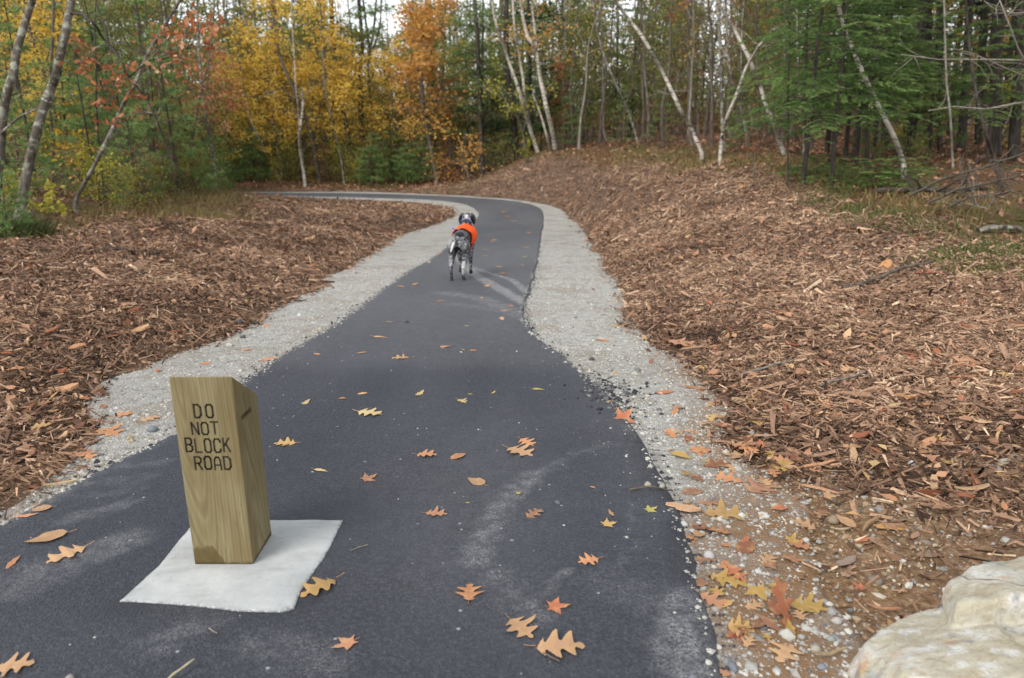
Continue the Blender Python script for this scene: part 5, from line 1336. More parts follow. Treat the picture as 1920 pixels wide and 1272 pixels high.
M['chip1'] = m.m
m = N('fallen_leaf')
oi = m('ObjectInfo').outputs['Color']
n1 = m.noise(m.coord(), 55, 3, 0.6)
c = m.mix(m.ramp(n1, [(0.35, (0.5,) * 3), (0.6, (0, 0, 0))]), oi, S(138, 92, 60))
c = m.mix(m.ramp(m.noise(m('Mapping', {'Vector': m.coord(), 'Scale': (3, 3, 3)}).outputs[0], 1.0, 2), [(0.5, (0, 0, 0)), (0.7, (0.4,) * 3)]), c, S(206, 166, 112))
vein = m.math('ABSOLUTE', m('SeparateXYZ', {'Vector': m.coord()}).outputs[1])
c = m.mix(m.ramp(vein, [(0.0, (0.5,) * 3), (0.0022, (0, 0, 0))]), c, S(150, 100, 60))
d_ = m('BsdfPrincipled', {'Base Color': c, 'Roughness': 0.6, 'Specular IOR Level': 0.3})
t_ = m('BsdfTranslucent', {'Color': c})
x_ = m('MixShader', {0: 0.15, 1: d_.outputs[0], 2: t_.outputs[0]})
m.l.new(x_.outputs[0], m.out.inputs[0])
M['leaf1'] = m.m
M['litter'] = leaf_mat('leaf_litter', [(0.0, S(84, 60, 46)), (0.3, S(128, 94, 72)), (0.55, S(166, 124, 96)), (0.8, S(186, 142, 106)), (0.92, S(186, 158, 108)), (1.0, S(170, 104, 76))], 0.15)
m = N('gravel_stones')
c = m.ramp(m.attr('tint'), [(0.0, S(96, 95, 94)), (0.3, S(140, 138, 132)), (0.6, S(170, 167, 158)), (0.83, S(186, 182, 172)), (0.92, S(160, 142, 114)), (1.0, S(146, 124, 96))])
m.bsdf(c, 0.9, 0.2); M['stones'] = m.m
m = N('loose_stone')
oi = m('ObjectInfo').outputs['Color']
c = m.mix(m.ramp(m.noise(m.coord(), 60, 4, 0.7), [(0.4, (0.4,) * 3), (0.6, (0, 0, 0))]), oi, S(110, 100, 88))
m.bsdf(c, 0.85, 0.2); M['stone1'] = m.m

def splinters(G, x, y, z, L, W, Hh, rng, tint, tilt=0.35, mat=0):
    n = len(x)
    yaw = rng.uniform(0, 2 * PI, n); pit = rng.normal(size=n) * tilt; rol = rng.normal(size=n) * 0.5
    nrm = normal_at(x, y)
    ax = np.stack([np.cos(yaw), np.sin(yaw), np.zeros(n)], 1)
    ax -= nrm * (ax * nrm).sum(1)[:, None]; ax += nrm * np.tan(pit)[:, None]; ax /= np.linalg.norm(ax, axis=1)[:, None]
    sd_ = np.cross(nrm, ax); sd_ = sd_ * np.cos(rol)[:, None] + np.cross(ax, sd_) * np.sin(rol)[:, None]
    sd_ /= np.linalg.norm(sd_, axis=1)[:, None] + 1e-9
    up = np.cross(ax, sd_)
    c = np.stack([x, y, z], 1)
    h, w, t = (L / 2)[:, None], (W / 2)[:, None], Hh[:, None]
    k1, k2 = rng.uniform(0.2, 1.0, (n, 1)), rng.uniform(0.2, 1.0, (n, 1))
    v = np.stack([c - ax * h + sd_ * w * k1, c - ax * h - sd_ * w * k1, c - ax * h * 0.82 + up * t * k1 + sd_ * w * 0.2,
                  c + ax * h + sd_ * w * k2, c + ax * h - sd_ * w * k2, c + ax * h * 0.86 + up * t * k2 - sd_ * w * 0.2], 1).reshape(-1, 3)
    b = (np.arange(n) * 6)[:, None]
    q = np.concatenate([b + np.array([0, 3, 5, 2]), b + np.array([4, 1, 2, 5])], 0)
    tr = np.concatenate([b + np.array([0, 2, 1]), b + np.array([3, 4, 5])], 0)
    G.add2(v, q, tr, np.concatenate([tint, tint]), np.concatenate([tint, tint]), mat)

def sample_mulch(n, y0, y1, x0, x1, rng, edge=0.16, power=1.0):
    x = rng.uniform(x0, x1, n); y = y0 + (y1 - y0) * rng.random(n) ** power
    zc = y * CP + 1.4 * SP
    ok = (np.abs(x / zc * FPX) < 1010 + 420 * (rng.random(n) < 0.7))
    x, y = x[ok], y[ok]
    sv = svd(x, y)
    keep = (sv < edge * rng.normal(size=len(x)) - 0.02) & (rng.random(len(x)) < mulch_w(x, y)) & (rng.random(len(x)) < 1 - 0.86 * soil_w(x, y))
    return x[keep], y[keep]
def soil_w(x, y):
    a = sstep(1.25, 0.55, np.hypot((x - 1.2) / 0.85, (y - 2.05) / 1.0))
    b = 0.7 * sstep(0.9, 0.3, np.hypot((x - 2.4) / 1.0, (y - 2.9) / 0.5))
    return np.clip(np.maximum(a, b), 0, 1)
def relief(x, y):
    near = (np.abs(x) < 10) & (y > 0) & (y < 33)
    return hgt(x, y) + np.where(near, fbm(x, y, 4.0, 2) * 0.022 * mulch_w(x, y), 0)

def mulch():
    rng = np.random.default_rng(21)
    G = Geo()
    def batch(n, y0, y1, x0, x1, Lm, power, pile):
        x, y = sample_mulch(n, y0, y1, x0, x1, rng, power=power)
        k = len(x)
        L = Lm * np.exp(rng.normal(size=k) * 0.45); W = L * rng.uniform(0.08, 0.36, k) * np.where(L > 0.09, 0.6, 1.0); H = W * rng.uniform(0.3, 0.8, k)
        clump = fbm(x, y, 2.2, 2) + 0.9 * fbm(x + 40, y, 0.7, 2)
        tint = np.clip(0.44 + 0.12 * clump + rng.normal(size=k) * 0.24, 0, 1)
        z = relief(x, y) + rng.random(k) ** 1.5 * pile
        splinters(G, x, y, z, L, W, H, rng, tint)
        return k
    a = batch(245000, 1.4, 6.5, -7, 7, 0.047, 1.0, 0.034)
    a += batch(21000, 1.4, 8, -7, 7, 0.080, 1.0, 0.040)
    a += batch(45000, 1.4, 6.0, -6, 6, 0.020, 1.0, 0.036)
    b = batch(130000, 6.3, 13, -8.5, 6.5, 0.058, 1.0, 0.040)
    b += batch(14000, 8, 20, -9, 6.5, 0.09, 1.0, 0.05)
    c = batch(110000, 12.5, 32, -10, 6.5, 0.10, 1.0, 0.055)
    print('chips', a, b, c)
    o = link('bark_mulch', G.mesh('bark_mulch', M['chips'])); tag(o, 'shredded brown bark mulch spread on both banks of the path', None, None, 'stuff')
    # leaves lying in the mulch and on the verges, too many to tell apart
    G = Geo()
    x, y = sample_mulch(7500, 1.6, 30, -10, 6.5, rng, edge=0.25, power=1.2)
    k = len(x); c = np.stack([x, y, relief(x, y) + 0.035 + rng.random(k) * 0.02], 1)
    G.leaves(c, np.where(y < 9, 0.075, 0.11), np.clip(0.5 + rng.normal(size=k) * 0.24, 0, 1), 0.72, rng, wid=0.55)
    # litter on the floor of the wood
    n = 60000
    x = rng.uniform(-24, 24, n); y = rng.uniform(6, 44, n)
    ok = (mulch_w(x, y) < 0.6) & (svd(x, y) < -0.05) & ((x > ER_X(y) - 0.8) | (x < EL_X(y) + 0.8) | (y > 30)); x, y = x[ok], y[ok]; k = len(x)
    c = np.stack([x, y, hgt(x, y) + 0.01 + rng.random(k) * 0.04], 1)
    G.leaves(c, np.where(y < 15, 0.09, 0.14), np.clip(0.32 + rng.normal(size=k) * 0.24, 0, 1), 0.6, rng, wid=0.6)
    o = link('leaf_litter', G.mesh('leaf_litter', M['litter'])); tag(o, 'fallen brown and orange leaves littering the mulch and the floor of the wood', None, None, 'stuff')
mulch()

def stones_stuff():
    rng = np.random.default_rng(5)
    bm = bmesh.new(); bmesh.ops.create_icosphere(bm, subdivisions=1, radius=1.0)
    tv = np.array([v.co[:] for v in bm.verts]); bmesh.ops.triangulate(bm, faces=bm.faces)
    bm.verts.ensure_lookup_table(); tf = np.array([[v.index for v in f.verts] for f in bm.faces]); bm.free()
    oct_v = np.array([(1, 0, 0), (0, 1, 0), (-1, 0, 0), (0, -1, 0), (0, 0, 1)], float); oct_f = np.array([(0, 1, 4), (1, 2, 4), (2, 3, 4), (3, 0, 4)])
    def scatter(x, y, z, r, tint, G, tv, tf):
        n = len(x); k = len(tv)
        sc3 = rng.uniform(0.6, 1.25, (n, 1, 3)) * np.array([1, 1, 0.7]); yaw = rng.uniform(0, 6.28, n)
        v = tv[None] * sc3 * (1 + rng.normal(size=(n, k, 1)) * 0.13)
        cx, sx = np.cos(yaw)[:, None], np.sin(yaw)[:, None]
        v = np.stack([v[..., 0] * cx - v[..., 1] * sx, v[..., 0] * sx + v[..., 1] * cx, v[..., 2]], -1) * r[:, None, None]
        v += np.stack([x, y, z], 1)[:, None]
        f = (tf[None] + (np.arange(n) * k)[:, None, None]).reshape(-1, 3)
        G.add(v.reshape(-1, 3), f, np.repeat(tint, len(tf)))
    def along(A, B, n, y1, pw, over=0.0):
        i = (rng.random(n) ** pw * np.searchsorted(TT, y1)).astype(int).clip(0, len(TT) - 1); w = rng.uniform(-over, 1 + over, n)
        p = A[i] * (1 - w[:, None]) + B[i] * w[:, None]
        return p[:, 0] + rng.normal(size=n) * 0.01, p[:, 1] + rng.normal(size=n) * 0.02
    G = Geo()
    for A, B in ((LE, LO), (RE, RO)):
        x, y = along(A, B, 21000, 17, 1.0, 0.03); ok = y > 1.4; x, y = x[ok], y[ok]; n = len(x)
        r = 0.0045 * np.exp(rng.normal(size=n) * 0.45)
        a = sdist(x, y, POLY_A)
        z = np.where(a > 0, g(y) + H_ASP, g(y) + H_VER)
        scatter(x, y, z, r, np.clip(0.62 + rng.normal(size=n) * 0.2 - 0.25 * soil_w(x, y), 0, 1), G, oct_v, oct_f)
        x, y = along(A, B, 1900, 11, 1.0, 0.05); ok = y > 1.4; x, y = x[ok], y[ok]; n = len(x)
        r = 0.0085 * np.exp(rng.normal(size=n) * 0.4); a = sdist(x, y, POLY_A)
        scatter(x, y, np.where(a > 0, g(y) + H_ASP, g(y) + H_VER), r, np.clip(0.46 + rng.normal(size=n) * 0.24, 0, 1), G, tv, tf)
    # a looser stony band along the near asphalt edges and the sandy corner
    n = 2200; x = rng.uniform(0.45, 2.1, n); y = rng.uniform(1.5, 4.2, n); sv = sdist(x, y, POLY_A); ok = (sv < 0.0); x, y = x[ok], y[ok]; n = len(x)
    keep = rng.random(n) < np.maximum(soil_w(x, y), 0.25); x, y = x[keep], y[keep]; n = len(x)
    scatter(x, y, surf(x, y), 0.0042 * np.exp(rng.normal(size=n) * 0.5), np.clip(0.30 + rng.normal(size=n) * 0.2, 0, 1), G, tv, tf)
    n = 9000; x = rng.uniform(0.9, 3.4, n); y = rng.uniform(1.5, 3.8, n); ok = (sdist(x, y, POLY_V) < 0.05) & (rng.random(n) < 0.08 + soil_w(x, y)); x, y = x[ok], y[ok]; n = len(x)
    scatter(x, y, relief(x, y) + 0.001, 0.0052 * np.exp(rng.normal(size=n) * 0.5), np.clip(0.96 + rng.normal(size=n) * 0.07 - 0.7 * (rng.random(n) < 0.3), 0, 1), G, tv, tf)
    # grit strewn over the near asphalt
    n = 1100; x = rng.uniform(-2.2, 0.65, n); y = rng.uniform(1.5, 6, n); sv = sdist(x, y, POLY_A); ok = (sv > 0) & (rng.random(n) < 0.12 + 0.9 * sstep(0.45, 0.0, sv)); x, y = x[ok], y[ok]; n = len(x)
    scatter(x, y, g(y) + H_ASP, 0.0034 * np.exp(rng.normal(size=n) * 0.45), np.clip(0.5 + rng.normal(size=n) * 0.2, 0, 1), G, oct_v, oct_f)
    o = link('gravel', G.mesh('gravel', M['stones'])); tag(o, 'pale crushed gravel along both sides of the asphalt', None, None, 'stuff')
    G = Geo()
    for cu_, n, y1 in ((LE, 2200, 14), (RE, 2200, 14)):
        i = (rng.random(n) * np.searchsorted(TT, y1 + 4)).astype(int); p = cu_[i]; out_ = (LO if cu_ is LE else RO)[i] - p
        w = np.abs(rng.normal(size=n)) * 0.05
        q = p + out_ / (np.linalg.norm(out_, axis=1)[:, None] + 1e-9) * (w - 0.01)[:, None]; ok = q[:, 1] > 1.4; q = q[ok]; n = len(q)
        scatter(q[:, 0], q[:, 1], g(q[:, 1]) + H_VER + 0.004, 0.006 * np.exp(rng.normal(size=n) * 0.4), rng.random(n), G, oct_v, oct_f)
    # a spill of black crumbs beside the edge halfway along
    c0 = on_ground(1150, 740); n = 260
    x = c0[0] + rng.normal(size=n) * 0.10; y = c0[1] + rng.normal(size=n) * 0.22
    scatter(x, y, surf(x, y) + 0.003, 0.009 * np.exp(rng.normal(size=n) * 0.45), rng.random(n), G, tv, tf)
    mm = N('asphalt_crumbs'); mm.bsdf(mm.ramp(mm.attr('tint'), [(0.0, S(34, 34, 38)), (0.6, S(66, 66, 70)), (1.0, S(120, 118, 114))]), 0.8, 0.3)
    o = link('asphalt_crumbs', G.mesh('asphalt_crumbs', mm.m)); tag(o, 'dark crumbs broken off along the asphalt edges', None, None, 'stuff')
stones_stuff()

# ---- single stones
def stone_mesh(seed):
    rng = np.random.default_rng(seed); bm = bmesh.new(); bmesh.ops.create_icosphere(bm, subdivisions=2, radius=1.0)
    for v in bm.verts:
        n = 0.14 * math.sin(v.co.x * 3 + seed) + 0.10 * math.sin(v.co.y * 4.1 + seed * 2) + 0.08 * math.sin(v.co.z * 5 + seed)
        v.co *= 1 + n
        v.co.z *= 0.72
    me = bpy.data.meshes.new('stone'); bm.to_mesh(me); bm.free()
    me.polygons.foreach_set('use_smooth', np.ones(len(me.polygons), bool)); me.materials.append(M['stone1']); return me
SM = [stone_mesh(i) for i in range(5)]
STONES = [(1560, 974, 26, S(176, 146, 104), 'round tan stone lying on the sandy soil beside a bundle of thin sticks'), (1409, 812, 18, S(172, 168, 150), 'pale stone at the mulch edge just beyond the red-brown oak leaves'),
          (1437, 818, 18, S(150, 160, 148), 'greenish grey stone at the mulch edge beside the pale one'), (1710, 869, 16, S(206, 204, 196), 'small white stone lying in the mulch'),
          (1883, 866, 26, S(188, 172, 142), 'pale stone among tan stones near the frame edge'), (1905, 858, 24, S(164, 122, 80), 'orange tan stone behind the pale stone in the mulch'),
          (1830, 835, 22, S(160, 140, 108), 'dull tan stone half buried in the mulch'), (1612, 1040, 20, S(176, 150, 112), 'tan stone under the orange leaf on the sandy soil'),
          (1607, 957, 16, S(104, 122, 140), 'blue grey chip of stone on the sandy soil'), (1733, 1018, 22, S(150, 134, 112), 'greyish stone on the sandy soil above the boulder'),
          (1641, 1086, 30, S(150, 132, 112), 'flat brown stone just above the boulder'), (1568, 1163, 22, S(196, 190, 176), 'pale angular stone on the sandy soil beside the boulder'),
          (1558, 1197, 16, S(156, 170, 158), 'green tinted stone on the sandy soil beside the boulder'), (1528, 1215, 20, S(190, 176, 146), 'tan stone at the verge near the boulder foot'),
          (1374, 1250, 24, S(120, 130, 148), 'blue grey stone beside the asphalt edge at the bottom'), (1540, 1250, 18, S(132, 142, 158), 'small blue stone at the boulder foot'),
          (1330, 1040, 24, S(196, 196, 190), 'white stone beside the asphalt edge'), (1282, 982, 16, S(214, 212, 206), 'small white stone on the near asphalt edge'),
          (1215, 908, 14, S(188, 178, 150), 'small tan stone on the asphalt edge below the twig'), (1242, 911, 14, S(194, 186, 160), 'small pale stone beside the tan one on the asphalt edge'),
          (731, 603, 0, None, ''), (1300, 1270, 20, S(122, 126, 146), 'grey blue stone at the very bottom by the asphalt edge'), (1110, 673, 12, S(72, 76, 82), 'dark stone lying alone on the pale verge'),
          (763, 603, 9, S(64, 66, 74), 'small dark stone lying on the asphalt beyond the post'), (448, 604, 14, S(72, 76, 84), 'dark stone at the mulch edge of the pale verge'), (456, 631, 12, S(88, 92, 98), 'grey stone on the pale verge below the dark one'),
          (286, 804, 22, S(126, 138, 154), 'blue grey stone on the verge beside the post'), (1288, 940, 16, S(180, 160, 112), 'yellowish stone beside the asphalt under the leaf heap'),
          (130, 1270, 18, S(166, 160, 146), 'pale stone on the asphalt at the very bottom'), (1046, 942, 12, S(96, 104, 118), 'small blue grey stone lying on the near asphalt')]
for i, (u, v, w, colr, lab) in enumerate(STONES):
    if not w: continue
    p = on_ground(u, v + w * 0.2); d = proj(p)[2]; r = w * d / FPX / 2
    o = link('stone', SM[i % 5], None, (p[0], p[1], p[2] + r * 0.3), i * 1.7); o.scale = (r, r * 0.85, r * 0.9); k_ = 0.72; av = sum(colr[:3]) / 3; o.color = (*[(x * .6 + av * .4) * k_ for x in colr[:3]], 1)
    tag(o, lab, 'stone', 'loose stones by the path')

# ---- single fallen leaves
def blade_mesh(kind, seed):
    rng = np.random.default_rng(seed)
    n = 23 if kind == 'oak' else 11; t = np.linspace(0, 1, n)
    bm = bmesh.new()
    if kind == 'oak':
        lob = (0.5 + 0.5 * np.cos(t * 2 * PI * 3.4 + 0.8 + seed)) ** 1.3
        w = 0.43 * np.sin(PI * np.clip(t, 0, 1) ** 0.75) ** 0.8 * (0.26 + 0.74 * lob) * (1 + rng.normal(size=n) * 0.08)
        sweep = 0.10 * lob
    elif kind == 'oval':
        w = 0.26 * np.sin(PI * t ** 0.8) ** 0.9 * (1 + rng.normal(size=n) * 0.05); sweep = t * 0
    elif kind == 'narrow':
        w = 0.13 * np.sin(PI * t ** 0.8) * (1 + rng.normal(size=n) * 0.15); sweep = t * 0
    if kind == 'maple':
        ang = []; rad = []
        for lobe, (a, r) in enumerate([(-140, .40), (-68, .56), (0, .68), (68, .56), (140, .40)]):
            ang += [a - 15, a - 7, a, a + 7, a + 15]; rad += [r * .66, r * .74, r, r * .74, r * .66]
            if lobe < 4: nx = [-140, -68, 0, 68, 140][lobe + 1]; ang.append((a + nx) / 2); rad.append(0.26)
        ang = np.radians(np.array(ang)); rad = np.array(rad) * (1 + rng.normal(size=len(rad)) * 0.05)
        c0 = bm.verts.new((0.0, 0, 0.0)); b0_ = bm.verts.new((-0.20, 0, 0.0))
        curl = rng.uniform(0.02, 0.28)
        vs = [bm.verts.new((r * math.cos(a), r * math.sin(a), curl * r * r * (0.6 + 0.8 * rng.random()))) for a, r in zip(ang, rad)]
        for a, b in zip(vs, vs[1:]): bm.faces.new((c0, a, b))
        bm.faces.new((c0, b0_, vs[0])); bm.faces.new((c0, vs[-1], b0_))
    else:
        curl, bend, tw = (rng.uniform(0.05, 0.4) if seed % 2 else rng.uniform(0.3, 0.5)), rng.uniform(-0.6, 0.6), rng.uniform(-0.45, 0.45)
        rows = []
        for i in range(n):
            x = t[i] - 0.5; zc_ = bend * x * x * 0.5
            yv = w[i] + 0.004; r_ = [bm.verts.new((x, 0, zc_))]
            for s in (1, -1):
                ww = yv * (1 + rng.normal() * 0.06)
                r_.append(bm.verts.new((x + (sweep[i] if t[i] < 0.9 else 0), s * ww, zc_ + curl * ww * ww + s * tw * x * ww + 0.02 * rng.normal() * ww)))
            rows.append(r_)
        for a, b in zip(rows, rows[1:]):
            bm.faces.new((a[0], b[0], b[1], a[1])); bm.faces.new((b[0], a[0], a[2], b[2]))
    # stalk
    x0 = -0.5 if kind != 'maple' else -0.20
    L = 0.22
    k = []
    for x, z in ((x0 + 0.02, 0.0), (x0 - L * 0.5, 0.01), (x0 - L, 0.035)):
        k.append([bm.verts.new((x, yy, z + zz)) for yy, zz in ((0.010, 0), (-0.005, 0.010), (-0.005, -0.008))])
    for a, b in zip(k, k[1:]):
        for j in range(3): bm.faces.new((a[j], a[(j + 1) % 3], b[(j + 1) % 3], b[j]))
    zmin = min(v.co.z for v in bm.verts)
    for v in bm.verts: v.co.z -= zmin
    bmesh.ops.recalc_face_normals(bm, faces=bm.faces)
    me = bpy.data.meshes.new(kind + '_leaf'); bm.to_mesh(me); bm.free()
    me.polygons.foreach_set('use_smooth', np.ones(len(me.polygons), bool)); me.materials.append(M['leaf1']); return me
LM = {k: [blade_mesh(k, 100 + i * 7 + len(k)) for i in range(4)] for k in ('oak', 'oval', 'narrow', 'maple')}
CT = {'tan': (190, 153, 116), 'pale yellow': (197, 179, 127), 'orange': (191, 136, 98), 'pink-tan': (186, 136, 105), 'brown': (149, 113, 90), 'yellow': (185, 155, 84), 'lime': (162, 159, 87), 'red-orange': (180, 110, 79), 'red-brown': (140, 92, 70), 'red': (167, 92, 73), 'tan-yellow': (184, 151, 96)}
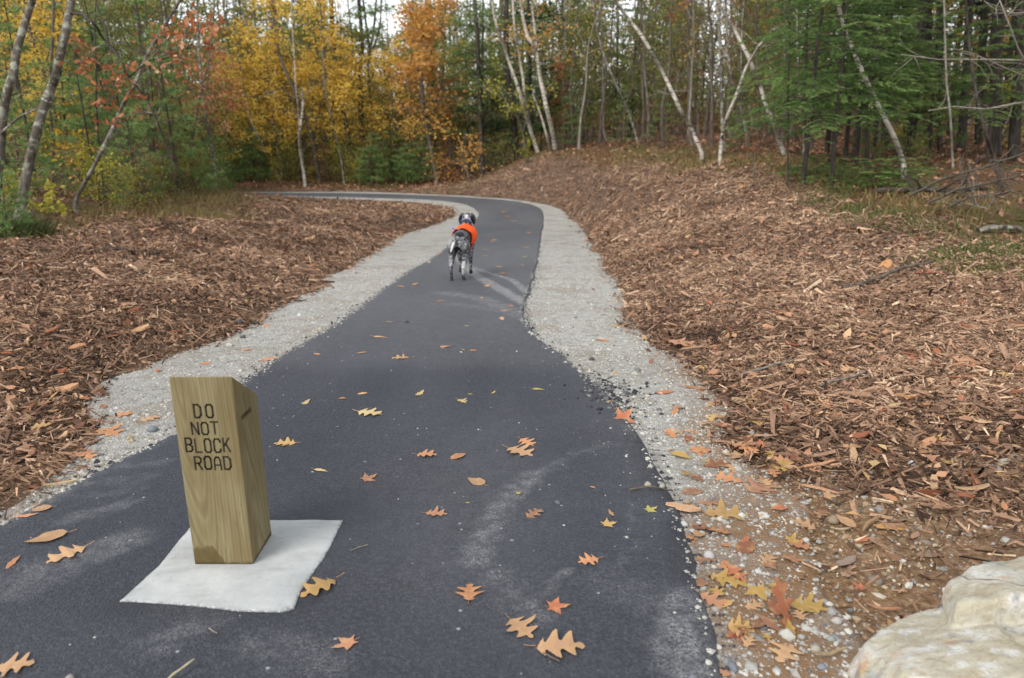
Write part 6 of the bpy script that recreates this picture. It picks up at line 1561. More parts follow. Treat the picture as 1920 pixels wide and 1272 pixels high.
# u, v, width px, kind, colour, place
A_ = 'on the asphalt '
LV = [
 (575,755,34,'narrow','pale yellow',A_+'just beyond the post top'), (642,748,14,'oval','orange',A_+'between two pale ones beyond the post'), (679,739,18,'oval','tan',A_+'above the big pale yellow oak leaf'),
 (787,739,38,'narrow','pale yellow',A_+'by itself halfway to the dog'), (694,776,50,'oak','pale yellow',A_+'beside the post top, largest there'), (866,753,24,'oak','pale yellow',A_+'in mid path, small and broad'),
 (882,740,9,'oval','lime',A_+'tiny, above the small broad one'), (925,737,20,'narrow','pale yellow',A_+'thin, beyond the mid path'), (1010,731,28,'narrow','lime',A_+'thin, near the widening edge'),
 (534,832,40,'oak','tan-yellow',A_+'just beside the upper post'), (800,854,38,'oak','orange',A_+'first of two side by side in mid path'), (859,857,34,'oval','orange',A_+'second of two side by side in mid path'),
 (988,831,36,'oak','orange',A_+'lying under a bigger tan one'), (975,848,56,'oak','tan',A_+'overlapping a smaller orange one'), (602,883,32,'narrow','pale yellow',A_+'folded, beside the post'),
 (688,899,40,'maple','pink-tan',A_+'between the folded one and mid path'), (893,904,38,'oval','tan',A_+'broad and round in mid path'), (818,964,40,'oak','pink-tan',A_+'level with the back of the concrete pad'),
 (971,926,16,'maple','lime',A_+'tiny three lobed, at the dusty mark'), (877,944,10,'oval','lime',A_+'tiny, below the broad round one'), (1002,964,40,'oak','brown',A_+'dull, inside the curved dusty mark'),
 (1111,915,12,'oval','orange',A_+'tiny, near the stony verge'), (1138,984,38,'maple','tan-yellow',A_+'star shaped, near the stony verge'), (1146,964,30,'narrow','tan',A_+'thin, just beyond the star shaped one'),
 (1218,957,34,'maple','lime',A_+'pale green, at the very edge of the verge'), (1103,1052,40,'oak','orange',A_+'small bright, between dusty mark and verge'), (598,1104,72,'oak','tan-yellow',A_+'large, touching the concrete pad corner'),
 (880,1112,54,'oak','orange',A_+'upright, at the foot of the dusty mark'), (1040,1138,56,'maple','red-orange',A_+'brightest red, near the bottom'), (977,1179,68,'oak','tan',A_+'below the bright red maple leaf'),
 (1050,1215,90,'oak','tan',A_+'largest, lowest of three near the bottom'), (653,1207,64,'maple','pink-tan',A_+'below the concrete pad'), (87,1010,66,'oval','tan',A_+'long, nearest the left verge'),
 (122,1042,70,'oak','tan',A_+'deeply lobed, left of the concrete pad'), (25,1055,48,'narrow','orange',A_+'at the left edge of the picture'), (27,1250,66,'oak','tan',A_+'in the bottom left corner'),
 (714,633,32,'narrow','tan',A_+'far beyond the post, above a row of three'), (681,662,24,'narrow','tan',A_+'in a row of three, middle one'), (594,665,15,'oval','orange',A_+'in a row of three, near the pale verge'), (752,672,34,'oak','tan',A_+'in a row of three, biggest one'),
 (834,651,20,'oak','pink-tan',A_+'mid path, farther than the row of three'), (868,657,10,'oval','lime',A_+'tiny, first of a pair in mid path'), (888,658,14,'oval','orange',A_+'tiny, second of a pair in mid path'), (731,604,18,'narrow','pale yellow',A_+'beside the small dark stone'), (874,612,10,'oval','lime',A_+'tiny, alone before the dog'),
 (941,598,28,'narrow','tan',A_+'nearest of three at the pinched edge'), (951,583,28,'narrow','tan',A_+'middle one of three at the pinched edge'), (957,574,12,'oval','orange',A_+'farthest of three at the pinched edge'), (829,565,20,'narrow','orange',A_+'before the dog, by itself'), (903,559,18,'narrow','pale yellow',A_+'on the dusty fan before the dog'),
 (915,536,32,'narrow','tan',A_+'on the dusty streak beside the dog'), (750,538,15,'oval','orange',A_+'near the left edge level with the dog'), (780,533,28,'narrow','orange',A_+'left of the dog, long'), (942,514,15,'oval','orange',A_+'right of the dog, lower of two'), (936,501,14,'oval','tan',A_+'right of the dog, upper of two'),
 (824,475,20,'narrow','orange',A_+'at the pale verge beside the dog'), (804,492,20,'narrow','pale yellow',A_+'at the pale verge below the orange one'), (988,466,14,'oval','orange',A_+'at the far edge beyond the dog'), (925,453,14,'narrow','orange',A_+'beyond the dog, beside its back'), (911,468,14,'narrow','lime',A_+'beyond the dog, beside its vest'), (910,480,11,'oval','pale yellow',A_+'just right of the dog, small'), (979,498,9,'oval','orange',A_+'small, at the right edge beyond the dog'), (985,482,10,'oval','pale yellow',A_+'small, at the right edge, farther out'),
 (942,398,12,'oval','tan',A_+'in the far bend, farthest'), (949,407,14,'oval','orange',A_+'in the far bend, second one'), (927,451,12,'oval','tan',A_+'before the far bend'), (965,415,12,'oval','tan',A_+'in the far bend, nearer the verge'), (930,428,12,'narrow','orange',A_+'between dog and far bend'), (990,437,12,'oval','pink-tan',A_+'near the right edge before the bend'),
 (1168,785,50,'maple','red-orange','curled up on the asphalt edge by the verge'),
 (1247,737,40,'oval','red-orange','on the pale verge beside a long orange one'), (1307,729,55,'narrow','orange','on the pale verge, long with a stalk'), (1130,639,26,'oval','orange','on the pale verge beyond the black crumbs'), (1160,613,30,'narrow','yellow','on the pale verge near the mulch, narrow'), (1209,641,22,'narrow','yellow','on the pale verge at the mulch edge'), (1279,652,60,'oak','pink-tan','on the mulch edge, wide'), (1313,696,42,'narrow','yellow','on the mulch edge near the verge corner'),
 (1412,758,36,'oak','tan-yellow','on the mulch past the verge corner'), (1339,758,40,'oval','tan','on the verge corner, dull'), (1548,771,60,'narrow','orange','on the mulch, long and curled'), (1677,769,44,'narrow','pale yellow','on the mulch beside a long pale splinter'), (1813,782,46,'oak','tan-yellow','on the mulch far from the path'), (1822,694,80,'oak','orange','on the mulch, wide, near the picture edge'), (1719,690,32,'oak','red-orange','on the mulch, small dark'), (1770,645,30,'oval','brown','on the mulch, thin brown'), (1668,630,34,'oval','orange','on the mulch in mid bank'), (1487,596,60,'narrow','orange','on the mulch in mid bank, long'), (1441,551,24,'oval','orange','on the mulch halfway up the bank'), (1433,575,30,'narrow','tan','on the mulch below a small orange one'), (1533,536,20,'oval','tan','on the mulch above the long stick'), (1471,532,22,'oval','pale yellow','on the mulch before the long stick'), (1741,517,40,'oak','red','on the mulch past the end of the long stick'), (1604,438,32,'oak','red-brown','at the wood edge, clumped'), (1721,451,26,'oak','red-brown','at the wood edge near the mossy log'),
 (1299,811,42,'narrow','tan','on the verge near the asphalt bulge'), (1365,809,56,'narrow','red-brown','on the verge, dark and curled'), (1314,845,44,'oak','orange','on the verge above a brown-red one'), (1399,849,50,'oak','orange','on the verge at the mulch, overlapping'), (1425,843,44,'narrow','red-orange','on the mulch edge over another leaf'), (1346,873,58,'oak','red-brown','on the verge, long and dark'), (1365,899,54,'oak','orange','on the verge below the long dark one'), (1430,914,76,'oak','brown','on the verge, large and dull'), (1299,924,42,'oval','brown','heaped at the asphalt edge, upper'), (1290,950,46,'narrow','tan','heaped at the asphalt edge, lower'), (1330,945,40,'oak','brown','heaped at the asphalt edge, dull'), (1361,965,78,'oak','tan-yellow','on the stony verge, large with orange tip'), (1297,1012,34,'maple','orange','beside the asphalt on white stones'), (1371,1023,52,'narrow','orange','on the stony verge, slim bright'), (1324,1051,42,'oak','brown','on the stony verge beside the asphalt, dull'), (1506,984,46,'oak','tan','beside the round tan stone'), (1440,1051,44,'oak','tan','on the sandy soil, faded'), (1365,1090,70,'oak','yellow','on the stony verge, long'), (1459,1102,34,'oval','yellow','on the sandy soil, round and shiny'), (1309,1096,48,'oval','brown','beside the asphalt below the faded one'), (1357,1134,42,'oval','tan-yellow','on the stony verge above the red maple leaf'), (1414,1137,40,'oak','tan','beside the tall red-orange one'), (1462,1160,92,'oak','red-orange','standing tall near the boulder'), (1507,1141,56,'oval','yellow','beside the tall red-orange one, pale side up'), (1384,1190,58,'maple','red','on the stony verge near the bottom'), (1472,1224,70,'oak','tan','below the tall red-orange one'), (1342,1259,56,'oak','pink-tan','beside the asphalt at the bottom'), (1616,1025,42,'narrow','red-orange','on the sandy soil by the dark hollow'), (1639,854,42,'narrow','red-orange','on the mulch above the sandy soil'), (1611,1115,34,'maple','red','just above the boulder'), (1504,830,30,'oak','tan','on the mulch near the verge'), (1485,890,34,'oval','tan','on the mulch edge, faded'), (1528,894,26,'oak','orange','on the mulch edge, small'), (1663,944,34,'oval','orange','on the mulch above the stick bundle'), (1880,960,40,'narrow','orange','on the mulch near the boulder, curled'), (1480,1195,30,'maple','lime','under the tall red-orange one'), (1440,1195,26,'maple','yellow','beside the tall red-orange one, small'),
 (1420,800,34,'oak','yellow','on the mulch edge, folded upright'), (1470,800,36,'oak','red-brown','on the mulch edge, dark'), (1760,960,40,'oak','brown','on the sandy soil, faded brown'), (1590,700,34,'oak','tan','on the mulch, mid bank, faded'), (1380,690,34,'oak','pink-tan','on the mulch above the verge corner'), (1560,620,30,'oval','pale yellow','on the mulch, mid bank, pale'), (1350,560,26,'oak','orange','on the mulch near the verge, small'), (1250,500,24,'oval','tan','on the mulch low on the bank'), (1340,470,18,'oval','orange','on the mulch half way up, small'), (1180,420,14,'oval','orange','on the mulch toe of the far bank'),
 (203,812,60,'oak','orange','on the left verge, large'), (165,857,44,'oak','orange','on the left verge below the large one'), (231,779,38,'oak','orange','on the left verge, first of two upper ones'), (283,786,38,'oak','tan','on the left verge, near the post'), (62,915,26,'oval','red','on the left verge by the soil'), (78,955,34,'oval','tan','on the left verge by the asphalt'), (50,968,46,'narrow','orange','on the left verge at the asphalt edge, long'), (194,763,24,'oval','red-brown','at the left mulch edge'), (207,639,30,'oval','red-orange','on the left mulch, glowing'), (504,675,30,'oval','orange','on the left verge above the post'), (462,657,20,'oval','pink-tan','on the left verge, small'), (383,683,20,'oval','orange','on the left verge near the mulch, small'), (451,617,28,'narrow','pink-tan','at the left mulch edge, thin'), (412,620,26,'oval','tan','at the left mulch edge, upright'), (498,611,20,'oval','orange','on the left verge, halfway'), (462,571,26,'narrow','yellow','on the left mulch, folded'), (572,496,20,'oval','orange','on the left mulch far out'), (506,510,20,'narrow','pale yellow','on the left mulch, far and pale'), (365,540,22,'oval','orange','on the left mulch, mid bank'), (398,567,30,'oak','pink-tan','on the left mulch, faded pink'), (640,476,12,'oval','lime','on the left mulch, far green'), (350,330+155,18,'oval','yellow','on the left mulch, spot of it'), (20,735,26,'oval','pink-tan','on the left mulch at the picture edge'), (176,672,20,'oval','lime','on the left mulch, yellow-green'), (110,590,22,'oval','yellow','on the left mulch, pale spot'), (155,485,20,'oval','yellow','on the left mulch near the wood'), (30,700,30,'oval','orange','on the left mulch, upper edge spot'), (350,1050-520,16,'oval','tan','on the left mulch, tiny tan')]
SZ = lambda w: 'big ' if w >= 60 else ('' if w >= 26 else 'small ')
for i, (u, v, w, kind, colr, place) in enumerate(LV):
    p = on_ground(u, v)
    if p is None: continue
    d = proj(p)[2]
    if svd(p[0], p[1]) < 0: p[2] += 0.025
    rr = random.Random(i * 31 + 7)
    L = w * d / FPX * (1.06 if kind != 'narrow' else 0.95)
    if kind == 'maple': L *= 0.80
    yaw = rr.uniform(-0.95, 0.95) + (PI if rr.random() < .5 else 0)
    if kind == 'narrow': yaw *= 0.5
    if 'upright' in place and kind == 'oak': yaw = PI / 2 + rr.uniform(-.2, .2)
    o = link(kind + '_leaf' if kind in ('oak', 'maple') else 'fallen_leaf', LM[kind][i % 4], None, (p[0], p[1], p[2] + 0.002))
    o.rotation_euler = (rr.uniform(-.06, .06), rr.uniform(-.06, .06), yaw)
    if 'standing tall' in place: o.rotation_euler = (0.5, -1.0, 1.9); o.location.z += 0.05
    if 'curled up' in place: o.rotation_euler = (0.5, -0.5, 0.6)
    o.scale = (L, L * rr.uniform(0.85, 1.2), L)
    b = CT[colr]; k = rr.uniform(0.86, 1.05)
    o.color = S(*[min(250, q * k * 1.05) for q in b])
    kn = {'oak': 'oak leaf', 'maple': 'maple leaf', 'oval': 'oval leaf', 'narrow': 'narrow leaf'}[kind]
    tag(o, f'{SZ(w)}{colr} {kn} {place}'.strip(), 'fallen leaf', 'fallen leaves on the path' if place.startswith('on the asphalt') else 'fallen leaves on verges and mulch')

# more leaves drifted along the verge and over the near mulch
rgl = np.random.default_rng(818); k_ = 0
CN = ['tan', 'orange', 'pink-tan', 'brown', 'red-brown', 'red-orange', 'yellow', 'tan-yellow']
while k_ < 96:
    if k_ < 48: u, v = rgl.uniform(1250, 1520), rgl.uniform(740, 1230)
    elif k_ < 84: u, v = rgl.uniform(1330, 1900), rgl.uniform(560, 1000)
    else: u, v = rgl.uniform(20, 330), rgl.uniform(690, 960)
    p = on_ground(u, v)
    if p is None: continue
    s_a = float(sdist(np.array([p[0]]), np.array([p[1]]), POLY_A)[0]); s_v = float(svd(p[0], p[1]))
    if s_a > -0.04 or (k_ < 48 and s_v < -0.35): continue
    kind = ['oak', 'oak', 'oval', 'maple', 'narrow'][int(rgl.integers(5))]; colr = CN[int(rgl.integers(8))]
    L = rgl.uniform(0.055, 0.105); on_m = s_v < 0
    o = link(kind + '_leaf' if kind in ('oak', 'maple') else 'fallen_leaf', LM[kind][int(rgl.integers(4))], None, (p[0], p[1], p[2] + (0.028 if on_m else 0.008)))
    o.rotation_euler = (rgl.normal() * 0.16, rgl.normal() * 0.16, rgl.uniform(0, 6.28)); o.scale = (L, L * rgl.uniform(.85, 1.2), L)
    q = rgl.uniform(.85, 1.05); o.color = S(*[x * q for x in CT[colr]])
    zone = ('right' if u > 960 else 'left') + (' mulch' if on_m else ' verge')
    tag(o, f'{colr} {kind} leaf drifted on the {zone}', 'fallen leaf', 'fallen leaves on verges and mulch'); k_ += 1

# ---- single big wood chips
def chip_mesh(seed, kind):
    rng = np.random.default_rng(seed)
    G = Geo()
    n = 5; x = np.linspace(-0.5, 0.5, n)
    bend = rng.uniform(-0.12, 0.2)
    wid = {'chip': 0.17, 'stick': 0.05, 'chunk': 0.24}[kind]; th = {'chip': 0.06, 'stick': 0.045, 'chunk': 0.11}[kind]
    w = wid * (0.55 + 0.45 * np.sin(PI * (x + 0.5)) + rng.normal(size=n) * 0.12); h = th * (0.7 + 0.3 * rng.random(n))
    w[0] *= rng.uniform(0.2, 0.9); w[-1] *= rng.uniform(0.2, 0.9)
    rows = []
    for i in range(n):
        z = bend * (x[i] ** 2) * 2; y = rng.normal() * 0.02
        rows += [(x[i], y - w[i], z), (x[i] + rng.normal() * .02, y + w[i], z), (x[i], y + w[i] * 0.8, z + h[i]), (x[i], y - w[i] * 0.8, z + h[i])]
    V = np.array(rows); q = []
    for i in range(n - 1):
        for j in range(4): q.append([i * 4 + j, i * 4 + (j + 1) % 4, (i + 1) * 4 + (j + 1) % 4, (i + 1) * 4 + j])
    q += [[3, 2, 1, 0], [n * 4 - 4, n * 4 - 3, n * 4 - 2, n * 4 - 1]]
    V[:, 2] -= V[:, 2].min()
    G.add(V, q)
    return G.mesh('wood_' + kind, M['chip1'])
CM = {k: [chip_mesh(i * 5 + len(k), k) for i in range(6)] for k in ('chip', 'stick', 'chunk')}
WC = [(121, 736, 50, 'chunk', (196, 152, 112), 'pale split chunk of wood on the left mulch'), (90, 758, 46, 'stick', (206, 166, 116), 'short pale stick standing askew on the left mulch'), (251, 626, 56, 'chip', (200, 158, 118), 'long pale wood chip on the left mulch'),
      (1661, 502, 44, 'chunk', (200, 146, 100), 'tan split chunk leaning on the long stick'), (1410, 491, 26, 'chunk', (222, 196, 150), 'whitish wood chunk near the top of the bank'), (1247, 500, 22, 'chip', (206, 176, 134), 'pale wood chip low on the bank'),
      (1716, 1228 - 480, 100, 'stick', (196, 150, 104), 'long pale splinter lying in the mulch above the sandy soil'), (1545, 785, 60, 'chip', (204, 146, 98), 'tan curled bark chip in the mulch'), (1900, 700, 60, 'stick', (150, 112, 84), 'brown stick at the mulch edge of the picture'),
      (1536, 925, 70, 'stick', (188, 146, 112), 'thick tan stick lying downhill by the sandy soil'), (1640, 985, 110, 'stick', (150, 124, 94), 'longest stick of the bundle on the sandy soil'), (1670, 998, 60, 'chip', (196, 150, 92), 'short broad tan chip of the stick bundle'), (1575, 1000, 40, 'stick', (190, 170, 140), 'short pale stick beside the bundle'), (1655, 965, 40, 'stick', (176, 140, 104), 'upright short stick in the bundle'),
      (1870, 825, 60, 'stick', (206, 170, 124), 'pale bent stick among the tan stones'), (1586, 1062, 60, 'chip', (152, 136, 122), 'grey flat chip below the stick bundle'), (1500, 1100, 0, 'chip', (0, 0, 0), ''), (1740, 1050, 50, 'chip', (150, 128, 104), 'greyish chip on the sandy soil above the boulder'), (1655, 1150, 60, 'stick', (176, 130, 100), 'reddish stick beside the boulder'), (1555, 1235, 70, 'stick', (158, 140, 110), 'grey stick at the foot of the boulder'),
      (115, 915, 56, 'stick', (206, 178, 132), 'pale stick on the left verge stones'), (1280, 960, 64, 'chip', (196, 158, 124), 'pale flat chip in the leaf heap by the asphalt'), (340, 1268, 60, 'stick', (186, 178, 144), 'pale straw on the asphalt at the bottom'), (1440, 935, 44, 'stick', (150, 110, 84), 'brown stick at the verge corner')]
for i, (u, v, w, kind, colr, lab) in enumerate(WC):
    if not w: continue
    p = on_ground(u, v); d = proj(p)[2]; L = w * d / FPX
    o = link('wood_' + kind, CM[kind][i % 6], None, (p[0], p[1], p[2] + 0.018)); rr = random.Random(i)
    yaw = {1: 1.2, 3: 0.9, 9: -0.75, 10: 0.75, 13: 1.3, 14: 0.9, 22: 1.0}.get(i, rr.uniform(-0.5, 0.6))
    o.rotation_euler = (rr.uniform(-.2, .2), -0.25 if i in (1, 3) else rr.uniform(-.12, .12), yaw); o.scale = (L, L, L)
    o.color = S(*colr); tag(o, lab, 'wood piece', 'single pieces of wood')
PALE = {'pale': (204, 168, 130), 'tan': (182, 136, 102), 'brown': (138, 98, 76), 'reddish': (158, 98, 70)}
rgc = np.random.default_rng(404)
n_done = 0
while n_done < 170:
    rt = rgc.random() < 0.72
    u, v = (rgc.uniform(1260, 1915), rgc.uniform(470, 1000)) if rt else (rgc.uniform(5, 420), rgc.uniform(540, 860))
    p = on_ground(u, v)
    if p is None or svd(p[0], p[1]) > -0.06 or mulch_w(p[0], p[1]) < 0.9 or soil_w(p[0], p[1]) > 0.6: continue
    d = proj(p)[2]
    kind = rgc.choice(['chip', 'chip', 'stick', 'chunk']); cn = rgc.choice(list(PALE))
    L = rgc.uniform(0.06, 0.13) * (1.6 if kind == 'stick' else 1)
    if L / d * FPX < 17: continue
    o = link('wood_' + kind, CM[kind][n_done % 6], None, (p[0], p[1], p[2] + 0.022))
    o.rotation_euler = (rgc.normal() * 0.3, rgc.normal() * 0.22, rgc.uniform(0, 6.28)); o.scale = (L, L, L)
    k = rgc.uniform(.85, 1.08); o.color = S(*[q * k for q in PALE[cn]])
    zone = 'right bank' if rt else 'left bank'
    part_ = 'close to the verge' if svd(p[0], p[1]) > -0.6 else ('well back from the path' if d > 5 else 'in the near mulch')
    tag(o, f'{cn} wood {kind} {part_} on the {zone}', 'wood piece', f'loose wood pieces on the {zone}')
    n_done += 1

# ---- sticks, log and brush drawn as tubes
def stick(name, label, pts, r0, r1, material, cat='stick', group=None, branches=0, up=0.02, k=6):
    P = np.array(pts, float); G = Geo(); rng = np.random.default_rng(sum(map(ord, label)))
    Q = [];
    for a, b in zip(P, P[1:]):
        for s in np.linspace(0, 1, 4, endpoint=False): Q.append(a * (1 - s) + b * s)
    Q.append(P[-1]); Q = np.array(Q); Q += rng.normal(size=Q.shape) * r0 * 0.35
    G.tube(Q, np.linspace(r0, r1, len(Q)), k)
    for i in range(branches):
        p = lerp_path(Q, rng.uniform(0.2, 1)); a = rng.normal(size=3) * np.array([1, 1, 0.6]) + np.array([0, 0, 0.3]); a /= np.linalg.norm(a); ll = rng.uniform(0.2, 0.7)
        b = wobble_path(p, p + a * ll, 5, 0.03, rng); G.tube(b, np.linspace(r1 * 0.8, r1 * 0.3, 5), 4)
    base = Q[0].copy(); G.v = [x - base for x in G.v]
    return tag(link(name, G.mesh(name, material, True), None, base), label, cat, group)
gp = lambda u, v, dz=0.02: on_ground(u, v) + np.array([0, 0, dz])
stick('long_stick', 'long curved brown stick lying across the mulch bank', [gp(1580, 548, .03), gp(1620, 540, .05), gp(1665, 525, .07), gp(1705, 512, .07), gp(1745, 500, .05)], 0.022, 0.014, M['bark_brown'])
stick('thin_stick', 'thin pale stick on the mulch beside the verge corner', [gp(1385, 712, .03), gp(1440, 702, .05), gp(1490, 685, .04)], 0.010, 0.006, M['bark_pale'])
stick('thin_stick', 'thin straight stick sloping across the near mulch', [gp(1535, 735, .04), gp(1620, 712, .05)], 0.008, 0.005, M['bark_pale'])
stick('twig', 'thin brown twig sticking out over the asphalt edge', [gp(1180, 922, .012), gp(1215, 921, .02), gp(1262, 926, .015)], 0.005, 0.003, M['bark_brown'], 'twig')
stick('twig', 'short straw coloured twig on the asphalt beside the concrete pad', [gp(655, 1036, .006), gp(690, 1024, .006)], 0.0022, 0.0016, M['bark_pale'], 'twig')
stick('twig', 'short tan twig on the asphalt below the largest leaf', [gp(1018, 1228, .006), gp(1048, 1243, .006)], 0.003, 0.002, M['bark_brown'], 'twig')
stick('twig', 'tiny forked twig on the asphalt under the concrete pad', [gp(392, 1180, .006), gp(398, 1188, .01), gp(408, 1190, .006)], 0.0022, 0.0016, M['bark_pale'], 'twig')
stick('mossy_log', 'thin mossy pale log lying in the green plants at the wood edge', [gp(1838, 438, .05), gp(1870, 438, .06), gp(1915, 437, .06)], 0.035, 0.028, M['bark_grey'], 'log')
stick('fallen_pole', 'dark fallen trunk lying low along the floor of the wood', [gp(1640, 368, .06), gp(1700, 370, .10), gp(1780, 372, .10), gp(1850, 370, .12)], 0.05, 0.03, M['bark_dark'], 'log', branches=6)
stick('dead_stick', 'short dark stem sprouting up beside the fallen trunk', [gp(1795, 372, .0), gp(1806, 372, .3), gp(1822, 372, .55)], 0.022, 0.012, M['bark_dark'], 'stick', branches=2)
stick('stick', 'crooked pale stick lying before the fallen brush', [gp(1758, 385, .05), gp(1790, 392, .05), gp(1815, 396, .08), gp(1850, 400, .05)], 0.016, 0.010, M['bark_pale'], branches=4)
stick('fallen_stick', 'dark thin fallen stick on the left mulch below the wood', [gp(190, 470, .03), gp(240, 475, .04), gp(300, 481, .03)], 0.02, 0.012, M['bark_dark'])
for (a, b, h0, h1, lab) in (((1700, 392), (1930, 338), .15, .75, 'uppermost long bare bough of the fallen brush heap'), ((1740, 398), (1940, 350), .10, .55, 'middle bare bough of the fallen brush heap'), ((1780, 402), (1950, 366), .08, .40, 'lowest bare bough of the fallen brush heap')):
    p, q = gp(*a), on_ground(*b)
    q = np.array([5.6, 8.6 + 0.3 * h1, float(hgt(5.6, 8.8)) + h1]); p = p + np.array([0, 0, h0])
    stick('dead_bough', lab, [p, p * .6 + q * .4 + np.array([0, 0, .06]), q, q + (q - p) * 0.3], 0.018, 0.010, M['bark_brown'], 'bough', 'fallen brush heap', branches=12)
# dead boughs reaching in from a leafless hemlock beyond the picture edge
stick('bare_tree', 'leafless grey hemlock at the picture edge with dead boughs reaching over the wood floor', [(6.3, 9.0, float(hgt(6.3, 9.0)) - .1), (6.3, 9.0, 1.5), (6.35, 9.05, 3.2), (6.35, 9.05, 6)], 0.10, 0.06, M['bark_grey'], 'tree')
tr_ = sc.objects['bare_tree'] if 'bare_tree' in sc.objects else None
dead = [o for o in sc.objects if o.get('label', '').startswith('leafless grey hemlock')][0]
for k_, pl in enumerate(([(1940, 152, 9), (1890, 130, 8.9), (1827, 102, 8.8), (1790, 92, 8.7)], [(1945, 116, 9), (1900, 113, 8.8), (1850, 112, 8.7), (1760, 112, 8.5), (1690, 103, 8.4)], [(1945, 190, 9), (1900, 195, 9), (1850, 205, 9), (1790, 200, 9.1), (1740, 208, 9.2)], [(1940, 22, 9), (1900, 26, 8.9), (1865, 18, 8.8), (1845, 2, 8.8)], [(1945, 150, 9), (1910, 95, 8.8), (1890, 40, 8.6), (1870, -10, 8.6)])):
    P = np.array([unproj(*q) for q in pl]); G = Geo(); rng = np.random.default_rng(k_)
    root = np.array([6.3, 9.0, P[0][2]]); P = np.vstack([root, P]); base = np.array(dead.location)
    Q = np.array([lerp_path(P, t) for t in np.linspace(0, 1, 16)]); G.tube(Q - base, np.linspace(0.016, 0.006, 16), 5)
    for i in range(9):
        p = lerp_path(Q, rng.uniform(.2, 1)); a = rng.normal(size=3) * np.array([1, .7, .8]); a /= np.linalg.norm(a); ll = rng.uniform(.15, .5)
        G.tube(wobble_path(p, p + a * ll, 4, .02, rng) - base, np.linspace(0.005, 0.002, 4), 3)
    link('bough', G.mesh('bough', M['bark_pale'], True), dead)

# ---- grass and low plants
def tufts(name, label, pts, n, h, material, spread, rng, wid=0.012, tmu=0.5):
    G = Geo(); P = np.asarray(pts); i = rng.integers(0, len(P), n)
    x = P[i, 0] + rng.normal(size=n) * spread; y = P[i, 1] + rng.normal(size=n) * spread
    ok = svd(x, y) < -0.1; x, y = x[ok], y[ok]; n = len(x)
    b = np.stack([x, y, hgt(x, y) - 0.01], 1); hh = h * rng.uniform(0.5, 1.3, (n, 1))
    a = rng.normal(size=(n, 3)) * 0.35; a[:, 2] = 1
    mid_ = b + a * hh * 0.5; tip = b + a * hh + np.column_stack([rng.normal(size=(n, 2)) * 0.25, -np.abs(rng.normal(size=n)) * 0.15]) * hh
    sd_ = np.cross(a, rng.normal(size=(n, 3))); sd_ /= np.linalg.norm(sd_, axis=1)[:, None]; sd_ *= wid / 2
    v = np.stack([b - sd_, b + sd_, mid_ + sd_ * .8, mid_ - sd_ * .8, tip], 1).reshape(-1, 3); k = (np.arange(n) * 5)[:, None]
    t = np.clip(tmu + rng.normal(size=n) * 0.2, 0, 1)
    G.add2(v, k + np.array([0, 1, 2, 3]), k + np.array([3, 2, 4]), t, t)
    return tag(link(name, G.mesh(name, material)), label, None, None, 'stuff')
rg = np.random.default_rng(91)
edge_pts = lambda E, y0, y1, off: [(np.interp(y, E[:, 1], E[:, 0]) + off + rg.normal() * .3, y) for y in rg.uniform(y0, y1, 60)]
tufts('dry_grass', 'dry tan grass along the mulch edge before the wood', edge_pts(EDGE_L, 10, 24, -0.5) + edge_pts(EDGE_L, 13, 21, -0.2), 3200, 0.26, M['grass'], 0.42, rg, 0.009, 0.35)
tufts('dry_grass', 'thin dry grass on the crest of the bank', edge_pts(EDGE_R, 15, 30, 0.5) + edge_pts(EDGE_R, 9, 24, 0.9), 5000, 0.20, M['grass'], 0.4, rg, 0.012, 0.35)
tufts('green_plants', 'low green plants at the wood edge', [tuple(on_ground(u, v)[:2]) for u, v in ((1850, 470), (1880, 475), (1900, 468), (1790, 478), (1780, 495), (1830, 505), (1660, 405), (1590, 398), (1560, 365), (1640, 415), (1760, 430), (1905, 480), (1530, 380), (1690, 425))], 3400, 0.09, M['green_grass'], 0.22, rg, 0.016, 0.45)
tufts('green_plants', 'green leafy growth around the foot of the first grey trunks', [tuple(on_ground(u, v)[:2]) for u, v in ((5, 430), (20, 440), (35, 445), (-10, 445))], 1600, 0.24, M['green_grass'], 0.2, rg, 0.022, 0.3)

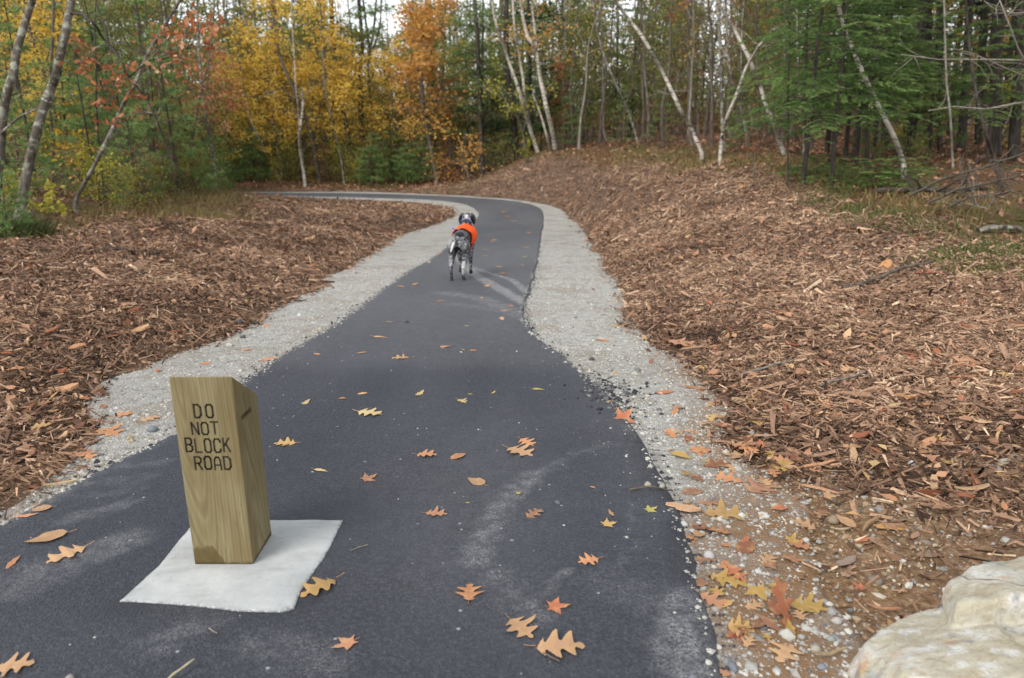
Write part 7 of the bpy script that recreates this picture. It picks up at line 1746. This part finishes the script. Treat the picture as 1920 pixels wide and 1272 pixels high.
# low hemlock boughs lying on the ground beneath the hemlocks
for i, (u, v, lab) in enumerate(((1530, 336, 'low dark hemlock bough resting on the ground, first from the crossing birches'), (1580, 345, 'low dark hemlock bough resting on the ground, second from the crossing birches'), (1635, 352, 'low dark hemlock bough resting on the ground, third from the crossing birches'), (1690, 352, 'low dark hemlock bough resting on the ground below the spotted birch'))):
    T, F = pine(60 + i, 1.0, 0.012, 0.06, 1.0, 0.16, 6, 0.05, 34, 0.05, 0.022, flat=True, minlen=0.35)
    t = thing('hemlock_sapling', lab, 'sapling', on_ground(u, v), i * 1.1, 'low hemlock boughs'); t.scale = (0.85, 0.85, 0.45)
    link('stem', T.mesh('stem', M['bark_dark'], True), t); link('foliage', F.mesh('foliage', M['needle_hemlock']), t)

# ================================================================== labels that single each copy out
ANCH = [(20, 'the first grey trunk'), (97, 'the yellow-green sapling'), (195, 'the thin leaning trunk'), (280, 'the russet oak limb'), (385, 'the salmon red maple'), (480, 'the golden maple'), (565, 'the white forked birch'), (650, 'the dark crooked pine'),
        (700, 'the sky gap'), (800, 'the orange-gold maple'), (875, 'the dog'), (955, 'the dark spruce'), (1020, 'the birch clump'), (1100, 'the bank crest'), (1170, 'the thin leaning stem'), (1260, 'the long leaning birch'), (1330, 'the front crossing birch'), (1400, 'the birches that cross'),
        (1476, 'the slim dark stem'), (1520, 'the short grey stem'), (1590, 'the hemlock stems'), (1680, 'the spotted birch'), (1785, 'the short pale stem'), (1840, 'the fallen trunk'), (1900, 'the fallen brush')]
ORD = ['nearest', 'second nearest', 'third nearest', 'fourth nearest', 'fifth nearest', 'sixth nearest', 'seventh nearest', 'eighth nearest']
bpy.context.view_layer.update()
by = {}
for o in PLACED:
    u, v, d = proj(o.location)
    an = min(ANCH, key=lambda a: abs(a[0] - u))[1]
    by.setdefault((o['label'], an), []).append((d, o))
for (lab, an), L in by.items():
    L.sort(key=lambda q: q[0])
    for i, (d, o) in enumerate(L):
        o['label'] = f'{lab} beyond {an}' + (f', {ORD[min(i, 7)]} there' if len(L) > 1 else '')
# fallen leaves and the like that still read alike: nearest first
seen = {}
for o in sc.objects:
    if o.parent is None and o.get('label') and o.get('category') in ('fallen leaf', 'stone', 'tree', 'shrub', 'sapling', 'wood piece'):
        seen.setdefault(o['label'], []).append(o)
for lab, L in seen.items():
    if len(L) > 1:
        L.sort(key=lambda o: proj(o.location)[2])
        for i, o in enumerate(L): o['label'] = f'{lab}, {ORD[min(i, 7)]} of {len(L)}'
